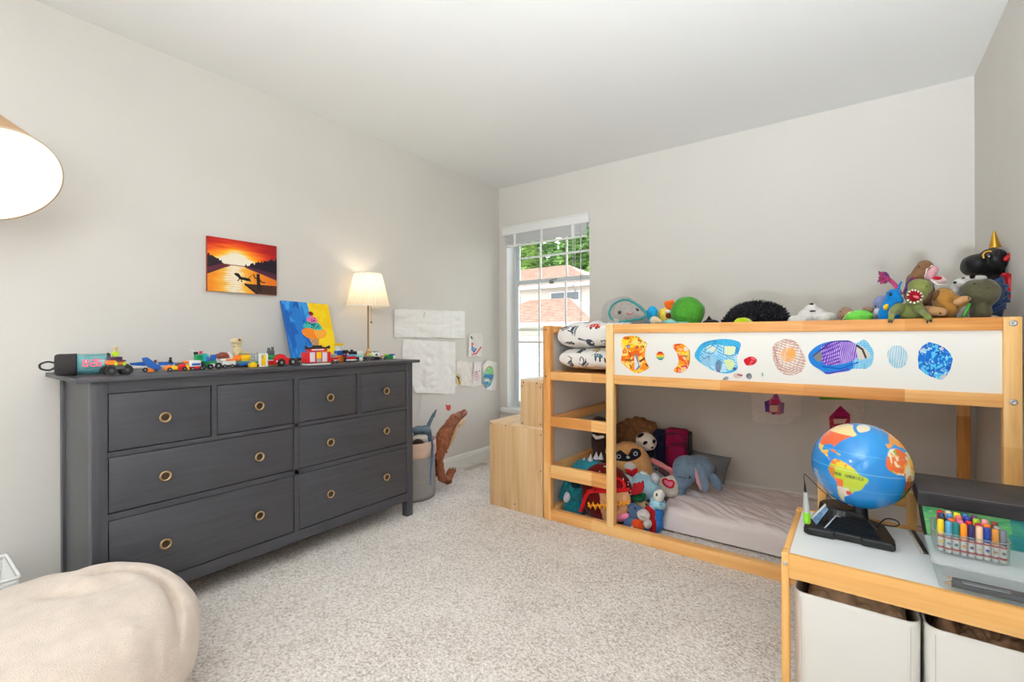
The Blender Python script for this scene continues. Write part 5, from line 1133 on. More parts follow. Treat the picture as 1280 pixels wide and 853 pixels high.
# black unicorn
Q = Pic('y', 2.88)
BL = mat((17, 17, 20), .5, bump=.5, bs=300, spec=.5); REDM = mat((170, 24, 34), .4, metal=.35, bump=.4, bs=90)
hm = MB(); hm.lathe([(.0205 * (1 - .8 * i / 24) * (1 + .07 * math.sin(i * 2.1)), i * .0030) for i in range(25)], Q.pt(1244.5, 314, .0), frame_to(Q.pt(1243.5, 296, 0) - Q.pt(1244.5, 314, 0)), 20)
em = MB(); em.tube([Q.pt(x, y, -.118) for x, y in spl([(1230.5, 327), (1229.6, 323), (1231.5, 320), (1235.5, 318.2), (1240, 318.6)], 6, False)], .0034, 8)
soft('plush_unicorn', 'large shiny black plush unicorn with a gold horn in the corner', 'soft toy', Q, None, GT, [
    ('body', BL, [(1240, 331, 21, 16.5, .0, .11), (1220, 335, 19, 13.5, -.02, .09, 4), (1212, 336, 11.5, 12, -.02, .08), (1260, 334, 10, 14, .03, .06), Q.c((1248, 345), (1240, 360), 14, 10, .03, .0), (1222, (368 + dn(Q, 1222)) / 2, 9, (dn(Q, 1222) - 366) / 2, .0, .05)], dict(vox=.008)),
    ('horn', mat((204, 156, 60), .3, metal=.9), [], dict(raw=hm)), ('ear', REDM, [Q.c((1258, 328), (1266, 319), 4.2, 2.0, -.10, -.09), (1262, 324.5, 3.4, 6, -.095, .02, 35)]), ('wing', REDM, [Q.c((1256, 348), (1274, 352), 4, 4, -.12, -.10), Q.c((1274, 352), (1270, 372), 4, 3.4, -.10, -.10), Q.c((1262, 352), (1266, 378), 5, 4, -.11, -.105), Q.c((1268, 354), (1266, 384), 5, 2.4, -.10, -.095)]),
    ('eye_rim', mat((214, 160, 50), .35, metal=.6), [], dict(raw=em)), ('eye', EYE, [(1236.5, 324, 3.4, 2.6, -.105, .02)]), ('pupil', mat((200, 200, 204), .2), [(1237, 324.6, 1.6, 1.2, -.124, .006)])], vox=.006)
# ================================================================== UNDER THE LOFT BED
GU = 'soft toys piled under the loft bed'
def fl(P_, px, dy=0, z=.004): return pyz(P_, px, z, dy)
# floor mattress
def floor_mattress():
    t = thing('floor_mattress', 'thin mattress in a wrinkled pale sheet on the carpet under the loft bed', 'mattress', (2.46, 2.97, 0))
    x0, x1, y0, y1, h = 1.80, 3.13, 2.635, 3.33, .14
    def f(u, v):
        # wrap profile: flat grid whose rim rolls down to the floor
        def roll(t_, L):
            d = min(t_, 1 - t_) * L; sg = -1 if t_ < .5 else 1
            return d, sg
        a = 2 * u - 1; b = 2 * v - 1
        sx = math.copysign(abs(a) ** .8, a); sy = math.copysign(abs(b) ** .8, b)
        ex = max(0, (abs(a) - .86) / .14); ey = max(0, (abs(b) - .80) / .20); e = min(1, math.hypot(ex, ey))
        th = e * math.pi * .5
        z = h - .012 * e * 2 if e < .4 else None
        k = (1 - e ** 2.6) ** (1 / 2.2) if e < 1 else 0
        z = .012 + (h - .012) * k
        px = (x0 + x1) / 2 + (x1 - x0) / 2 * math.copysign(min(1, abs(a) / .96), a); py = (y0 + y1) / 2 + (y1 - y0) / 2 * math.copysign(min(1, abs(b) / .95), b)
        # rounded corner
        if ex > 0 and ey > 0:
            g = 1 - .045 * min(ex, ey) ** 2; px = (x0 + x1) / 2 + (px - (x0 + x1) / 2) * g; py = (y0 + y1) / 2 + (py - (y0 + y1) / 2) * (1 - .09 * min(ex, ey) ** 2)
        w1 = abs(noise.noise(V((px * 5 + py * 8, py * 3 - px * 1.5, 7)))); w2 = abs(noise.noise(V((px * 13 + py * 17, py * 5 - px * 3, 5)))); w3 = noise.noise(V((px * 4, py * 6, 2)))
        q = (.022 * w1 + .016 * w2 + .012 * w3 - .011) * (k ** .5)
        q2 = abs(noise.noise(V((px * 12, 3, 9)))) * .012 * (1 - k) * (1 if z > .03 else 0)
        return V((px, py + q2, max(.004, z + q)))
    m = MB(); m.grid(230, 130, f)
    mk('sheet', m, fabric((226, 216, 215), .02), t)
    mk('core', MB().bx(x0 + .06, x1 - .06, y0 + .06, y1 - .06, .002, .10, .02), fabric((220, 214, 210)), t)
floor_mattress()
def pillow(name, label, cat, c, u, v, n, lx, ly, th, mt, group=None, seed=0, tw=.0):
    u, v, n = V(u).normalized(), V(v).normalized(), V(n).normalized(); m = MB(); N_ = 36
    def surf(sg):
        def f(a, b):
            x, y = 2 * a - 1, 2 * b - 1
            e = max(0, (1 - x ** 4)) ** .5 * max(0, (1 - y ** 4)) ** .5
            pin = 1 - .07 * (1 - abs(y) ** 2) * abs(x) ** 3; pin2 = 1 - .07 * (1 - abs(x) ** 2) * abs(y) ** 3
            q = V(c) + V(u) * (x * lx * pin) + V(v) * (y * ly * pin2) + n * (sg * th * e + .006 * noise.noise(V((x * 3 + seed, y * 3, sg))) * e + .004 * abs(noise.noise(V((x * 7, y * 5 + seed, 1)))) * e)
            return q
        return f
    m.grid(N_, N_, surf(1)); m.grid(N_, N_, surf(-1))
    return single(name, m, mt, label, cat, group)
Q = Pic('y', 3.25)
pillow('pillow', 'dark grey pillow leaning on the wall behind the plush elephant', 'pillow', Q.pt(877, 586, .04), (1, .05, -.10), (.16, .32, 1), (.0, -1, .3), .16, .105, .05, fabric((112, 114, 118)), None, 2)
pillow('pillow', 'beige pillow at the far right end of the floor mattress', 'pillow', (2.965, 3.165, .245), (1, .12, -.1), (-.05, .8, .55), (.1, -.55, .83), .18, .15, .06, fabric((196, 176, 156)), None, 5)

# brown shaggy cushion
Q = Pic('y', 3.22)
soft('plush_bear', 'big shaggy brown plush bear at the back of the pile by the wall', 'soft toy', Q, None, GU, [
    ('body', mat((132, 88, 52), .98, var=.45, vs=45, bump=1, bs=160, bd=.008), [(797, 542, 24, 20, .0, .08, -8), (780, 545, 14, 18, .0, .07), (795, (560 + fl(Q, 795)) / 2, 22, (fl(Q, 795) - 545) / 2, .0, .08)], dict(dis=.02))], vox=.007)
# dark smiling monster
Q = Pic('y', 2.86)
soft('plush_monster', 'dark brown plush monster with a white toothy grin behind the ladder rungs', 'soft toy', Q, None, GU, [
    ('body', plush((58, 38, 34)), [(748, 530, 10, 9, .0, .05), (748, 552, 9, 20, .0, .05), (748, (560 + fl(Q, 748)) / 2, 12, (fl(Q, 748) - 560) / 2, .0, .06)]),
    ('grin', mat((236, 234, 230), .5), [Q.c((741, 545), (745, 548.5), 1.6, 2.2, -.05, -.055), Q.c((745, 548.5), (753, 547), 2.2, 1.6, -.055, -.05)], dict(vox=.003)), ('eye', EYE, [(745, 527, 1.2, 1.2, -.046, .004)])], vox=.006)
# panda
Q = Pic('y', 3.06)
soft('plush_panda', 'plush panda peering over the tan badger cushion', 'soft toy', Q, None, GU, [
    ('body', plush((30, 28, 32)), [(806, 568, 12, 10, .01, .05), (805, (575 + fl(Q, 805)) / 2, 14, (fl(Q, 805) - 575) / 2, .02, .05)]), ('head', plush((236, 228, 214), .06), [(806.5, 553.5, 12.5, 11.5, -.01, .06, 10), (812, 559, 6, 5, -.04, .04)]),
    ('ear', plush((28, 26, 28)), [(800, 546, 4.6, 3.2, -.04, .02, -30)]), ('ear', plush((28, 26, 28)), [(814, 546, 2.4, 2.4, .01, .02)]), ('eye_patch', plush((28, 26, 28)), [(805.5, 555, 4.2, 3, -.058, .014, -30)]), ('eye_patch', plush((28, 26, 28)), [(816.5, 553.5, 2, 2.8, -.045, .014, 20)]), ('nose', EYE, [(814.5, 561, 1.7, 1.2, -.082, .006)])], vox=.005)
# backpack
Q = Pic('y', 3.16)
t = thing('backpack', 'small maroon and navy backpack against the wall under the loft bed', 'backpack', (Q.pt(840, 560).x, 3.2, .14))
MRN = fabric((140, 24, 66)); NVY = fabric((36, 34, 60))
b0_ = pyz(Q, 840, .12)
m = MB(); Q.box(m, 829, 540, 858, b0_, .0, .09, .025); mk('main_body', m, MRN, t)
m = MB(); Q.box(m, 814, 541, 830.5, b0_, -.004, .09, .022); mk('navy_panel', m, NVY, t)
m = MB(); Q.box(m, 832, 560, 855, b0_, -.03, .004, .016); mk('front_pocket', m, MRN, t)
m = MB(); Q.box(m, 855.5, 543, 861, 572, .02, .10, .012); mk('side_pocket', m, mat((26, 24, 30), .8), t)
m = MB(); m.tube([Q.pt(834, 541, .05), Q.pt(837, 536.5, .05), Q.pt(844, 537, .05), Q.pt(847, 541.5, .05)], .006, 8); mk('grab_handle', m, mat((30, 28, 34), .7), t)
m = MB(); m.tube([Q.pt(x, y, -.001) for x, y in spl([(816, 553), (822, 546), (836, 543.5), (850, 545), (856, 553), (857, 566)], 6, False)], .004, 6); mk('zipper', m, mat((30, 26, 32), .5), t)
m = MB()
for x, y in ((833, 561), (843, 557), (851, 556), (824, 556)): Q.ell(m, x, y, 2.0, 2.4, -.035 if x > 830 else -.006, .006)
mk('badge', m, mat((60, 16, 40), .4), t)
m = MB(); Q.ell(m, 841.5, 541, 2.6, 2.2, .02, .012); mk('white_tag', m, WHITE, t)
# tan badger-faced cushion
Q = Pic('y', 2.88)
TANP = plush((206, 154, 100))
t = soft('plush_badger', 'large tan plush cushion with black eye mask and red heart mouth', 'soft toy', Q, None, GU, [
    ('body', TANP, [(785, 584, 27, 31, .0, .11), (782, 600, 27, 26, .0, .11), (784, (600 + fl(Q, 784)) / 2, 28, (fl(Q, 784) - 590) / 2, .0, .11), (800, 592, 14, 24, .0, .08)], dict(vox=.008))])
MSK = plush((34, 32, 36))
face_patch(t, Q, [(768, 568), (775, 564), (780, 571), (787, 568), (789, 562), (798, 563), (800.5, 570), (795, 575), (789, 577), (782, 578.5), (774, 578), (767.5, 576)], -.098, .022, MSK, 'eye_mask')
for x, y in ((772.5, 572), (793.5, 568.5)):
    m = MB(); m.tube([Q.pt(x + 2.3 * math.cos(a), y + 2.3 * math.sin(a), -.121) for a in [k * math.pi / 6 for k in range(12)]], .0026, 6, True); mk('eye_ring', m, plush((200, 204, 210)), t)
    m = MB(); Q.ell(m, x, y, 1.3, 1.3, -.119, .006); mk('eye', m, EYE, t)
m = MB(); Q.ell(m, 784, 573, 2.2, 1.5, -.12, .006); mk('nose', m, plush((190, 190, 196)), t)
mk('muzzle', Q.blob([(786.5, 584.5, 7.5, 5.5, -.11, .026)], vox=.005), plush((210, 206, 206)), t)
face_patch(t, Q, [(780.5, 587.5), (785.5, 588), (788, 589.5), (790, 588), (795, 586.5), (795.5, 591), (789.5, 597), (783.5, 593.5)], -.136, .012, plush((206, 26, 44)), 'heart_mouth')
# light blue plush
Q = Pic('y', 2.73)
soft('plush_owl', 'pale blue plush owl with silvery wings lying in the middle of the pile', 'soft toy', Q, None, GU, [
    ('body', plush((166, 206, 224), .08), [(804, 608, 16, 15, .0, .07, 30), (797, 606, 13, 9, .0, .06), (812, 614, 12, 13, .0, .06), (803, (615 + fl(Q, 803)) / 2, 16, (fl(Q, 803) - 610) / 2, .02, .06)]),
    ('wing', mat((196, 204, 214), .5, var=.2, vs=60, bump=.4, bs=80), [(783, 600, 8, 5, -.03, .03, 25)]), ('wing', mat((206, 208, 216), .5, var=.2, vs=60, bump=.4, bs=80), [(818, 599, 5, 7.5, -.02, .03, -25)]), ('crest', plush((228, 232, 236)), [(804, 593, 5, 2.4, .0, .02, 10)])], vox=.006)
# teddy with red maple leaf hat
Q = Pic('y', 2.62)
RF = mat((170, 24, 34), .9, bump=.3, bs=300)
t = soft('plush_teddy', 'tan plush teddy with a red leaf and green band on its head', 'soft toy', Q, None, GU, [
    ('body', plush((184, 156, 116)), [(800, 634, 11, 8, .0, .04), (796, (634 + fl(Q, 796)) / 2, 12, (fl(Q, 796) - 630) / 2, .02, .04)]), ('nose', EYE, [(806.5, 632.5, 1.4, 1.3, -.045, .006)]),
    ('hat_band', plush((24, 84, 54)), [Q.c((787, 623), (803, 621), 3.4, 3.6, -.02, -.02), (795, 624, 9, 4, -.02, .035)])], vox=.005)
m = MB(); Q.poly(m, [(785, 620), (789, 613), (790, 606), (794, 606), (797, 604), (798, 606), (802, 602.5), (803, 611), (801, 617), (794, 620)], -.05, -.035); Q.poly(m, [(784.5, 621), (780, 616), (776.5, 607), (780, 606), (783, 607), (786, 611), (787, 617)], -.03, -.015); mk('leaf', m, RF, t)
# white and blue cat
Q = Pic('y', 2.60)
soft('plush_penguin', 'white and pale blue plush toy with blue bottom at the mattress corner', 'soft toy', Q, None, GU, [
    ('body', plush((44, 116, 196)), [(819, 643, 9, 9, .0, .045), (818, (646 + fl(Q, 818)) / 2, 9, (fl(Q, 818) - 640) / 2, .0, .045)]), ('head', plush((156, 208, 230)), [(821, 630, 10, 7, -.005, .05, 20), (816, 634, 6, 6, -.01, .04)]), ('face', plush((238, 236, 230)), [(822.5, 621, 6.5, 8.5, -.012, .045, 15)]),
    ('eye', EYE, [(819.5, 620, 1.2, 2.2, -.056, .005, 10)]), ('nose', EYE, [(809.5, 627.5, 2.0, 1.9, -.04, .01)]), ('whisker', EYE, [Q.c((823.5, 629), (827.5, 630), .3, .3, -.052, -.048), Q.c((823, 631.5), (826, 632.5), .3, .3, -.052, -.05)], dict(vox=.0015, it=0, dis=0))], vox=.005)
# white heart plush
Q = Pic('y', 2.88)
t = soft('plush_seal', 'white plush toy with a red-edged pink heart on the mattress corner', 'soft toy', Q, None, GU, [
    ('body', plush((228, 220, 208), .07), [(833, 611, 14, 12.5, .0, .06), (838, 605, 9, 9, .0, .05), (830, 616, 10, 7, .0, .05)])])
face_patch(t, Q, [(827.5, 602), (831, 600.5), (834.5, 603), (838, 602.5), (841, 605), (839, 610.5), (833.5, 610), (829, 606.5)], -.058, .008, plush((232, 120, 150)), 'heart', plush((196, 30, 46)), .006)
# shark
Q = Pic('y', 2.98)
t = soft('plush_shark', 'grey plush shark with an open pink mouth beside the elephant', 'soft toy', Q, None, GU, [
    ('body', plush((158, 160, 166)), [Q.c((813, 588), (836, 604), 6, 7, .02, .02), (828, 592, 15, 9, .03, .05, 35), (832, 600, 14, 10, .04, .05, 30)]),
    ('mouth', plush((214, 132, 134)), [Q.c((815, 577), (824, 582), 3.6, 3.2, -.02, -.03), Q.c((824, 582), (838, 590), 3.2, 3.4, -.03, -.03), Q.c((838, 590), (841, 601), 3.4, 2.4, -.03, -.02)]), ('throat', plush((96, 62, 66)), [(830, 593, 10, 4.0, -.02, .02, 35)]), ('eye', EYE, [(819, 588, 1.7, 1.4, -.036, .006)]), ('belly', plush((226, 222, 220)), [Q.c((814, 593), (832, 606), 2.6, 2.2, -.01, -.01)])], vox=.005)
# grey-blue elephant
Q = Pic('y', 2.93)
ELB = plush((112, 132, 152))
soft('plush_elephant', 'grey-blue plush elephant with drooping ears lying on the floor mattress', 'soft toy', Q, None, GU, [
    ('body', ELB, [(857, 588, 17, 17, .0, .075), (872, 586, 20, 15, .05, .08), (852, 600, 13, 12, -.01, .06), Q.c((851, 602), (850.5, 617), 8, 5.5, -.02, -.03)]),
    ('ear', ELB, [(876, 598, 8, 19, -.03, .018, -14)]), ('ear', ELB, [(892, 603, 7, 14, .03, .02, -38)]), ('ear_lining', plush((196, 148, 156)), [(871.5, 601, 3, 15, -.04, .014, -14)]),
    ('eye', EYE, [(861, 598.5, 1.5, 1.5, -.07, .006)]), ('brow', plush((70, 84, 102)), [Q.c((846, 598), (856, 599), .7, .7, -.074, -.074)], dict(vox=.003, dis=0))], vox=.006)
# big dark red strawberry-like plush with red goggles
Q = Pic('y', 2.60)
RD = plush((104, 22, 20), .1); FACE = plush((222, 168, 122))
t = soft('plush_strawberry', 'big dark red plush cushion with white specks, red goggles and orange zigzag stitching', 'soft toy', Q, None, GU, [
    ('body', RD, [(756, 618, 33, 38, .0, .10), (758, 632, 28, 26, .0, .09)], dict(vox=.008, dis=.002))])
face_patch(t, Q, [(742, 604), (752, 600), (770, 601), (782, 612), (787, 630), (780, 646), (768, 655), (754, 652), (745, 636), (742, 620)], -.078, .04, FACE, 'face')
REDP = plush((214, 24, 30)); m = MB()
o1 = spl([(738, 606), (741, 599), (754, 598), (768, 599), (776, 602), (780, 609), (776, 613), (760, 612), (746, 611.5)], 6)
m.tube([Q.pt(x, y, -.118) for x, y in o1], .007, 8, True); m.tube([Q.pt(743, 615, -.112), Q.pt(762, 616, -.124), Q.pt(786, 613, -.096)], .010, 8); m.tube([Q.pt(742, 614, -.112), Q.pt(734, 616, -.108), Q.pt(731, 622, -.108), Q.pt(724.5, 640, -.10)], .012, 8)
mk('goggle_frame', m, REDP, t)
face_patch(t, Q, [(740, 606), (742, 600.5), (754, 599.5), (768, 600.5), (775, 603.5), (778, 609), (774, 612), (760, 611), (747, 610.5)], -.112, .004, plush((150, 16, 30)), 'goggle_lens')
m = MB(); zz = [(734, 629), (737, 636), (740, 629), (743, 638), (746, 631), (749, 637), (752, 630), (755, 638), (758, 630), (761, 637), (764, 629), (767, 636), (770, 628), (773, 635), (776, 627), (779, 633), (782, 625), (784, 631)]
def dz(x): return -.085 - .042 * max(0, 1 - ((x - 760) / 30) ** 2)
m.tube([Q.pt(x, y, dz(x) - .003) for x, y in zz], .0065, 6); m.tube([Q.pt(x, 633.5 - (x - 734) * .06, dz(x) - .002) for x in range(734, 786, 3)], .005, 6); mk('zigzag_stitch', m, mat((246, 166, 30), .6), t)
m = MB(); rg = random.Random(5)
for i in range(46):
    a = rg.random() * 6.28; rr = .80 + .16 * rg.random(); x, y = 756 + 33 * rr * math.cos(a), 619 + 37 * rr * math.sin(a); Q.ell(m, x, y, .7, .9, -.10 * math.sqrt(max(.02, 1 - rr * rr)) - .004, .003, n=8)
mk('white_speck', m, WHITE, t)
# teal toys
Q = Pic('y', 2.66)
TLP = plush((30, 112, 124), .3)
m = MB()
for x, y, r_ in ((717, 583, 3), (729, 576.5, 3.2), (737, 573, 3.4), (744, 570.5, 3.6), (750, 571, 3.2)):
    a = Q.pt(x, y + 4, -.02); b = Q.pt(x + .6, y - 5, -.02); m.cyl(a, b, r_ * .0052, .001, 10)
soft('plush_dragon', 'teal plush dragon with a row of white back spikes behind the ladder', 'soft toy', Q, None, GU, [
    ('body', plush((44, 138, 156), .25), [(734, 584, 19, 10, .0, .07, -8), (722, 588, 9, 7, .0, .06), (734, (590 + fl(Q, 734)) / 2, 17, (fl(Q, 734) - 588) / 2, .02, .06)]), ('back_spikes', plush((214, 218, 222)), [], dict(raw=m)), ('eye', EYE, [(741, 586, 1.2, 1.0, -.06, .005)])], vox=.006)
Q = Pic('y', 2.555)
soft('plush_koala', 'dark teal plush toy with pale-lined ear at the left end of the pile', 'soft toy', Q, None, GU, [
    ('body', TLP, [(718, 612, 12, 13, .0, .06), (716, 634, 12, 15, .0, .06), Q.c((709, 602), (701, 622), 5, 4.5, -.02, -.03), (715, (632 + fl(Q, 715)) / 2, 9, (fl(Q, 715) - 630) / 2, .0, .05)]),
    ('ear_lining', plush((196, 196, 206)), [(707.5, 622, 4, 7.5, -.05, .02, 15)]), ('muzzle', plush((20, 48, 58)), [(718, 607, 6, 5, -.05, .02)])], vox=.006)
# blue long-eared plush
Q = Pic('y', 2.505)
PK = plush((230, 130, 168)); BLD = plush((74, 98, 134))
soft('plush_rabbit', 'small blue plush toy with one pink-lined floppy ear and pale muzzle by the bottom rail', 'soft toy', Q, None, GU, [
    ('body', BLD, [(794, 642, 10, 9.5, .0, .04), (790, 655, 9, 10, .0, .04), (784, 656, 5, 9, -.01, .03), (797, (654 + fl(Q, 797)) / 2, 13, (fl(Q, 797) - 648) / 2, .01, .035)]),
    ('muzzle', plush((206, 200, 196)), [(803, 645, 7.5, 7, -.02, .034, 15)]), ('ear', PK, [(777.5, 648, 9, 4.6, -.01, .018, -32)]), ('ear_edge', BLD, [(778.5, 649.5, 9.4, 4.4, .012, .014, -32)]), ('ear', BLD, [(789, 633.5, 6.5, 3.4, .012, .018, -25)]),
    ('vest', plush((206, 72, 30)), [(796, 657, 7.5, 8, -.022, .034)]), ('paw', plush((196, 190, 188)), [(808, 656, 5, 6, -.02, .026)]), ('paw', plush((206, 204, 202)), [(790, 662, 3, 4.5, -.04, .02, 10)]), ('eye', EYE, [(792.5, 637, 1.0, 1.4, -.038, .005)]), ('mouth', EYE, [Q.c((799, 646.5), (805, 648.5), .35, .35, -.052, -.054)], dict(vox=.0016, it=0, dis=0))], vox=.005)
Q = Pic('y', 2.56)
soft('plush_ladybird', 'small red plush toy squeezed between the blue toy and the mattress corner', 'soft toy', Q, None, GU, [('body', plush((176, 26, 36)), [(812, 642, 6, 9, .0, .028, -20), (813, (648 + fl(Q, 813)) / 2, 6, (fl(Q, 813) - 640) / 2, .0, .028)]), ('eye', EYE, [(810.5, 638, .8, .8, -.024, .003)])], vox=.005)

# ================================================================== DRAWINGS
GD = 'cut-out drawings on the white bed panel'
DP = Pic('y', BY0 + .0148)
def jumble(p, m, cols, sc_, seed):
    for i, c in enumerate(cols): p.noisy(m, c, sc_ * (1 + .2 * i), .52 + .02 * i, seed + 7 * i)
def q1(p, m):
    p.fill(m, (238, 140, 34)); e = m & (p.Y < 436); p.noisy(e, (248, 206, 40), .16, .4, 2); p.noisy(m, (228, 96, 20), .14, .6, 3); p.noisy(m, (250, 214, 120), .2, .68, 4)
    for x, y in ((785, 434), (795, 436), (803, 435), (784, 424), (797, 423), (800, 428), (808, 430)): p.line(spl([(x - 2, y), (x, y - 1.5), (x + 2, y), (x + .5, y + 1.2)], 4, False), .9, (70, 60, 40))
    p.ell(785.5, 434.5, 1.8, 1.8, (120, 140, 180)); p.ell(796.5, 434.8, 2, 1.6, (220, 70, 60)); p.line([(782, 451), (791, 451.5)], 1.4, (110, 50, 20)); p.line([(800, 453), (806, 449)], 2.4, (120, 46, 20)); p.line([(785, 440), (788, 446)], 1, (90, 50, 30)); p.line([(787, 457), (789, 461)], 1.2, (130, 40, 20)); p.line([(807, 456), (809, 459)], 1.6, (80, 40, 30))
    p.poly([(792.5, 447), (795, 444), (800, 457), (798, 460), (793, 464)], (226, 228, 232)); p.poly([(793, 444), (796, 444), (799, 458), (801, 459), (796, 464), (794, 464), (798, 458)], (126, 138, 158)); p.line([(787, 466), (803, 464)], 2, (250, 200, 40))
sheet('cutout_drawing', 'large orange and yellow cut-out drawing, leftmost on the bed panel', 'drawing', [(778, 424), (784, 421), (796, 421.5), (803, 426), (809, 431), (807, 438), (806, 448), (809, 456), (811, 461), (805, 465), (797, 468), (789, 465), (780, 458), (776, 452), (778, 440), (776, 432)], q1, DP, 4, 0, 5, GD)
def q2(p, m):
    for i, c in enumerate([(190, 40, 40), (230, 110, 30), (250, 200, 60), (120, 190, 120), (60, 100, 130)]): p.fill(m & (p.Y > 441 + i * 2.2) , c)
sheet('cutout_drawing', 'tiny rainbow-striped oval between the two orange cut-outs', 'drawing', [(825, 440.5), (829, 443), (830.5, 447), (828, 451), (824, 451.5), (820, 448), (821, 443)], q2, DP, 5, 0, 5, GD)
def q3(p, m):
    p.fill(m, (240, 150, 30)); p.noisy(m, (250, 206, 50), .18, .5, 5); p.noisy(m, (226, 90, 40), .2, .62, 6); p.noisy(m, (246, 190, 140), .2, .68, 7); p.line([(855, 446), (858, 448)], 1.8, (110, 120, 90)); p.line([(852, 460), (857, 459), (859, 462)], 1.8, (200, 40, 80)); p.line([(861, 436), (862, 447), (860, 458)], .9, (120, 100, 60)); p.ell(857, 438, 2.4, 2.8, (236, 224, 214)); p.line([(845, 433), (851, 432)], 1.4, (190, 70, 30))
sheet('cutout_drawing', 'orange crescent-shaped cut-out drawing on the bed panel', 'drawing', [(840.5, 434), (847, 431), (854, 432), (861, 438), (863, 447), (861, 459), (855, 466), (848, 467.5), (841.5, 465), (846, 459), (848, 453), (846, 443)], q3, DP, 4, 0, 5, GD)
def q4(p, m):
    p.fill(m, (122, 200, 234)); p.hatch(m, 60, 2.4, 1.0, (206, 232, 244), 4, .8); p.hatch(m, 120, 3.0, .9, (40, 150, 214), 9, .8); p.noisy(m, (196, 228, 242), .16, .62, 5, .8); p.fill(m & ~p.mell(899, 450, 25, 17, 10), (42, 160, 214), .75); p.ell(886, 451, 10, 9, (160, 210, 232), 0, .8); p.hatch(p.mell(886, 451, 10, 9), 30, 2, .5, (70, 150, 200), 3)
    p.poly([(905.5, 434.5), (920, 435), (918, 443), (912, 446.5), (906, 444)], (226, 236, 196)); p.poly([(904, 452), (914, 451), (919, 457), (914, 464), (910, 465)], (214, 230, 170)); p.poly([(882, 437), (888, 433), (897, 438), (893, 443), (886, 440)], (212, 226, 214))
    for pts in (spl([(879, 433), (884, 430), (895, 428), (888, 436), (880, 440), (890, 444), (898, 434)], 5, False), [(905, 434), (904, 445), (912, 447), (919, 446), (921, 436)], spl([(876, 445), (880, 450), (886, 447), (886, 452)], 5, False)): p.line(pts, .7, (50, 80, 130), .8)
    p.hatch(p.mell(898, 459, 4, 8, 8), 50, 1.8, .8, (70, 50, 120), 3); p.hatch(p.mell(898, 459, 4, 8, 8), 130, 2.0, .7, (60, 60, 110), 5); p.line([(893, 468), (899, 466), (901, 470)], 1.1, (110, 70, 160)); p.ell(918, 463, 2.2, 2, (60, 84, 130)); p.line([(918, 434), (923, 438), (921, 444)], 1.2, (50, 110, 180))
sheet('cutout_drawing', 'big light blue fish-shaped cut-out drawing on the bed panel', 'drawing', [(868, 447), (872, 437), (879, 430), (890, 427), (905, 425.5), (919, 427.5), (926, 432), (924, 441), (921, 450), (922, 462), (917, 467), (908, 469), (900, 468), (888, 464), (876, 456)], q4, DP, 4, 0, 5, GD)
def q5(p, m): p.fill(m, (226, 110, 116)); p.noisy(m, (196, 22, 40), .3, .35, 2); p.line([(931, 453), (935, 450), (944, 454), (938, 457), (932, 456)], 1.4, (190, 20, 36))
sheet('cutout_drawing', 'small red fish-shaped cut-out drawing on the bed panel', 'drawing', [(929.5, 452), (935, 448.5), (941, 448), (946, 452.5), (942, 458), (935, 459.5), (931, 457)], q5, DP, 5, 0, 5, GD)
def q6(p, m): p.fill(m, (150, 152, 160)); p.noisy(m, (110, 112, 122), .4, .5, 3)
sheet('cutout_drawing', 'tiny grey round drawing under the red fish on the bed panel', 'drawing', [(936, 468.5), (939.5, 471), (939.5, 474.5), (936, 476.5), (932.5, 474), (932.5, 470.5)], q6, DP, 5, 0, 4, GD)
def q7(p, m): p.fill(m, (120, 124, 134)); p.noisy(m, (160, 164, 170), .4, .55, 3)
sheet('cutout_drawing', 'tiny dark grey scrap below the blue fish drawing', 'drawing', [(903, 476), (907, 472.5), (910.5, 474), (909, 477), (904, 477.5)], q7, DP, 5, 0, 3, GD)
def q8(p, m): p.fill(m, (216, 196, 190)); p.line([(922, 470.5), (927, 471.5)], 1.6, (150, 60, 60))
sheet('cutout_drawing', 'tiny pale sticker with a dark red stroke below the blue fish', 'drawing', [(916, 470), (922, 468.5), (928, 470), (927, 473.5), (919, 475)], q8, DP, 5, 0, 3, GD)
def q9(p, m): p.fill(m, (228, 232, 228)); p.line([(952.6, 469), (953, 472)], 1.3, (80, 150, 120))
sheet('cutout_drawing', 'tiny white sticker with a green stroke left of the brown scribble', 'drawing', [(950, 468), (954, 467), (956, 471), (953.5, 475), (950, 474)], q9, DP, 5, 0, 3, GD)
def q10(p, m):
    p.fill(m, (236, 228, 220)); p.hatch(m, 105, 3.2, .8, (176, 112, 96), 3, .8); p.hatch(m & ~p.mell(986, 446, 15, 15), 70, 2.4, .8, (170, 116, 104), 6, .8); p.hatch(m, 15, 5, .7, (196, 140, 120), 8, .7); p.fill(p.mell(985, 446, 11, 9), (240, 216, 186), .6); p.hatch(p.mell(985, 446, 9, 9), 10, 1.9, 1.0, (236, 160, 70), 2); p.ell(989.5, 443, 4.4, 6, (240, 164, 70), 0, .6); p.line([(967, 437), (972, 456)], 2.2, (190, 140, 126), .8)
sheet('cutout_drawing', 'brown and orange scribbled square cut-out drawing on the bed panel', 'drawing', [(966, 435), (975, 428), (986, 426), (996, 431), (1002, 441), (1007, 453), (1003, 466), (992, 471.5), (981, 471), (971, 463), (966, 450)], q10, DP, 4, 0, 5, GD)
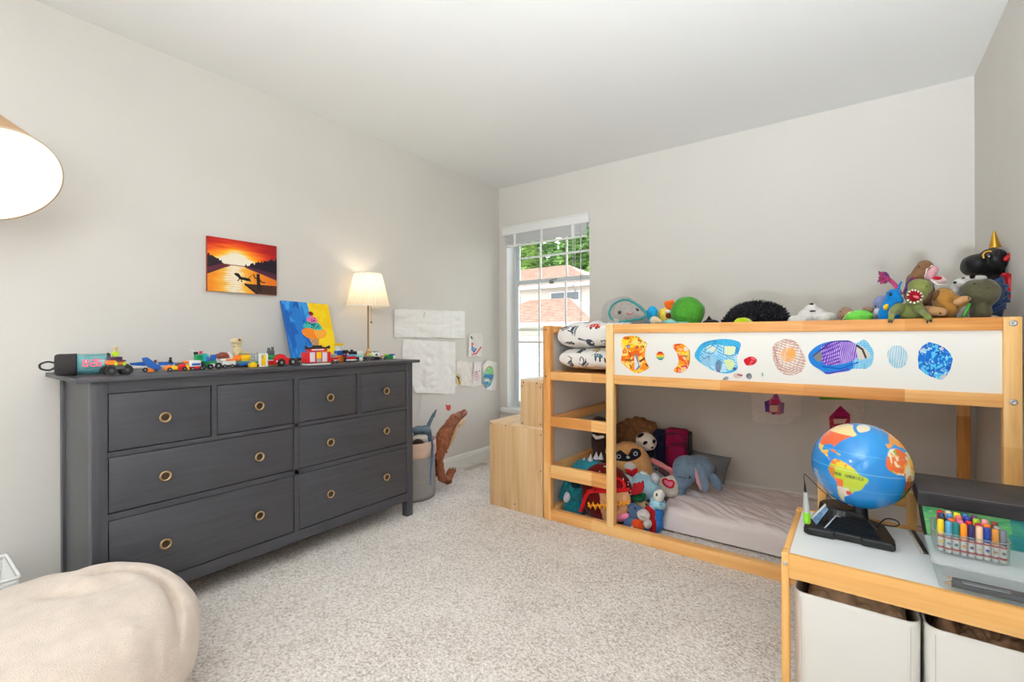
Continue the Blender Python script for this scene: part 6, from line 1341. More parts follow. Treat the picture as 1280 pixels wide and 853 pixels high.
def q11(p, m):
    p.fill(m, (120, 200, 230)); p.fill(m & (p.X < 1068), (40, 130, 210)); p.hatch(m, 95, 2.4, .8, (30, 110, 200), 3, .7); p.hatch(m & (p.X > 1066), 60, 2.2, .9, (170, 222, 238), 4); b = p.mpoly(spl([(1026, 437), (1037, 431), (1055, 430), (1068, 432), (1073, 442), (1069, 452), (1052, 458), (1032, 459), (1025, 450)], 6)); p.fill(b, (126, 76, 190)); p.hatch(b, 12, 2.4, .8, (206, 190, 230), 5); p.hatch(b & (p.X < 1050), 70, 4, 1.6, (84, 44, 160), 7, .8)
    p.poly(spl([(1016, 447), (1025, 442), (1027, 451), (1023, 455)], 5), (130, 126, 120)); p.poly(spl([(1071, 436), (1080, 438), (1088, 448), (1083, 451), (1073, 452)], 5), (214, 206, 196)); p.line([(1071, 435), (1078, 440), (1082, 450)], 2.6, (70, 62, 60)); p.line([(1016, 448), (1026, 440), (1040, 430), (1052, 429), (1065, 430)], 1.4, (24, 50, 140)); p.line([(1030, 469), (1045, 468), (1060, 464)], 1.6, (90, 50, 170)); p.line([(1028, 461), (1050, 464), (1072, 456)], 1.6, (20, 90, 190))
sheet('cutout_drawing', 'long purple and blue whale-like cut-out drawing on the bed panel', 'drawing', [(1010, 447), (1017, 438), (1028, 432), (1042, 429), (1060, 428.5), (1070, 432), (1080, 427.5), (1087, 434), (1092, 444), (1090, 458), (1082, 464), (1066, 464), (1060, 467), (1045, 469), (1034, 471), (1026, 466), (1014, 458)], q11, DP, 4, 0, 5, GD)
def q12(p, m): p.fill(m, (216, 226, 230)); p.hatch(m, 8, 3.2, 1.6, (120, 190, 216), 3, .9)
sheet('cutout_drawing', 'small round pale blue hatched drawing on the bed panel', 'drawing', [(1109, 446), (1113, 438), (1121, 435), (1129, 438), (1134, 446), (1133, 457), (1127, 463), (1119, 463.5), (1112, 458)], q12, DP, 4, 0, 5, GD)
def q13(p, m):
    p.fill(m, (26, 110, 204)); p.noisy(m, (90, 196, 236), .16, .6, 3); p.noisy(m, (20, 84, 180), .14, .58, 5, .9); p.noisy(m, (170, 222, 240), .3, .74, 8); p.line(spl([(1148, 445), (1160, 437), (1174, 433)], 5, False), .8, (20, 60, 140)); p.poly([(1175, 474), (1182, 471), (1184, 475), (1178, 479)], (206, 200, 216)); p.poly([(1173, 439), (1178, 437), (1180, 441), (1176, 442)], (206, 206, 220)); p.poly([(1150, 441), (1155, 438), (1156, 443), (1150, 445)], (196, 206, 220))
sheet('cutout_drawing', 'round deep blue cut-out drawing, rightmost on the bed panel', 'drawing', [(1148, 443), (1153, 436), (1161, 431), (1172, 434), (1180, 438), (1187, 444), (1191, 453), (1188, 465), (1183, 474), (1177, 479), (1165, 475.5), (1156, 471), (1148, 464), (1147, 453)], q13, DP, 4, 0, 0, GD)
WB = Pic('y', YW - .004)
def w1(p, m):
    p.fill(m, (232, 224, 220)); 
    for pts, c in (([(955, 505), (963, 501), (967, 496), (971, 494), (976, 505), (980, 506), (979, 518), (974, 521), (966, 520), (956, 517)], (216, 110, 140)),): p.poly(pts, c)
    p.poly([(955, 504), (961, 503), (961, 517), (956, 517)], (84, 60, 130)); p.poly([(966, 496), (971, 494.5), (973, 500), (968, 502)], (150, 90, 150)); p.poly([(974, 505), (980, 506), (979, 519), (975, 520)], (140, 110, 140)); p.poly([(962, 509), (972, 509), (971, 517), (962, 517)], (232, 200, 176)); p.line([(962, 508), (971, 508)], 1.2, (50, 40, 60)); p.line([(965, 520), (968, 519)], 1.6, (40, 30, 50)); p.poly([(964, 502), (972, 501), (975, 507), (963, 507)], (206, 60, 110))
sheet('drawing', 'paper with a pink and purple figure on the wall under the loft bed', 'drawing', [(938, 488), (1002, 488), (1000.5, 522), (983, 533.5), (945, 531), (939.5, 526)], w1, WB, 3, .012, 0, None, 4)
def w2_(p, m):
    p.fill(m, (226, 214, 206)); p.poly([(1050, 510), (1062, 521), (1062, 534), (1053, 545), (1037, 545), (1036, 524)], (200, 60, 80)); p.poly([(1050, 510), (1062, 521), (1060, 526), (1036, 525)], (196, 40, 120)); p.hatch(p.mpoly([(1050, 510), (1063, 522), (1062, 540), (1036, 540), (1035, 524)]), 92, 2.2, .7, (150, 20, 60), 4); p.poly([(1041, 527), (1058, 527), (1055, 532), (1042, 533)], (226, 190, 180)); p.line([(1043, 524), (1049, 525)], 1.3, (60, 30, 50)); p.line([(1052, 525), (1058, 524)], 1.3, (60, 30, 50)); p.line([(1044, 545), (1040, 536)], 1.4, (200, 90, 60)); p.fill(p.Y < 502.5, (120, 180, 70))
sheet('drawing', 'paper with a red and pink house-shaped figure on the wall above the globe', 'drawing', [(1023.5, 492), (1080, 492), (1080, 552), (1034, 552), (1024, 524)], w2_, WB, 3, .012, 0, None, 6)
# ================================================================== CHILD'S TABLE
TZ, TX0, TX1, TY0, TY1 = .48, 2.538, 3.168, 1.532, 1.972
TPX = wood([(216, 156, 84), (232, 176, 104), (242, 196, 130)], 'x', 0, .75, .4, key='tx'); TPY = wood([(206, 142, 70), (222, 160, 88), (234, 180, 112)], 'y', 0, .75, .4, key='ty'); TPZ = wood([(216, 156, 84), (232, 176, 104), (242, 196, 130)], 'z', 0, .75, .4, key='tz')
tb = thing('play_table', 'low pine table with white top in the right foreground', 'table', ((TX0 + TX1) / 2, (TY0 + TY1) / 2, 0))
mk('tabletop', MB().bx(TX0 + .018, TX1 - .018, TY0 + .018, TY1 - .018, TZ - .012, TZ - .001), mat((238, 240, 240), .35), tb)
for x in (TX0, TX1 - .019):
    for y in (TY0, TY1 - .04): mk('leg', MB().bx(x, x + .019, y - .001, y + .04, 0, TZ + .003, .002), TPZ, tb)
mk('apron', MB().bx(TX0 + .019, TX1 - .019, TY0, TY0 + .018, TZ - .066, TZ, .0015), TPX, tb); mk('apron', MB().bx(TX0 + .019, TX1 - .019, TY1 - .018, TY1, TZ - .066, TZ, .0015), TPX, tb)
mk('apron', MB().bx(TX0 + .001, TX0 + .018, TY0 + .04, TY1 - .04, TZ - .066, TZ, .0015), TPY, tb); mk('apron', MB().bx(TX1 - .018, TX1 - .001, TY0 + .04, TY1 - .04, TZ - .066, TZ, .0015), TPY, tb)
for x in (TX0 + .0095, TX1 - .0095):
    F = Matrix(((1, 0, 0), (0, 0, -1), (0, 1, 0))); mk('bolt', MB().lathe([(.0065, 0), (.0062, .002), (.0045, .0034), (.0025, .0034), (.0022, .0022), (.0003, .0022)], (x, TY0 - .001, TZ - .026), F, 16), mat((214, 210, 200), .3, metal=.8), tb)
# storage bins
def bin_(x0, x1, label):
    t = thing('storage_bin', label, 'bin', ((x0 + x1) / 2, 1.76, 0), 'white bins under the table')
    y0, y1, h = TY0 + .022, 1.945, .372
    def rr(ins, z, r):
        pts = []
        for cx, cy, a0 in ((x1 - ins - r, y1 - ins - r, 0), (x0 + ins + r, y1 - ins - r, 90), (x0 + ins + r, y0 + ins + r, 180), (x1 - ins - r, y0 + ins + r, 270)):
            for k in range(7):
                a = R(a0 + 15 * k); pts.append(V((cx + r * math.cos(a), cy + r * math.sin(a), z)))
        return pts
    m = MB(); m.loft([rr(.012, .0, .025), rr(.002, .012, .03), rr(.0, h - .012, .03), rr(-.000, h, .03), rr(.003, h + .001, .028), rr(.004, h - .01, .026), rr(.008, .01, .024)], cap=False); m.add(rr(.012, .0005, .025), [tuple(range(28))]); m.add(rr(.008, .01, .024), [tuple(range(28))])
    mk('body', m, mat((236, 234, 230), .45), t)
    for x in (x0 + .018, x1 - .022): mk('seam_rib', MB().bx(x, x + .0012, y0 - .0008, y0 + .0002, .03, h - .012), mat((206, 204, 200), .5), t)
    return t
bin_(2.566, 2.843, 'white plastic storage bin under the left half of the table'); bin_(2.850, 3.127, 'white plastic storage bin under the right half of the table')
def crumple(name, label, x0, x1, y0, y1, z, mt, seed, amp=.03):
    m = MB()
    def f(u, v):
        x, y = x0 + (x1 - x0) * u, y0 + (y1 - y0) * v; e = (max(0, 1 - (2 * u - 1) ** 6) * max(0, 1 - (2 * v - 1) ** 6)) ** .5
        n_ = abs(noise.noise(V((x * 14, y * 14, seed)))) + .5 * abs(noise.noise(V((x * 34, y * 30, seed)))) + .25 * abs(noise.noise(V((x * 70, y * 60, seed))))
        return V((x, y, z - .10 * (1 - e) + amp * n_ * e))
    m.grid(60, 60, f); m.grid(2, 2, lambda u, v: V((x0 + (x1 - x0) * u, y0 + (y1 - y0) * v, .014)))
    k = MB(); k.bx(x0 + .01, x1 - .01, y0 + .01, y1 - .01, .0125, z - .06)
    return single(name, m.join(k), mt, label, 'paper')
crumple('crumpled_paper', 'crumpled brown packing paper filling the left white bin', 2.585, 2.828, TY0 + .05, 1.92, .352, mat((206, 168, 134), .9, var=.3, vs=22, bump=.6, bs=60, bd=.004), 3, .05)
crumple('crumpled_paper', 'dark printed paper bunched in the right white bin', 2.866, 3.05, TY0 + .05, 1.92, .348, mat((166, 128, 98), .8, var=.5, vs=30, bump=.6, bs=70, bd=.004), 8, .05)
single('blue_box', MB().bx(3.056, 3.112, TY0 + .06, 1.9, .0125, .34, .006), mat((44, 84, 100), .5), 'dark blue box in the right white bin beside the bunched paper', 'box')
# chair behind
cz = .285; ch = thing('child_chair', 'small pine chair with white back panel pushed to the far side of the table', 'chair', (2.72, 2.15, 0))
cx0, cx1, cy0, cy1 = 2.60, 2.868, 1.986, 2.27
for x in (cx0, cx1 - .026):
    mk('leg', MB().bx(x, x + .026, cy0, cy0 + .03, 0, .588, .002), TPZ, ch); mk('leg', MB().bx(x, x + .026, cy1 - .03, cy1, 0, cz, .002), TPZ, ch)
mk('top_rail', MB().bx(cx0 + .026, cx1 - .026, cy0 + .001, cy0 + .026, .540, .586, .002), TPX, ch); mk('lower_rail', MB().bx(cx0 + .026, cx1 - .026, cy0 + .001, cy0 + .026, .44, .478, .002), TPX, ch)
mk('back_panel', MB().bx(cx0 + .024, cx1 - .024, cy0 + .014, cy0 + .02, 47e-2, .544), mat((230, 224, 218), .4), ch)
mk('seat', MB().bx(cx0 + .002, cx1 - .002, cy0 + .03, cy1 - .002, cz - .012, cz, .001), mat((236, 236, 234), .4), ch)
mk('seat_rail', MB().bx(cx0 + .026, cx1 - .026, cy1 - .022, cy1 - .002, cz - .07, cz - .012, .002), TPX, ch); mk('seat_rail', MB().bx(cx0 + .003, cx0 + .02, cy0 + .03, cy1 - .03, cz - .07, cz - .012, .002), TPY, ch); mk('seat_rail', MB().bx(cx1 - .02, cx1 - .003, cy0 + .03, cy1 - .03, cz - .07, cz - .012, .002), TPY, ch)

# ------------------------------------------------------------------ globe
TT = TZ + .0005
gc = V((2.721, 1.83, .6935)); GRD = .1300
gl_ = thing('globe', 'blue world globe on a black interactive base standing on the white table', 'globe', (2.70, 1.82, TT))
p = Paint(-180, -90, 180, 90, 1.0, (24, 132, 208)); X, Y = p.X, p.Y      # Y = -latitude
p.noisy(X > -999, (40, 150, 222), .03, .5, 3, .6); 
def land(pts, col, a=1): p.poly([(x, -y) for x, y in pts], col, a)
SA = spl([(-80, 0), (-77, 8), (-72, 12), (-62, 10), (-52, 5), (-44, -2), (-35, -6), (-38, -14), (-42, -23), (-49, -27), (-54, -34), (-59, -38), (-64, -42), (-67, -50), (-69, -55), (-74, -52), (-73, -40), (-71, -28), (-71, -18), (-77, -12), (-81, -5)], 4)
land(SA, (178, 196, 40)); sa = p.mpoly([(x, -y) for x, y in SA])
p.fill(sa & (Y < -4), (232, 120, 30)); p.noisy(sa & (Y < -2), (240, 196, 50), .12, .5, 4); p.fill(sa & (Y > 24) & (X < -55), (226, 216, 196)); p.fill(sa & (Y > 13) & (Y < 25) & (X < -62), (228, 100, 40)); p.fill(sa & (X < -72) & (Y > -2), (206, 110, 50), .8); p.fill(p.mell(-56, 32, 4, 4) & sa, (190, 50, 40)); p.fill(sa & (X < -70) & (Y > 30), (240, 190, 60))
NA = spl([(-168, 66), (-150, 71), (-125, 72), (-95, 74), (-80, 70), (-62, 58), (-55, 52), (-66, 45), (-75, 36), (-81, 26), (-84, 30), (-97, 26), (-96, 18), (-87, 21), (-84, 11), (-78, 8), (-86, 12), (-105, 19), (-114, 30), (-124, 40), (-130, 54), (-152, 59)], 4)
land(NA, (226, 96, 50)); na = p.mpoly([(x, -y) for x, y in NA]); p.fill(na & (Y < -48), (240, 214, 150)); p.fill(na & (Y > -25), (220, 196, 70)); p.noisy(na & (Y > -18), (226, 90, 50), .3, .5, 5)
land(spl([(-55, 60), (-43, 60), (-22, 70), (-18, 80), (-50, 82), (-70, 77)], 4), (240, 226, 196)); land(spl([(-85, 22), (-78, 23), (-74, 20), (-79, 20)], 3), (220, 120, 60)); land(spl([(-74, 20), (-68, 19), (-71, 17)], 3), (210, 190, 70))
AF = spl([(-6, 36), (10, 37), (20, 32), (33, 31), (43, 12), (51, 11), (40, -5), (40, -16), (33, -28), (20, -35), (15, -27), (12, -12), (9, 2), (-4, 5), (-13, 9), (-17, 15), (-14, 26)], 4)
land(AF, (240, 190, 60)); af = p.mpoly([(x, -y) for x, y in AF]); p.noisy(af, (120, 170, 70), .07, .5, 11); p.noisy(af, (226, 104, 40), .08, .55, 6); p.noisy(af, (238, 226, 190), .1, .66, 9); p.fill(af & (Y > 4), (150, 70, 44), .8); p.noisy(af & (Y > 12), (110, 150, 60), .1, .55, 4)
land(spl([(-9, 37), (-9, 43), (-2, 44), (3, 50), (10, 55), (25, 60), (30, 70), (60, 70), (100, 76), (140, 73), (178, 66), (160, 58), (140, 50), (122, 38), (110, 20), (104, 10), (98, 16), (88, 22), (78, 8), (70, 22), (55, 25), (44, 13), (35, 30), (28, 37), (15, 40), (8, 44), (0, 40)], 3), (226, 150, 60)); land([(115, -22), (130, -12), (143, -11), (153, -27), (147, -38), (130, -32), (116, -34)], (200, 190, 80)); p.fill(Y > 76, (240, 236, 232)); land(spl([(-68, -64), (-58, -63), (-55, -68), (-68, -74)], 3), (240, 236, 232))
p.poly([(-112, 12), (-101, 12), (-97, 34), (-108, 34)], (150, 200, 226)); p.hatch(p.mpoly([(-112, 12), (-101, 12), (-97, 34), (-108, 34)]), 90, 3, .9, (40, 110, 170), 2)
LM = (60, 64, 40)      # tiny continent lettering, as on the globe
def letters(txt, x, y, w, h, step, col):
    gl = {'S': [(1, 0), (0, 0), (0, .5), (1, .5), (1, 1), (0, 1)], 'U': [(0, 0), (0, 1), (1, 1), (1, 0)], 'D': [(0, 0), (0, 1), (.7, 1), (1, .5), (.7, 0), (0, 0)], 'A': [(0, 1), (.5, 0), (1, 1), (.8, .6), (.2, .6)], 'M': [(0, 1), (0, 0), (.5, .6), (1, 0), (1, 1)], 'E': [(1, 0), (0, 0), (0, .5), (.8, .5), (0, .5), (0, 1), (1, 1)], 'R': [(0, 1), (0, 0), (1, 0), (1, .5), (0, .5), (1, 1)], 'I': [(.5, 0), (.5, 1)], 'C': [(1, 0), (0, 0), (0, 1), (1, 1)], 'O': [(0, 0), (1, 0), (1, 1), (0, 1), (0, 0)], 'T': [(0, 0), (1, 0), (.5, 0), (.5, 1)], 'H': [(0, 0), (0, 1), (0, .5), (1, .5), (1, 0), (1, 1)]}
    for i, c in enumerate(txt):
        if c in gl: p.line([(x + i * step + a * w, y + b * h) for a, b in gl[c]], .75, col)
letters('SUD AMERICA', -72, 5.5, 1.7, 3.0, 3.0, LM)
for la, n_ in ((0, 1),): p.line([(-180, -la), (180, -la)], .5, (230, 240, 246), .55)
p.line([(-180, -23), (180, -23)], .3, (200, 226, 240), .4); p.line([(-180, 23), (180, 23)], .3, (200, 226, 240), .4)
view = (CAM - gc).normalized(); az = math.atan2(view.y, view.x); LON0 = -45
Rt = rotm(x=0, y=0) @ Matrix.Rotation(R(-4), 3, view)
def sph(px, py):
    lo = R(px - LON0) + az; la = R(-py) ; q = V((math.cos(la) * math.cos(lo), math.cos(la) * math.sin(lo), math.sin(la))); return gc + Rt @ (q * GRD)
# tip the north pole a little away, as the globe leans
axis_h = V((view.y, -view.x, 0)).normalized(); Rt = Matrix.Rotation(R(2), 3, axis_h) @ Rt
mk('ball', p.mb(sph, None, True), mat((200, 200, 200), .18, vc=True, key='globe', spec=.5, coat=.6), gl_)
BK2 = mat((22, 22, 24), .35, spec=.5, bump=.05, bs=300)
# base: low spreading foot, front edge at y 1.727
bx0, bx1, by0, by1 = 2.577, 2.802, 1.722, 1.915
m = MB(); F_ = [(bx0, by0 + .012), (bx0 + .012, by0), (bx0 + .075, by0), (bx0 + .082, by0 + .008), (bx1 - .082, by0 + .008), (bx1 - .075, by0), (bx1 - .006, by0), (bx1, by0 + .008), (bx1, by0 + .05), (bx1 - .02, by1 - .02), (bx1 - .05, by1), (bx0 + .05, by1), (bx0 + .02, by1 - .02), (bx0, by0 + .05)]
def off(z, s, sy=None): c = V(((bx0 + bx1) / 2, by1 - .075, 0)); return [V((c.x + (x - c.x) * s, c.y + (y - c.y) * (sy or s), z)) for x, y in F_]
m.loft([off(TT, .985), off(TT + .004, 1), off(TT + .017, 1), off(TT + .021, .965)], smooth=False)
mk('base', m, BK2, gl_)
m = MB(); w0, w1 = .078, .026; cx = (bx0 + bx1) / 2 + .006
for i in range(9):      # ribbed ramp rising to the column
    t0, t1 = i / 9, (i + .8) / 9; y0_, y1_ = by0 + .018 + .085 * t0, by0 + .018 + .085 * t1; z0_, z1_ = TT + .02 + .043 * t0 ** 1.15, TT + .02 + .043 * t1 ** 1.15; wa, wb = w0 + (w1 - w0) * t0, w0 + (w1 - w0) * t1
    m.add([(cx - wa, y0_, z0_), (cx + wa, y0_, z0_), (cx + wb, y1_, z1_), (cx - wb, y1_, z1_), (cx - wa - .004, y0_, TT + .018), (cx + wa + .004, y0_, TT + .018), (cx + wb + .004, y1_ + .004, TT + .018), (cx - wb - .004, y1_ + .004, TT + .018)], [(0, 1, 2, 3), (4, 5, 1, 0), (5, 6, 2, 1), (7, 4, 0, 3), (6, 7, 3, 2)])
m.loft([[V((cx + a * w_, by0 + .1 + b * d_, z_)) for a, b in ((-1, -1), (1, -1), (1, 1), (-1, 1))] for w_, d_, z_ in ((.07, .012, TT + .018), (.028, .012, TT + .065), (.024, .010, TT + .068))], smooth=False)
mk('ribbed_ramp', m, BK2, gl_)
m = MB(); GP2 = Pic('y', 1.735); m.tube([GP2.pt(1026, 667, .0), GP2.pt(1043, 648, .065), GP2.pt(1058, 652.5, .066), GP2.pt(1075, 658, .066)], .0022, 6); mk('white_trim', m, mat((206, 208, 210), .4), gl_)
mk('column', MB().lathe([(.030, TT + .015), (.024, TT + .04), (.0195, TT + .062), (.0185, gc.z - GRD + .004)], (gc.x, gc.y, 0), n=28), BK2, gl_)
mk('fluted_block', MB().lathe([(.062, TT + .018), (.056, TT + .066), (.05, TT + .07)], (gc.x - .052, gc.y + .03, 0), n=96, wob=lambda u: 1 + .02 * math.sin(u * 6.283 * 32)), BK2, gl_)
m = MB(); m.tube(spl([(gc.x + .04, gc.y - .01, TT + .03), (gc.x + .062, gc.y + .01, TT + .055), (gc.x + .088, gc.y + .018, TT + .054), (gc.x + .094, gc.y + .004, TT + .047), (gc.x + .080, gc.y - .010, TT + .043), (gc.x + .055, gc.y - .012, TT + .043)], 6, False), .002, 6); mk('cable_loop', m, BK2, gl_)
GP = Pic('y', 1.765); m = MB(); GP.poly(m, [(1013, 651), (1030, 635), (1034, 640), (1019, 659)], 0, .003); mk('picture_card', m, mat((110, 150, 190), .5, var=.4, vs=60), gl_); m = MB(); GP.poly(m, [(1012, 650), (1030, 632.5), (1031, 635), (1013.5, 652)], -.001, .004); mk('card_edge', m, mat((216, 214, 208), .5), gl_)
# stylus
sp0, sp1 = U(1007.5, 657, 'y', 1.735), U(1005.5, 618, 'y', 1.74)
stl = thing('stylus_pen', 'silver and lime green stylus upright in its holder left of the globe', 'pen', sp0)
mk('barrel', MB().lathe([(.0085, .008), (.0092, .03), (.0082, .06), (.0052, (sp1 - sp0).length)], sp0, frame_to(sp1 - sp0), 20), mat((190, 192, 194), .3, metal=.3), stl)
mk('grip', MB().lathe([(.0078, .0), (.0096, .004), (.0102, .022), (.0098, .034)], sp0, frame_to((sp1 - sp0)), 20), plastic((130, 206, 40)), stl)
e0 = U(1004.6, 606, 'y', 1.74); mk('tip', MB().cyl(sp1, e0, .0042, .0018, 12), BK2, stl)
m = MB(); m.tube([e0, U(1003.6, 598, 'y', 1.742), U(1005, 595, 'y', 1.745), U(1012, 602, 'y', 1.77), U(1026, 616, 'y', 1.80), U(1040, 628, 'y', 1.82), U(1048, 636, 'y', 1.82)], .0013, 6); mk('cord', m, BK2, stl)

# ------------------------------------------------------------------ painted box
bxx = thing('keepsake_box', 'green painted storage box with black lid standing on the table behind the markers', 'box', (3.0, 1.885, TT))
gp = Paint(0, 0, 60, 34, 3, (86, 168, 106)); gp.noisy(gp.X > -1, (116, 190, 120), .09, .5, 3, .6, 3); gp.noisy(gp.X > -1, (60, 146, 100), .10, .55, 5, .7, 3); gp.noisy(gp.X > -1, (150, 206, 130), .12, .68, 9, .5, 2.5); gp.fill((gp.X > 36 + gp.Y * .1), (30, 120, 130), .55); gp.noisy(gp.X > 36, (36, 130, 150), .1, .45, 6, .6, 2); gp.line([(0, 26), (22, 28)], .5, (50, 120, 80))
zl = .617; xa0, xa1, xb0, xb1 = 2.862, 3.155, 2.880, 3.14
m = gp.mb(lambda px, py: V((xb0 + (xa0 - xb0) * (1 - py / 34) + px / 60 * ((xb1 + (xa1 - xb1) * (1 - py / 34)) - (xb0 + (xa0 - xb0) * (1 - py / 34))), 1.785 - .010 * (1 - py / 34), TT + .012 + (zl - TT - .012) * (1 - py / 34))))
mk('painted_front', m, mat((200, 200, 200), .7, vc=True, key='gp', bump=.2, bs=120), bxx)
m = MB(); m.add([(xb0, 1.786, TT), (xb1, 1.786, TT), (xb1, 1.985, TT), (xb0, 1.985, TT), (xa0, 1.776, zl + .01), (xa1, 1.776, zl + .01), (xa1, 1.995, zl + .01), (xa0, 1.995, zl + .01)], [(0, 1, 2, 3), (4, 5, 6, 7), (0, 1, 5, 4), (1, 2, 6, 5), (2, 3, 7, 6), (3, 0, 4, 7)]); mk('body', m, mat((44, 76, 60), .7), bxx)
mk('lid', MB().bx(2.852, 3.165, 1.766, 2.0, zl - .002, .655, .003).join(MB().bx(2.853, 3.164, 1.7655, 1.767, zl + .001, .648)), mat((40, 37, 40), .5, var=.25, vs=18, bump=.25, bs=60), bxx)
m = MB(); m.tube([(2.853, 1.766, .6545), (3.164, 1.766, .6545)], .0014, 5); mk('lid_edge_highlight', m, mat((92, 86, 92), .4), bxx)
# ------------------------------------------------------------------ clear drawer tray
CLR = mat((235, 240, 242), .08, trans=.92, ior=1.35, spec=.5); 
cm_ = bpy.data.materials.new('clear_plastic'); cm_.use_nodes = True; nt = cm_.node_tree
for n in list(nt.nodes):
    if n.type != 'OUTPUT_MATERIAL': nt.nodes.remove(n)
tr_ = nt.nodes.new('ShaderNodeBsdfTransparent'); tr_.inputs[0].default_value = (.9, .93, .94, 1); pb = nt.nodes.new('ShaderNodeBsdfPrincipled'); pb.inputs['Base Color'].default_value = (.75, .8, .82, 1); pb.inputs['Roughness'].default_value = .12
lw = nt.nodes.new('ShaderNodeLayerWeight'); lw.inputs['Blend'].default_value = .35; mr = nt.nodes.new('ShaderNodeMapRange'); mr.inputs[3].default_value = .08; mr.inputs[4].default_value = .75; nt.links.new(lw.outputs['Fresnel'], mr.inputs[0])
ms = nt.nodes.new('ShaderNodeMixShader'); nt.links.new(mr.outputs[0], ms.inputs[0]); nt.links.new(tr_.outputs[0], ms.inputs[1]); nt.links.new(pb.outputs[0], ms.inputs[2]); nt.links.new(ms.outputs[0], nt.nodes['Material Output'].inputs['Surface'])
ty0, ty1, tx0, tx1, tzt = 1.548, 1.745, 2.876, 3.155, .540
ct = thing('clear_drawer_unit', 'clear plastic drawer unit under the marker cup at the table edge', 'drawer unit', (3.01, 1.65, TT))
def rrect(x0, x1, y0, y1, z, r, n=5):
    pts = []
    for cx_, cy_, a0 in ((x1 - r, y1 - r, 0), (x0 + r, y1 - r, 90), (x0 + r, y0 + r, 180), (x1 - r, y0 + r, 270)):
        for k in range(n): a = R(a0 + 90 * k / (n - 1)); pts.append(V((cx_ + r * math.cos(a), cy_ + r * math.sin(a), z)))
    return pts
FRO = bpy.data.materials.new('frosted'); FRO.use_nodes = True; nt = FRO.node_tree; nb = nt.nodes['Principled BSDF']; nb.inputs['Base Color'].default_value = lin((206, 210, 212)) + (1,); nb.inputs['Roughness'].default_value = .3; nb.inputs['Alpha'].default_value = .55
m = MB(); m.loft([rrect(tx0, tx1, ty0, ty1, TT, .012), rrect(tx0 - .006, tx1, ty0 - .0, ty1, TT + .028, .014), rrect(tx0 - .012, tx1, ty0 - .0, ty1 + .004, tzt, .016)], cap=False); m.add(rrect(tx0 - .012, tx1, ty0, ty1 + .004, tzt, .016), [tuple(range(20))]); mk('casing', m, cm_, ct)
m = MB(); m.loft([rrect(tx0 - .0132, tx1 + .001, ty0 - .001, ty1 + .005, tzt - .003, .016), rrect(tx0 - .0132, tx1 + .001, ty0 - .001, ty1 + .005, tzt + .0015, .016), rrect(tx0 - .010, tx1 - .002, ty0 + .002, ty1 + .002, tzt + .0015, .014)], cap=False); mk('top_rim', m, FRO, ct)
m = MB(); m.bx(tx0 + .04, tx0 + .12, ty0 - .009, ty0 - .003, TT + .026, TT + .031, .001); mk('drawer_front', m, cm_, ct)
m = MB(); m.bx(tx0 + .006, tx1 - .006, ty0 + .004, ty0 + .006, TT + .032, tzt - .006); mk('upper_panel', m, FRO, ct)
pc = thing('pencil', 'dark pencil lying in the clear drawer, nearest the front', 'pencil', (3.0, 1.565, TT + .006))
mk('shaft', MB().cyl((tx0 + .022, 1.562, TT + .011), (tx1 - .02, 1.562, TT + .011), .0075, n=6, smooth=False), plastic((40, 42, 54)), pc); mk('point', MB().cyl((tx0 + .022, 1.562, TT + .011), (tx0 + .008, 1.562, TT + .011), .0073, .0015, 6), mat((206, 170, 140), .7), pc)
pc = thing('pencil', 'dark maroon pencil behind the front pencil in the clear drawer', 'pencil', (3.0, 1.59, TT + .006))
mk('shaft', MB().cyl((tx0 + .026, 1.584, TT + .018), (tx1 - .02, 1.584, TT + .018), .007, n=6, smooth=False), plastic((70, 40, 46)), pc); mk('point', MB().cyl((tx0 + .026, 1.584, TT + .018), (tx0 + .012, 1.584, TT + .018), .0068, .0015, 6), mat((214, 176, 146), .7), pc)
# dark tablet-like frame with a pale edge, leaning against the foot of the box
fr_ = thing('picture_frame', 'thin dark picture frame with pale edge lying at the foot of the green box', 'picture frame', (2.863, 1.85, TT))
P0, P1 = V((2.842, 1.94, TT)), V((2.858, 1.757, TT)); ix = V((.018, 0, 0)); u_ = V((0, 0, .007))
def slab(a_, b_, w_, z0_, z1_): 
    w_ = V((w_, 0, 0)); z0_, z1_ = V((0, 0, z0_)), V((0, 0, z1_))
    return MB().add([a_ + z0_, b_ + z0_, b_ + w_ + z0_, a_ + w_ + z0_, a_ + z1_, b_ + z1_, b_ + w_ + z1_, a_ + w_ + z1_], [(0, 1, 2, 3), (4, 5, 6, 7), (0, 1, 5, 4), (1, 2, 6, 5), (2, 3, 7, 6), (3, 0, 4, 7)])
mk('pale_edge', slab(P0, P1, .006, 0, .006), mat((206, 198, 188), .5), fr_); mk('dark_panel', slab(P0 + V((.0062, 0, 0)), P1 + V((.0062, .006, 0)), .011, 0, .0045), mat((60, 58, 62), .3), fr_)
# ------------------------------------------------------------------ marker cup and markers
mc = thing('marker_cup', 'clear plastic cup holding upright coloured markers', 'cup', (2.945, 1.675, tzt + .002))
MZ = tzt + .003; ux0, ux1, uy0, uy1 = 2.876, 3.012, 1.618, 1.738
m = MB(); m.loft([rrect(ux0, ux1, uy0, uy1, MZ, .02, 7), rrect(ux0 - .002, ux1 + .002, uy0 - .002, uy1 + .002, MZ + .052, .022, 7)], cap=False); m.add(rrect(ux0, ux1, uy0, uy1, MZ, .02, 7), [tuple(range(28))])
for x in (ux0 + .028, ux0 + .056, ux0 + .105): m.bx(x, x + .0016, uy0 - .003, uy0 - .001, MZ + .002, MZ + .052)
mk('wall', m, cm_, mc); m = MB(); m.tube(rrect(ux0 - .002, ux1 + .002, uy0 - .002, uy1 + .002, MZ + .052, .022, 7), .0011, 5, True); mk('rim', m, FRO, mc)
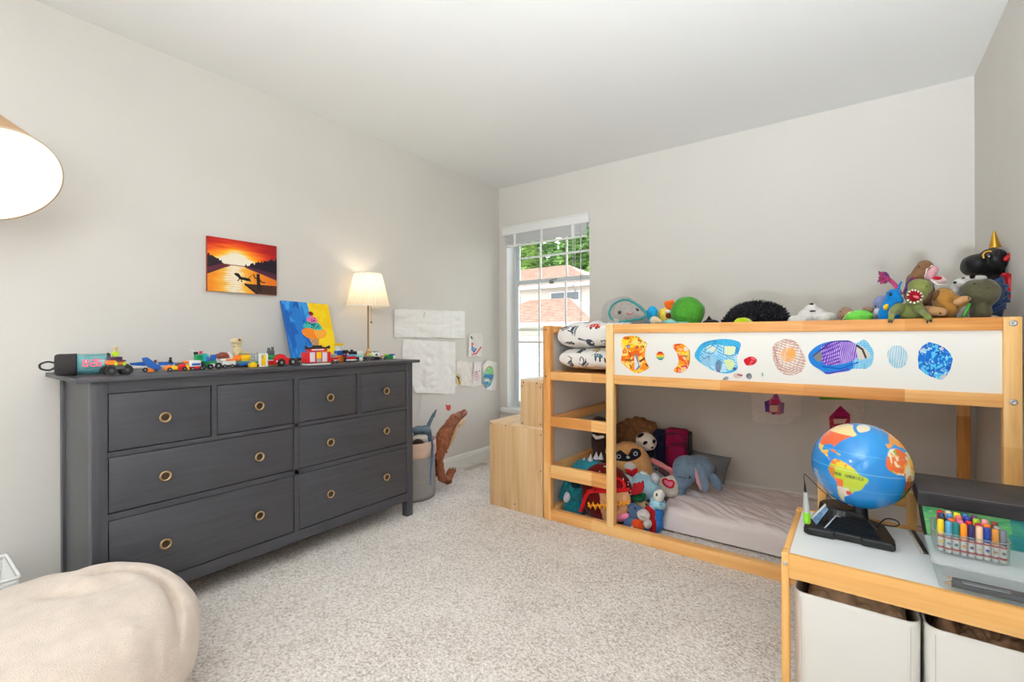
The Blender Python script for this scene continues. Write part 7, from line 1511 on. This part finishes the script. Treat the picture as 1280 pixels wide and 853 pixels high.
MCOL = [('black', (34, 36, 42)), ('yellow', (246, 206, 40)), ('light blue', (84, 160, 196)), ('teal', (20, 124, 124)), ('orange', (246, 150, 30)), ('indigo', (48, 40, 96)), ('peach', (240, 200, 164)), ('royal blue', (26, 60, 150)), ('ochre', (206, 136, 60)), ('grey', (140, 146, 150)), ('slate grey', (110, 118, 126)), ('brown', (130, 60, 40)),
        ('navy', (30, 70, 110)), ('sky blue', (70, 140, 200)), ('burnt orange', (224, 110, 50)), ('salmon', (240, 110, 110)), ('pink', (244, 130, 170)), ('violet blue', (50, 50, 150)), ('red', (206, 34, 44)), ('cream', (244, 206, 180)), ('lemon', (246, 226, 40)), ('lime', (170, 200, 50)), ('blue', (60, 110, 170)), ('crimson', (180, 24, 60)), ('dark orange', (244, 120, 20)), ('scarlet', (220, 30, 40)), ('pale pink', (250, 160, 170)), ('purple', (110, 60, 110))]
LAB = mat((236, 232, 226), .5); LRED = mat((190, 70, 70), .5)
pos = []
fx = [ux0 + .0115 + i * .0141 for i in range(9)]
for i, x in enumerate(fx): pos.append((x, uy0 + .0125 + (.006 if i in (0,) else 0)))
for r_ in range(1, 4):
    for i in range(7): pos.append((ux0 + .018 + i * .0166, uy0 + .0125 + r_ * .0265 + (.004 if i % 2 else 0)))
order = [1, 2, 3, 4, 5, 6, 7, 8, 10, 0, 14, 16, 25, 23, 24, 9, 12, 13, 15, 17, 21, 26, 11, 18, 19, 20, 22, 27]
place = ['in the front row of the clear cup', 'in the second row of the clear cup', 'in the third row of the clear cup', 'at the back of the clear cup']
for k, ci in enumerate(order[:len(pos)]):
    nm, c = MCOL[ci]; x, y = pos[k]; row = 0 if k < 9 else (k - 9) // 7 + 1
    t = thing('marker', '%s marker %s' % (nm, place[row]), 'marker', (x, y, MZ + .001), 'felt markers in the clear cup')
    z = MZ + .001; hgt = .079 + (.003 if row > 1 else 0); r0 = .0066
    brl = mk('barrel', MB().lathe([(r0 - .001, 0), (r0, .002), (r0, .044)], (x, y, z), n=16), LAB, t)
    mk('cap', MB().lathe([(r0, .042), (r0 + .0003, .044), (r0 + .0002, hgt - .004), (r0 - .0012, hgt), (.0005, hgt + .0003)], (x, y, z), n=16), plastic(c, .3), t)
    if row == 0:
        q = MB(); q.lathe([(r0 + .00025, .036), (r0 + .0003, .0382), (r0 + .00025, .0405)], (x, y, z), n=16, cap=False); q.lathe([(r0 + .00025, .008), (r0 + .0003, .0105), (r0 + .00025, .013)], (x, y, z), n=16, cap=False); mk('label_band', q, LRED, brl)
        q = MB(); F = frame_to((0, -1, 0))
        q.cyl((x, y - r0 + .0006, z + .024), (x, y - r0 - .0003, z + .024), .0038, n=14); mk('label_print', q, plastic(tuple(int(v * .8 + 40) for v in c)), brl)

# ================================================================== BEAN BAG
FLE = mat((219, 203, 189), .98, var=.07, vs=26, bump=.9, bs=300, sheen=.35, spec=.05, bd=.004)
def beanbag():
    t = thing('bean_bag', 'cream fleece bean bag in the left foreground', 'bean bag', (.90, .20, 0))
    cx, cy, rx, ry, H = .90, .20, .36, .425, .375
    w2 = lambda l: [U(px, py, 'z', .36) for px, py in l]
    C1 = w2(spl([(120, 716), (150, 709), (180, 707.5), (205, 719), (221, 740), (221, 756), (209, 763), (196, 765)], 5, False))
    C2 = w2(spl([(198, 765), (170, 780), (140, 795), (100, 812), (50, 830), (-40, 858), (-140, 880)], 5, False))
    C3 = w2(spl([(60, 740), (95, 738), (125, 734), (150, 722)], 5, False))
    C4 = w2(spl([(232, 760), (205, 782), (170, 806), (120, 836)], 5, False))
    def dist(C, x, y):
        best = (9, 0)
        for a, b in zip(C[:-1], C[1:]):
            ex, ey = b.x - a.x, b.y - a.y; q = max(0, min(1, ((x - a.x) * ex + (y - a.y) * ey) / (ex * ex + ey * ey + 1e-12)))
            dx, dy = x - a.x - q * ex, y - a.y - q * ey; d = math.hypot(dx, dy)
            if d < best[0]: best = (d, 1 if ex * dy - ey * dx > 0 else -1)
        return best
    m = MB(); G = lambda d, s_: math.exp(-(d / s_) ** 2)
    def f(u, v):
        a = 2 * math.pi * u; ph = math.pi * v ** .85
        c_, s_ = math.cos(ph), math.sin(ph); rr = abs(s_) ** (.58 if c_ > 0 else .42); zz = abs(c_) ** .72 * (1 if c_ > 0 else -1)
        ca, sa = math.cos(a), math.sin(a); k = (abs(ca) ** 2.3 + abs(sa) ** 2.3) ** (-1 / 2.3)
        x, y = cx + rx * rr * ca * k, cy + ry * rr * sa * k; z = H * .5 * (1 + zz)
        top = max(0, zz); tz = min(1, top * 3)
        z += top * (.022 * (y - cy) / ry - .012)
        z += top * (.012 * noise.noise(V((x * 5, y * 5, 1))) + .005 * noise.noise(V((x * 14, y * 14, 4))))
        if top > 0:
            d, sg = dist(C1, x, y); z += tz * (-.030 * G(d, .011) + .012 * G(d - .045, .03) * (1 if sg > 0 else .6))
            d, sg = dist(C2, x, y); z += tz * (-.016 * G(d, .008) + .010 * G(d - .035, .03))
            d, sg = dist(C3, x, y); z -= tz * .016 * G(d, .028)
            d, sg = dist(C4, x, y); z -= tz * .012 * G(d, .03)
        q = .010 * noise.noise(V((x * 6, y * 6, z * 3))) * (1 - top) + .006 * noise.noise(V((a * 9, z * 2.5, 3))) * (1 - top)
        return V((x + ca * q, y + sa * q, max(.003, z)))
    m.grid(300, 190, f)
    mk('cover', m, FLE, t)
beanbag()
# ================================================================== WASTE BASKET
wb = thing('mesh_basket', 'white plastic mesh basket by the left wall at the left edge', 'basket', (.17, .17, 0))
zt = .285; rim = [(.02, .02), (.02, .252), (.04, .272), (.30, .272), (.32, .252), (.32, .02)]
def bq(s, z): c = V((.17, .14)); return [V((c.x + (x - c.x) * s, c.y + (y - c.y) * s, z)) for x, y in [(.02, .0), (.02, .25), (.30, .25), (.30, .0)]]
BXa, BXb, BYa, BYb = .12, .40, .03, .292
m = MB(); top = rrect(BXa, BXb, BYa, BYb, zt, .012); m.tube([q + V((0, 0, -.004)) for q in top], .006, 6, True); m.tube([q for q in rrect(BXa + .003, BXb - .003, BYa + .003, BYb - .003, zt - .022, .012)], .003, 5, True); mk('rim', m, WHITE, wb)
m = MB(); ta = .86
def wp(side, s, z):
    k = ta + (1 - ta) * z / zt; x0, x1, y0, y1 = BXa + .004, BXb - .004, BYa + .004, BYb - .004; cx_, cy_ = (x0 + x1) / 2, (y0 + y1) / 2
    x, y = {0: (x1, y0 + (y1 - y0) * s), 1: (x0 + (x1 - x0) * s, y1), 2: (x0, y0 + (y1 - y0) * s), 3: (x0 + (x1 - x0) * s, y0)}[side]
    return V((cx_ + (x - cx_) * k, cy_ + (y - cy_) * k, z))
for side in range(4):
    L_ = .27
    for dgl in (1, -1):
        n_ = 22
        for i in range(-n_, 2 * n_):
            s0 = i / n_; z0_, z1_ = .006, zt - .02; s1 = s0 + dgl * (z1_ - z0_) / L_
            # clip to 0..1
            pts = []
            for s_, z_ in ((s0, z0_), (s1, z1_)):
                pts.append((s_, z_))
            (sa_, za), (sb, zb_) = pts
            if max(sa_, sb) <= 0 or min(sa_, sb) >= 1: continue
            def cl(s_):
                return za + (zb_ - za) * (s_ - sa_) / (sb - sa_)
            lo, hi = max(0, min(sa_, sb)), min(1, max(sa_, sb)); A_, B_ = (lo, cl(lo)), (hi, cl(hi))
            m.cyl(wp(side, *A_), wp(side, *B_), .0012, n=4, cap=False)
for side, s in ((0, 0), (0, 1), (2, 0), (2, 1)): m.cyl(wp(side, s, .0), wp(side, s, zt - .01), .005, n=8)
mk('mesh_wall', m, WHITE, wb)
x0, x1, y0, y1 = BXa + .022, BXb - .022, BYa + .024, BYb - .024; mk('bottom', MB().bx(x0, x1, y0, y1, 0.001, .006), WHITE, wb)
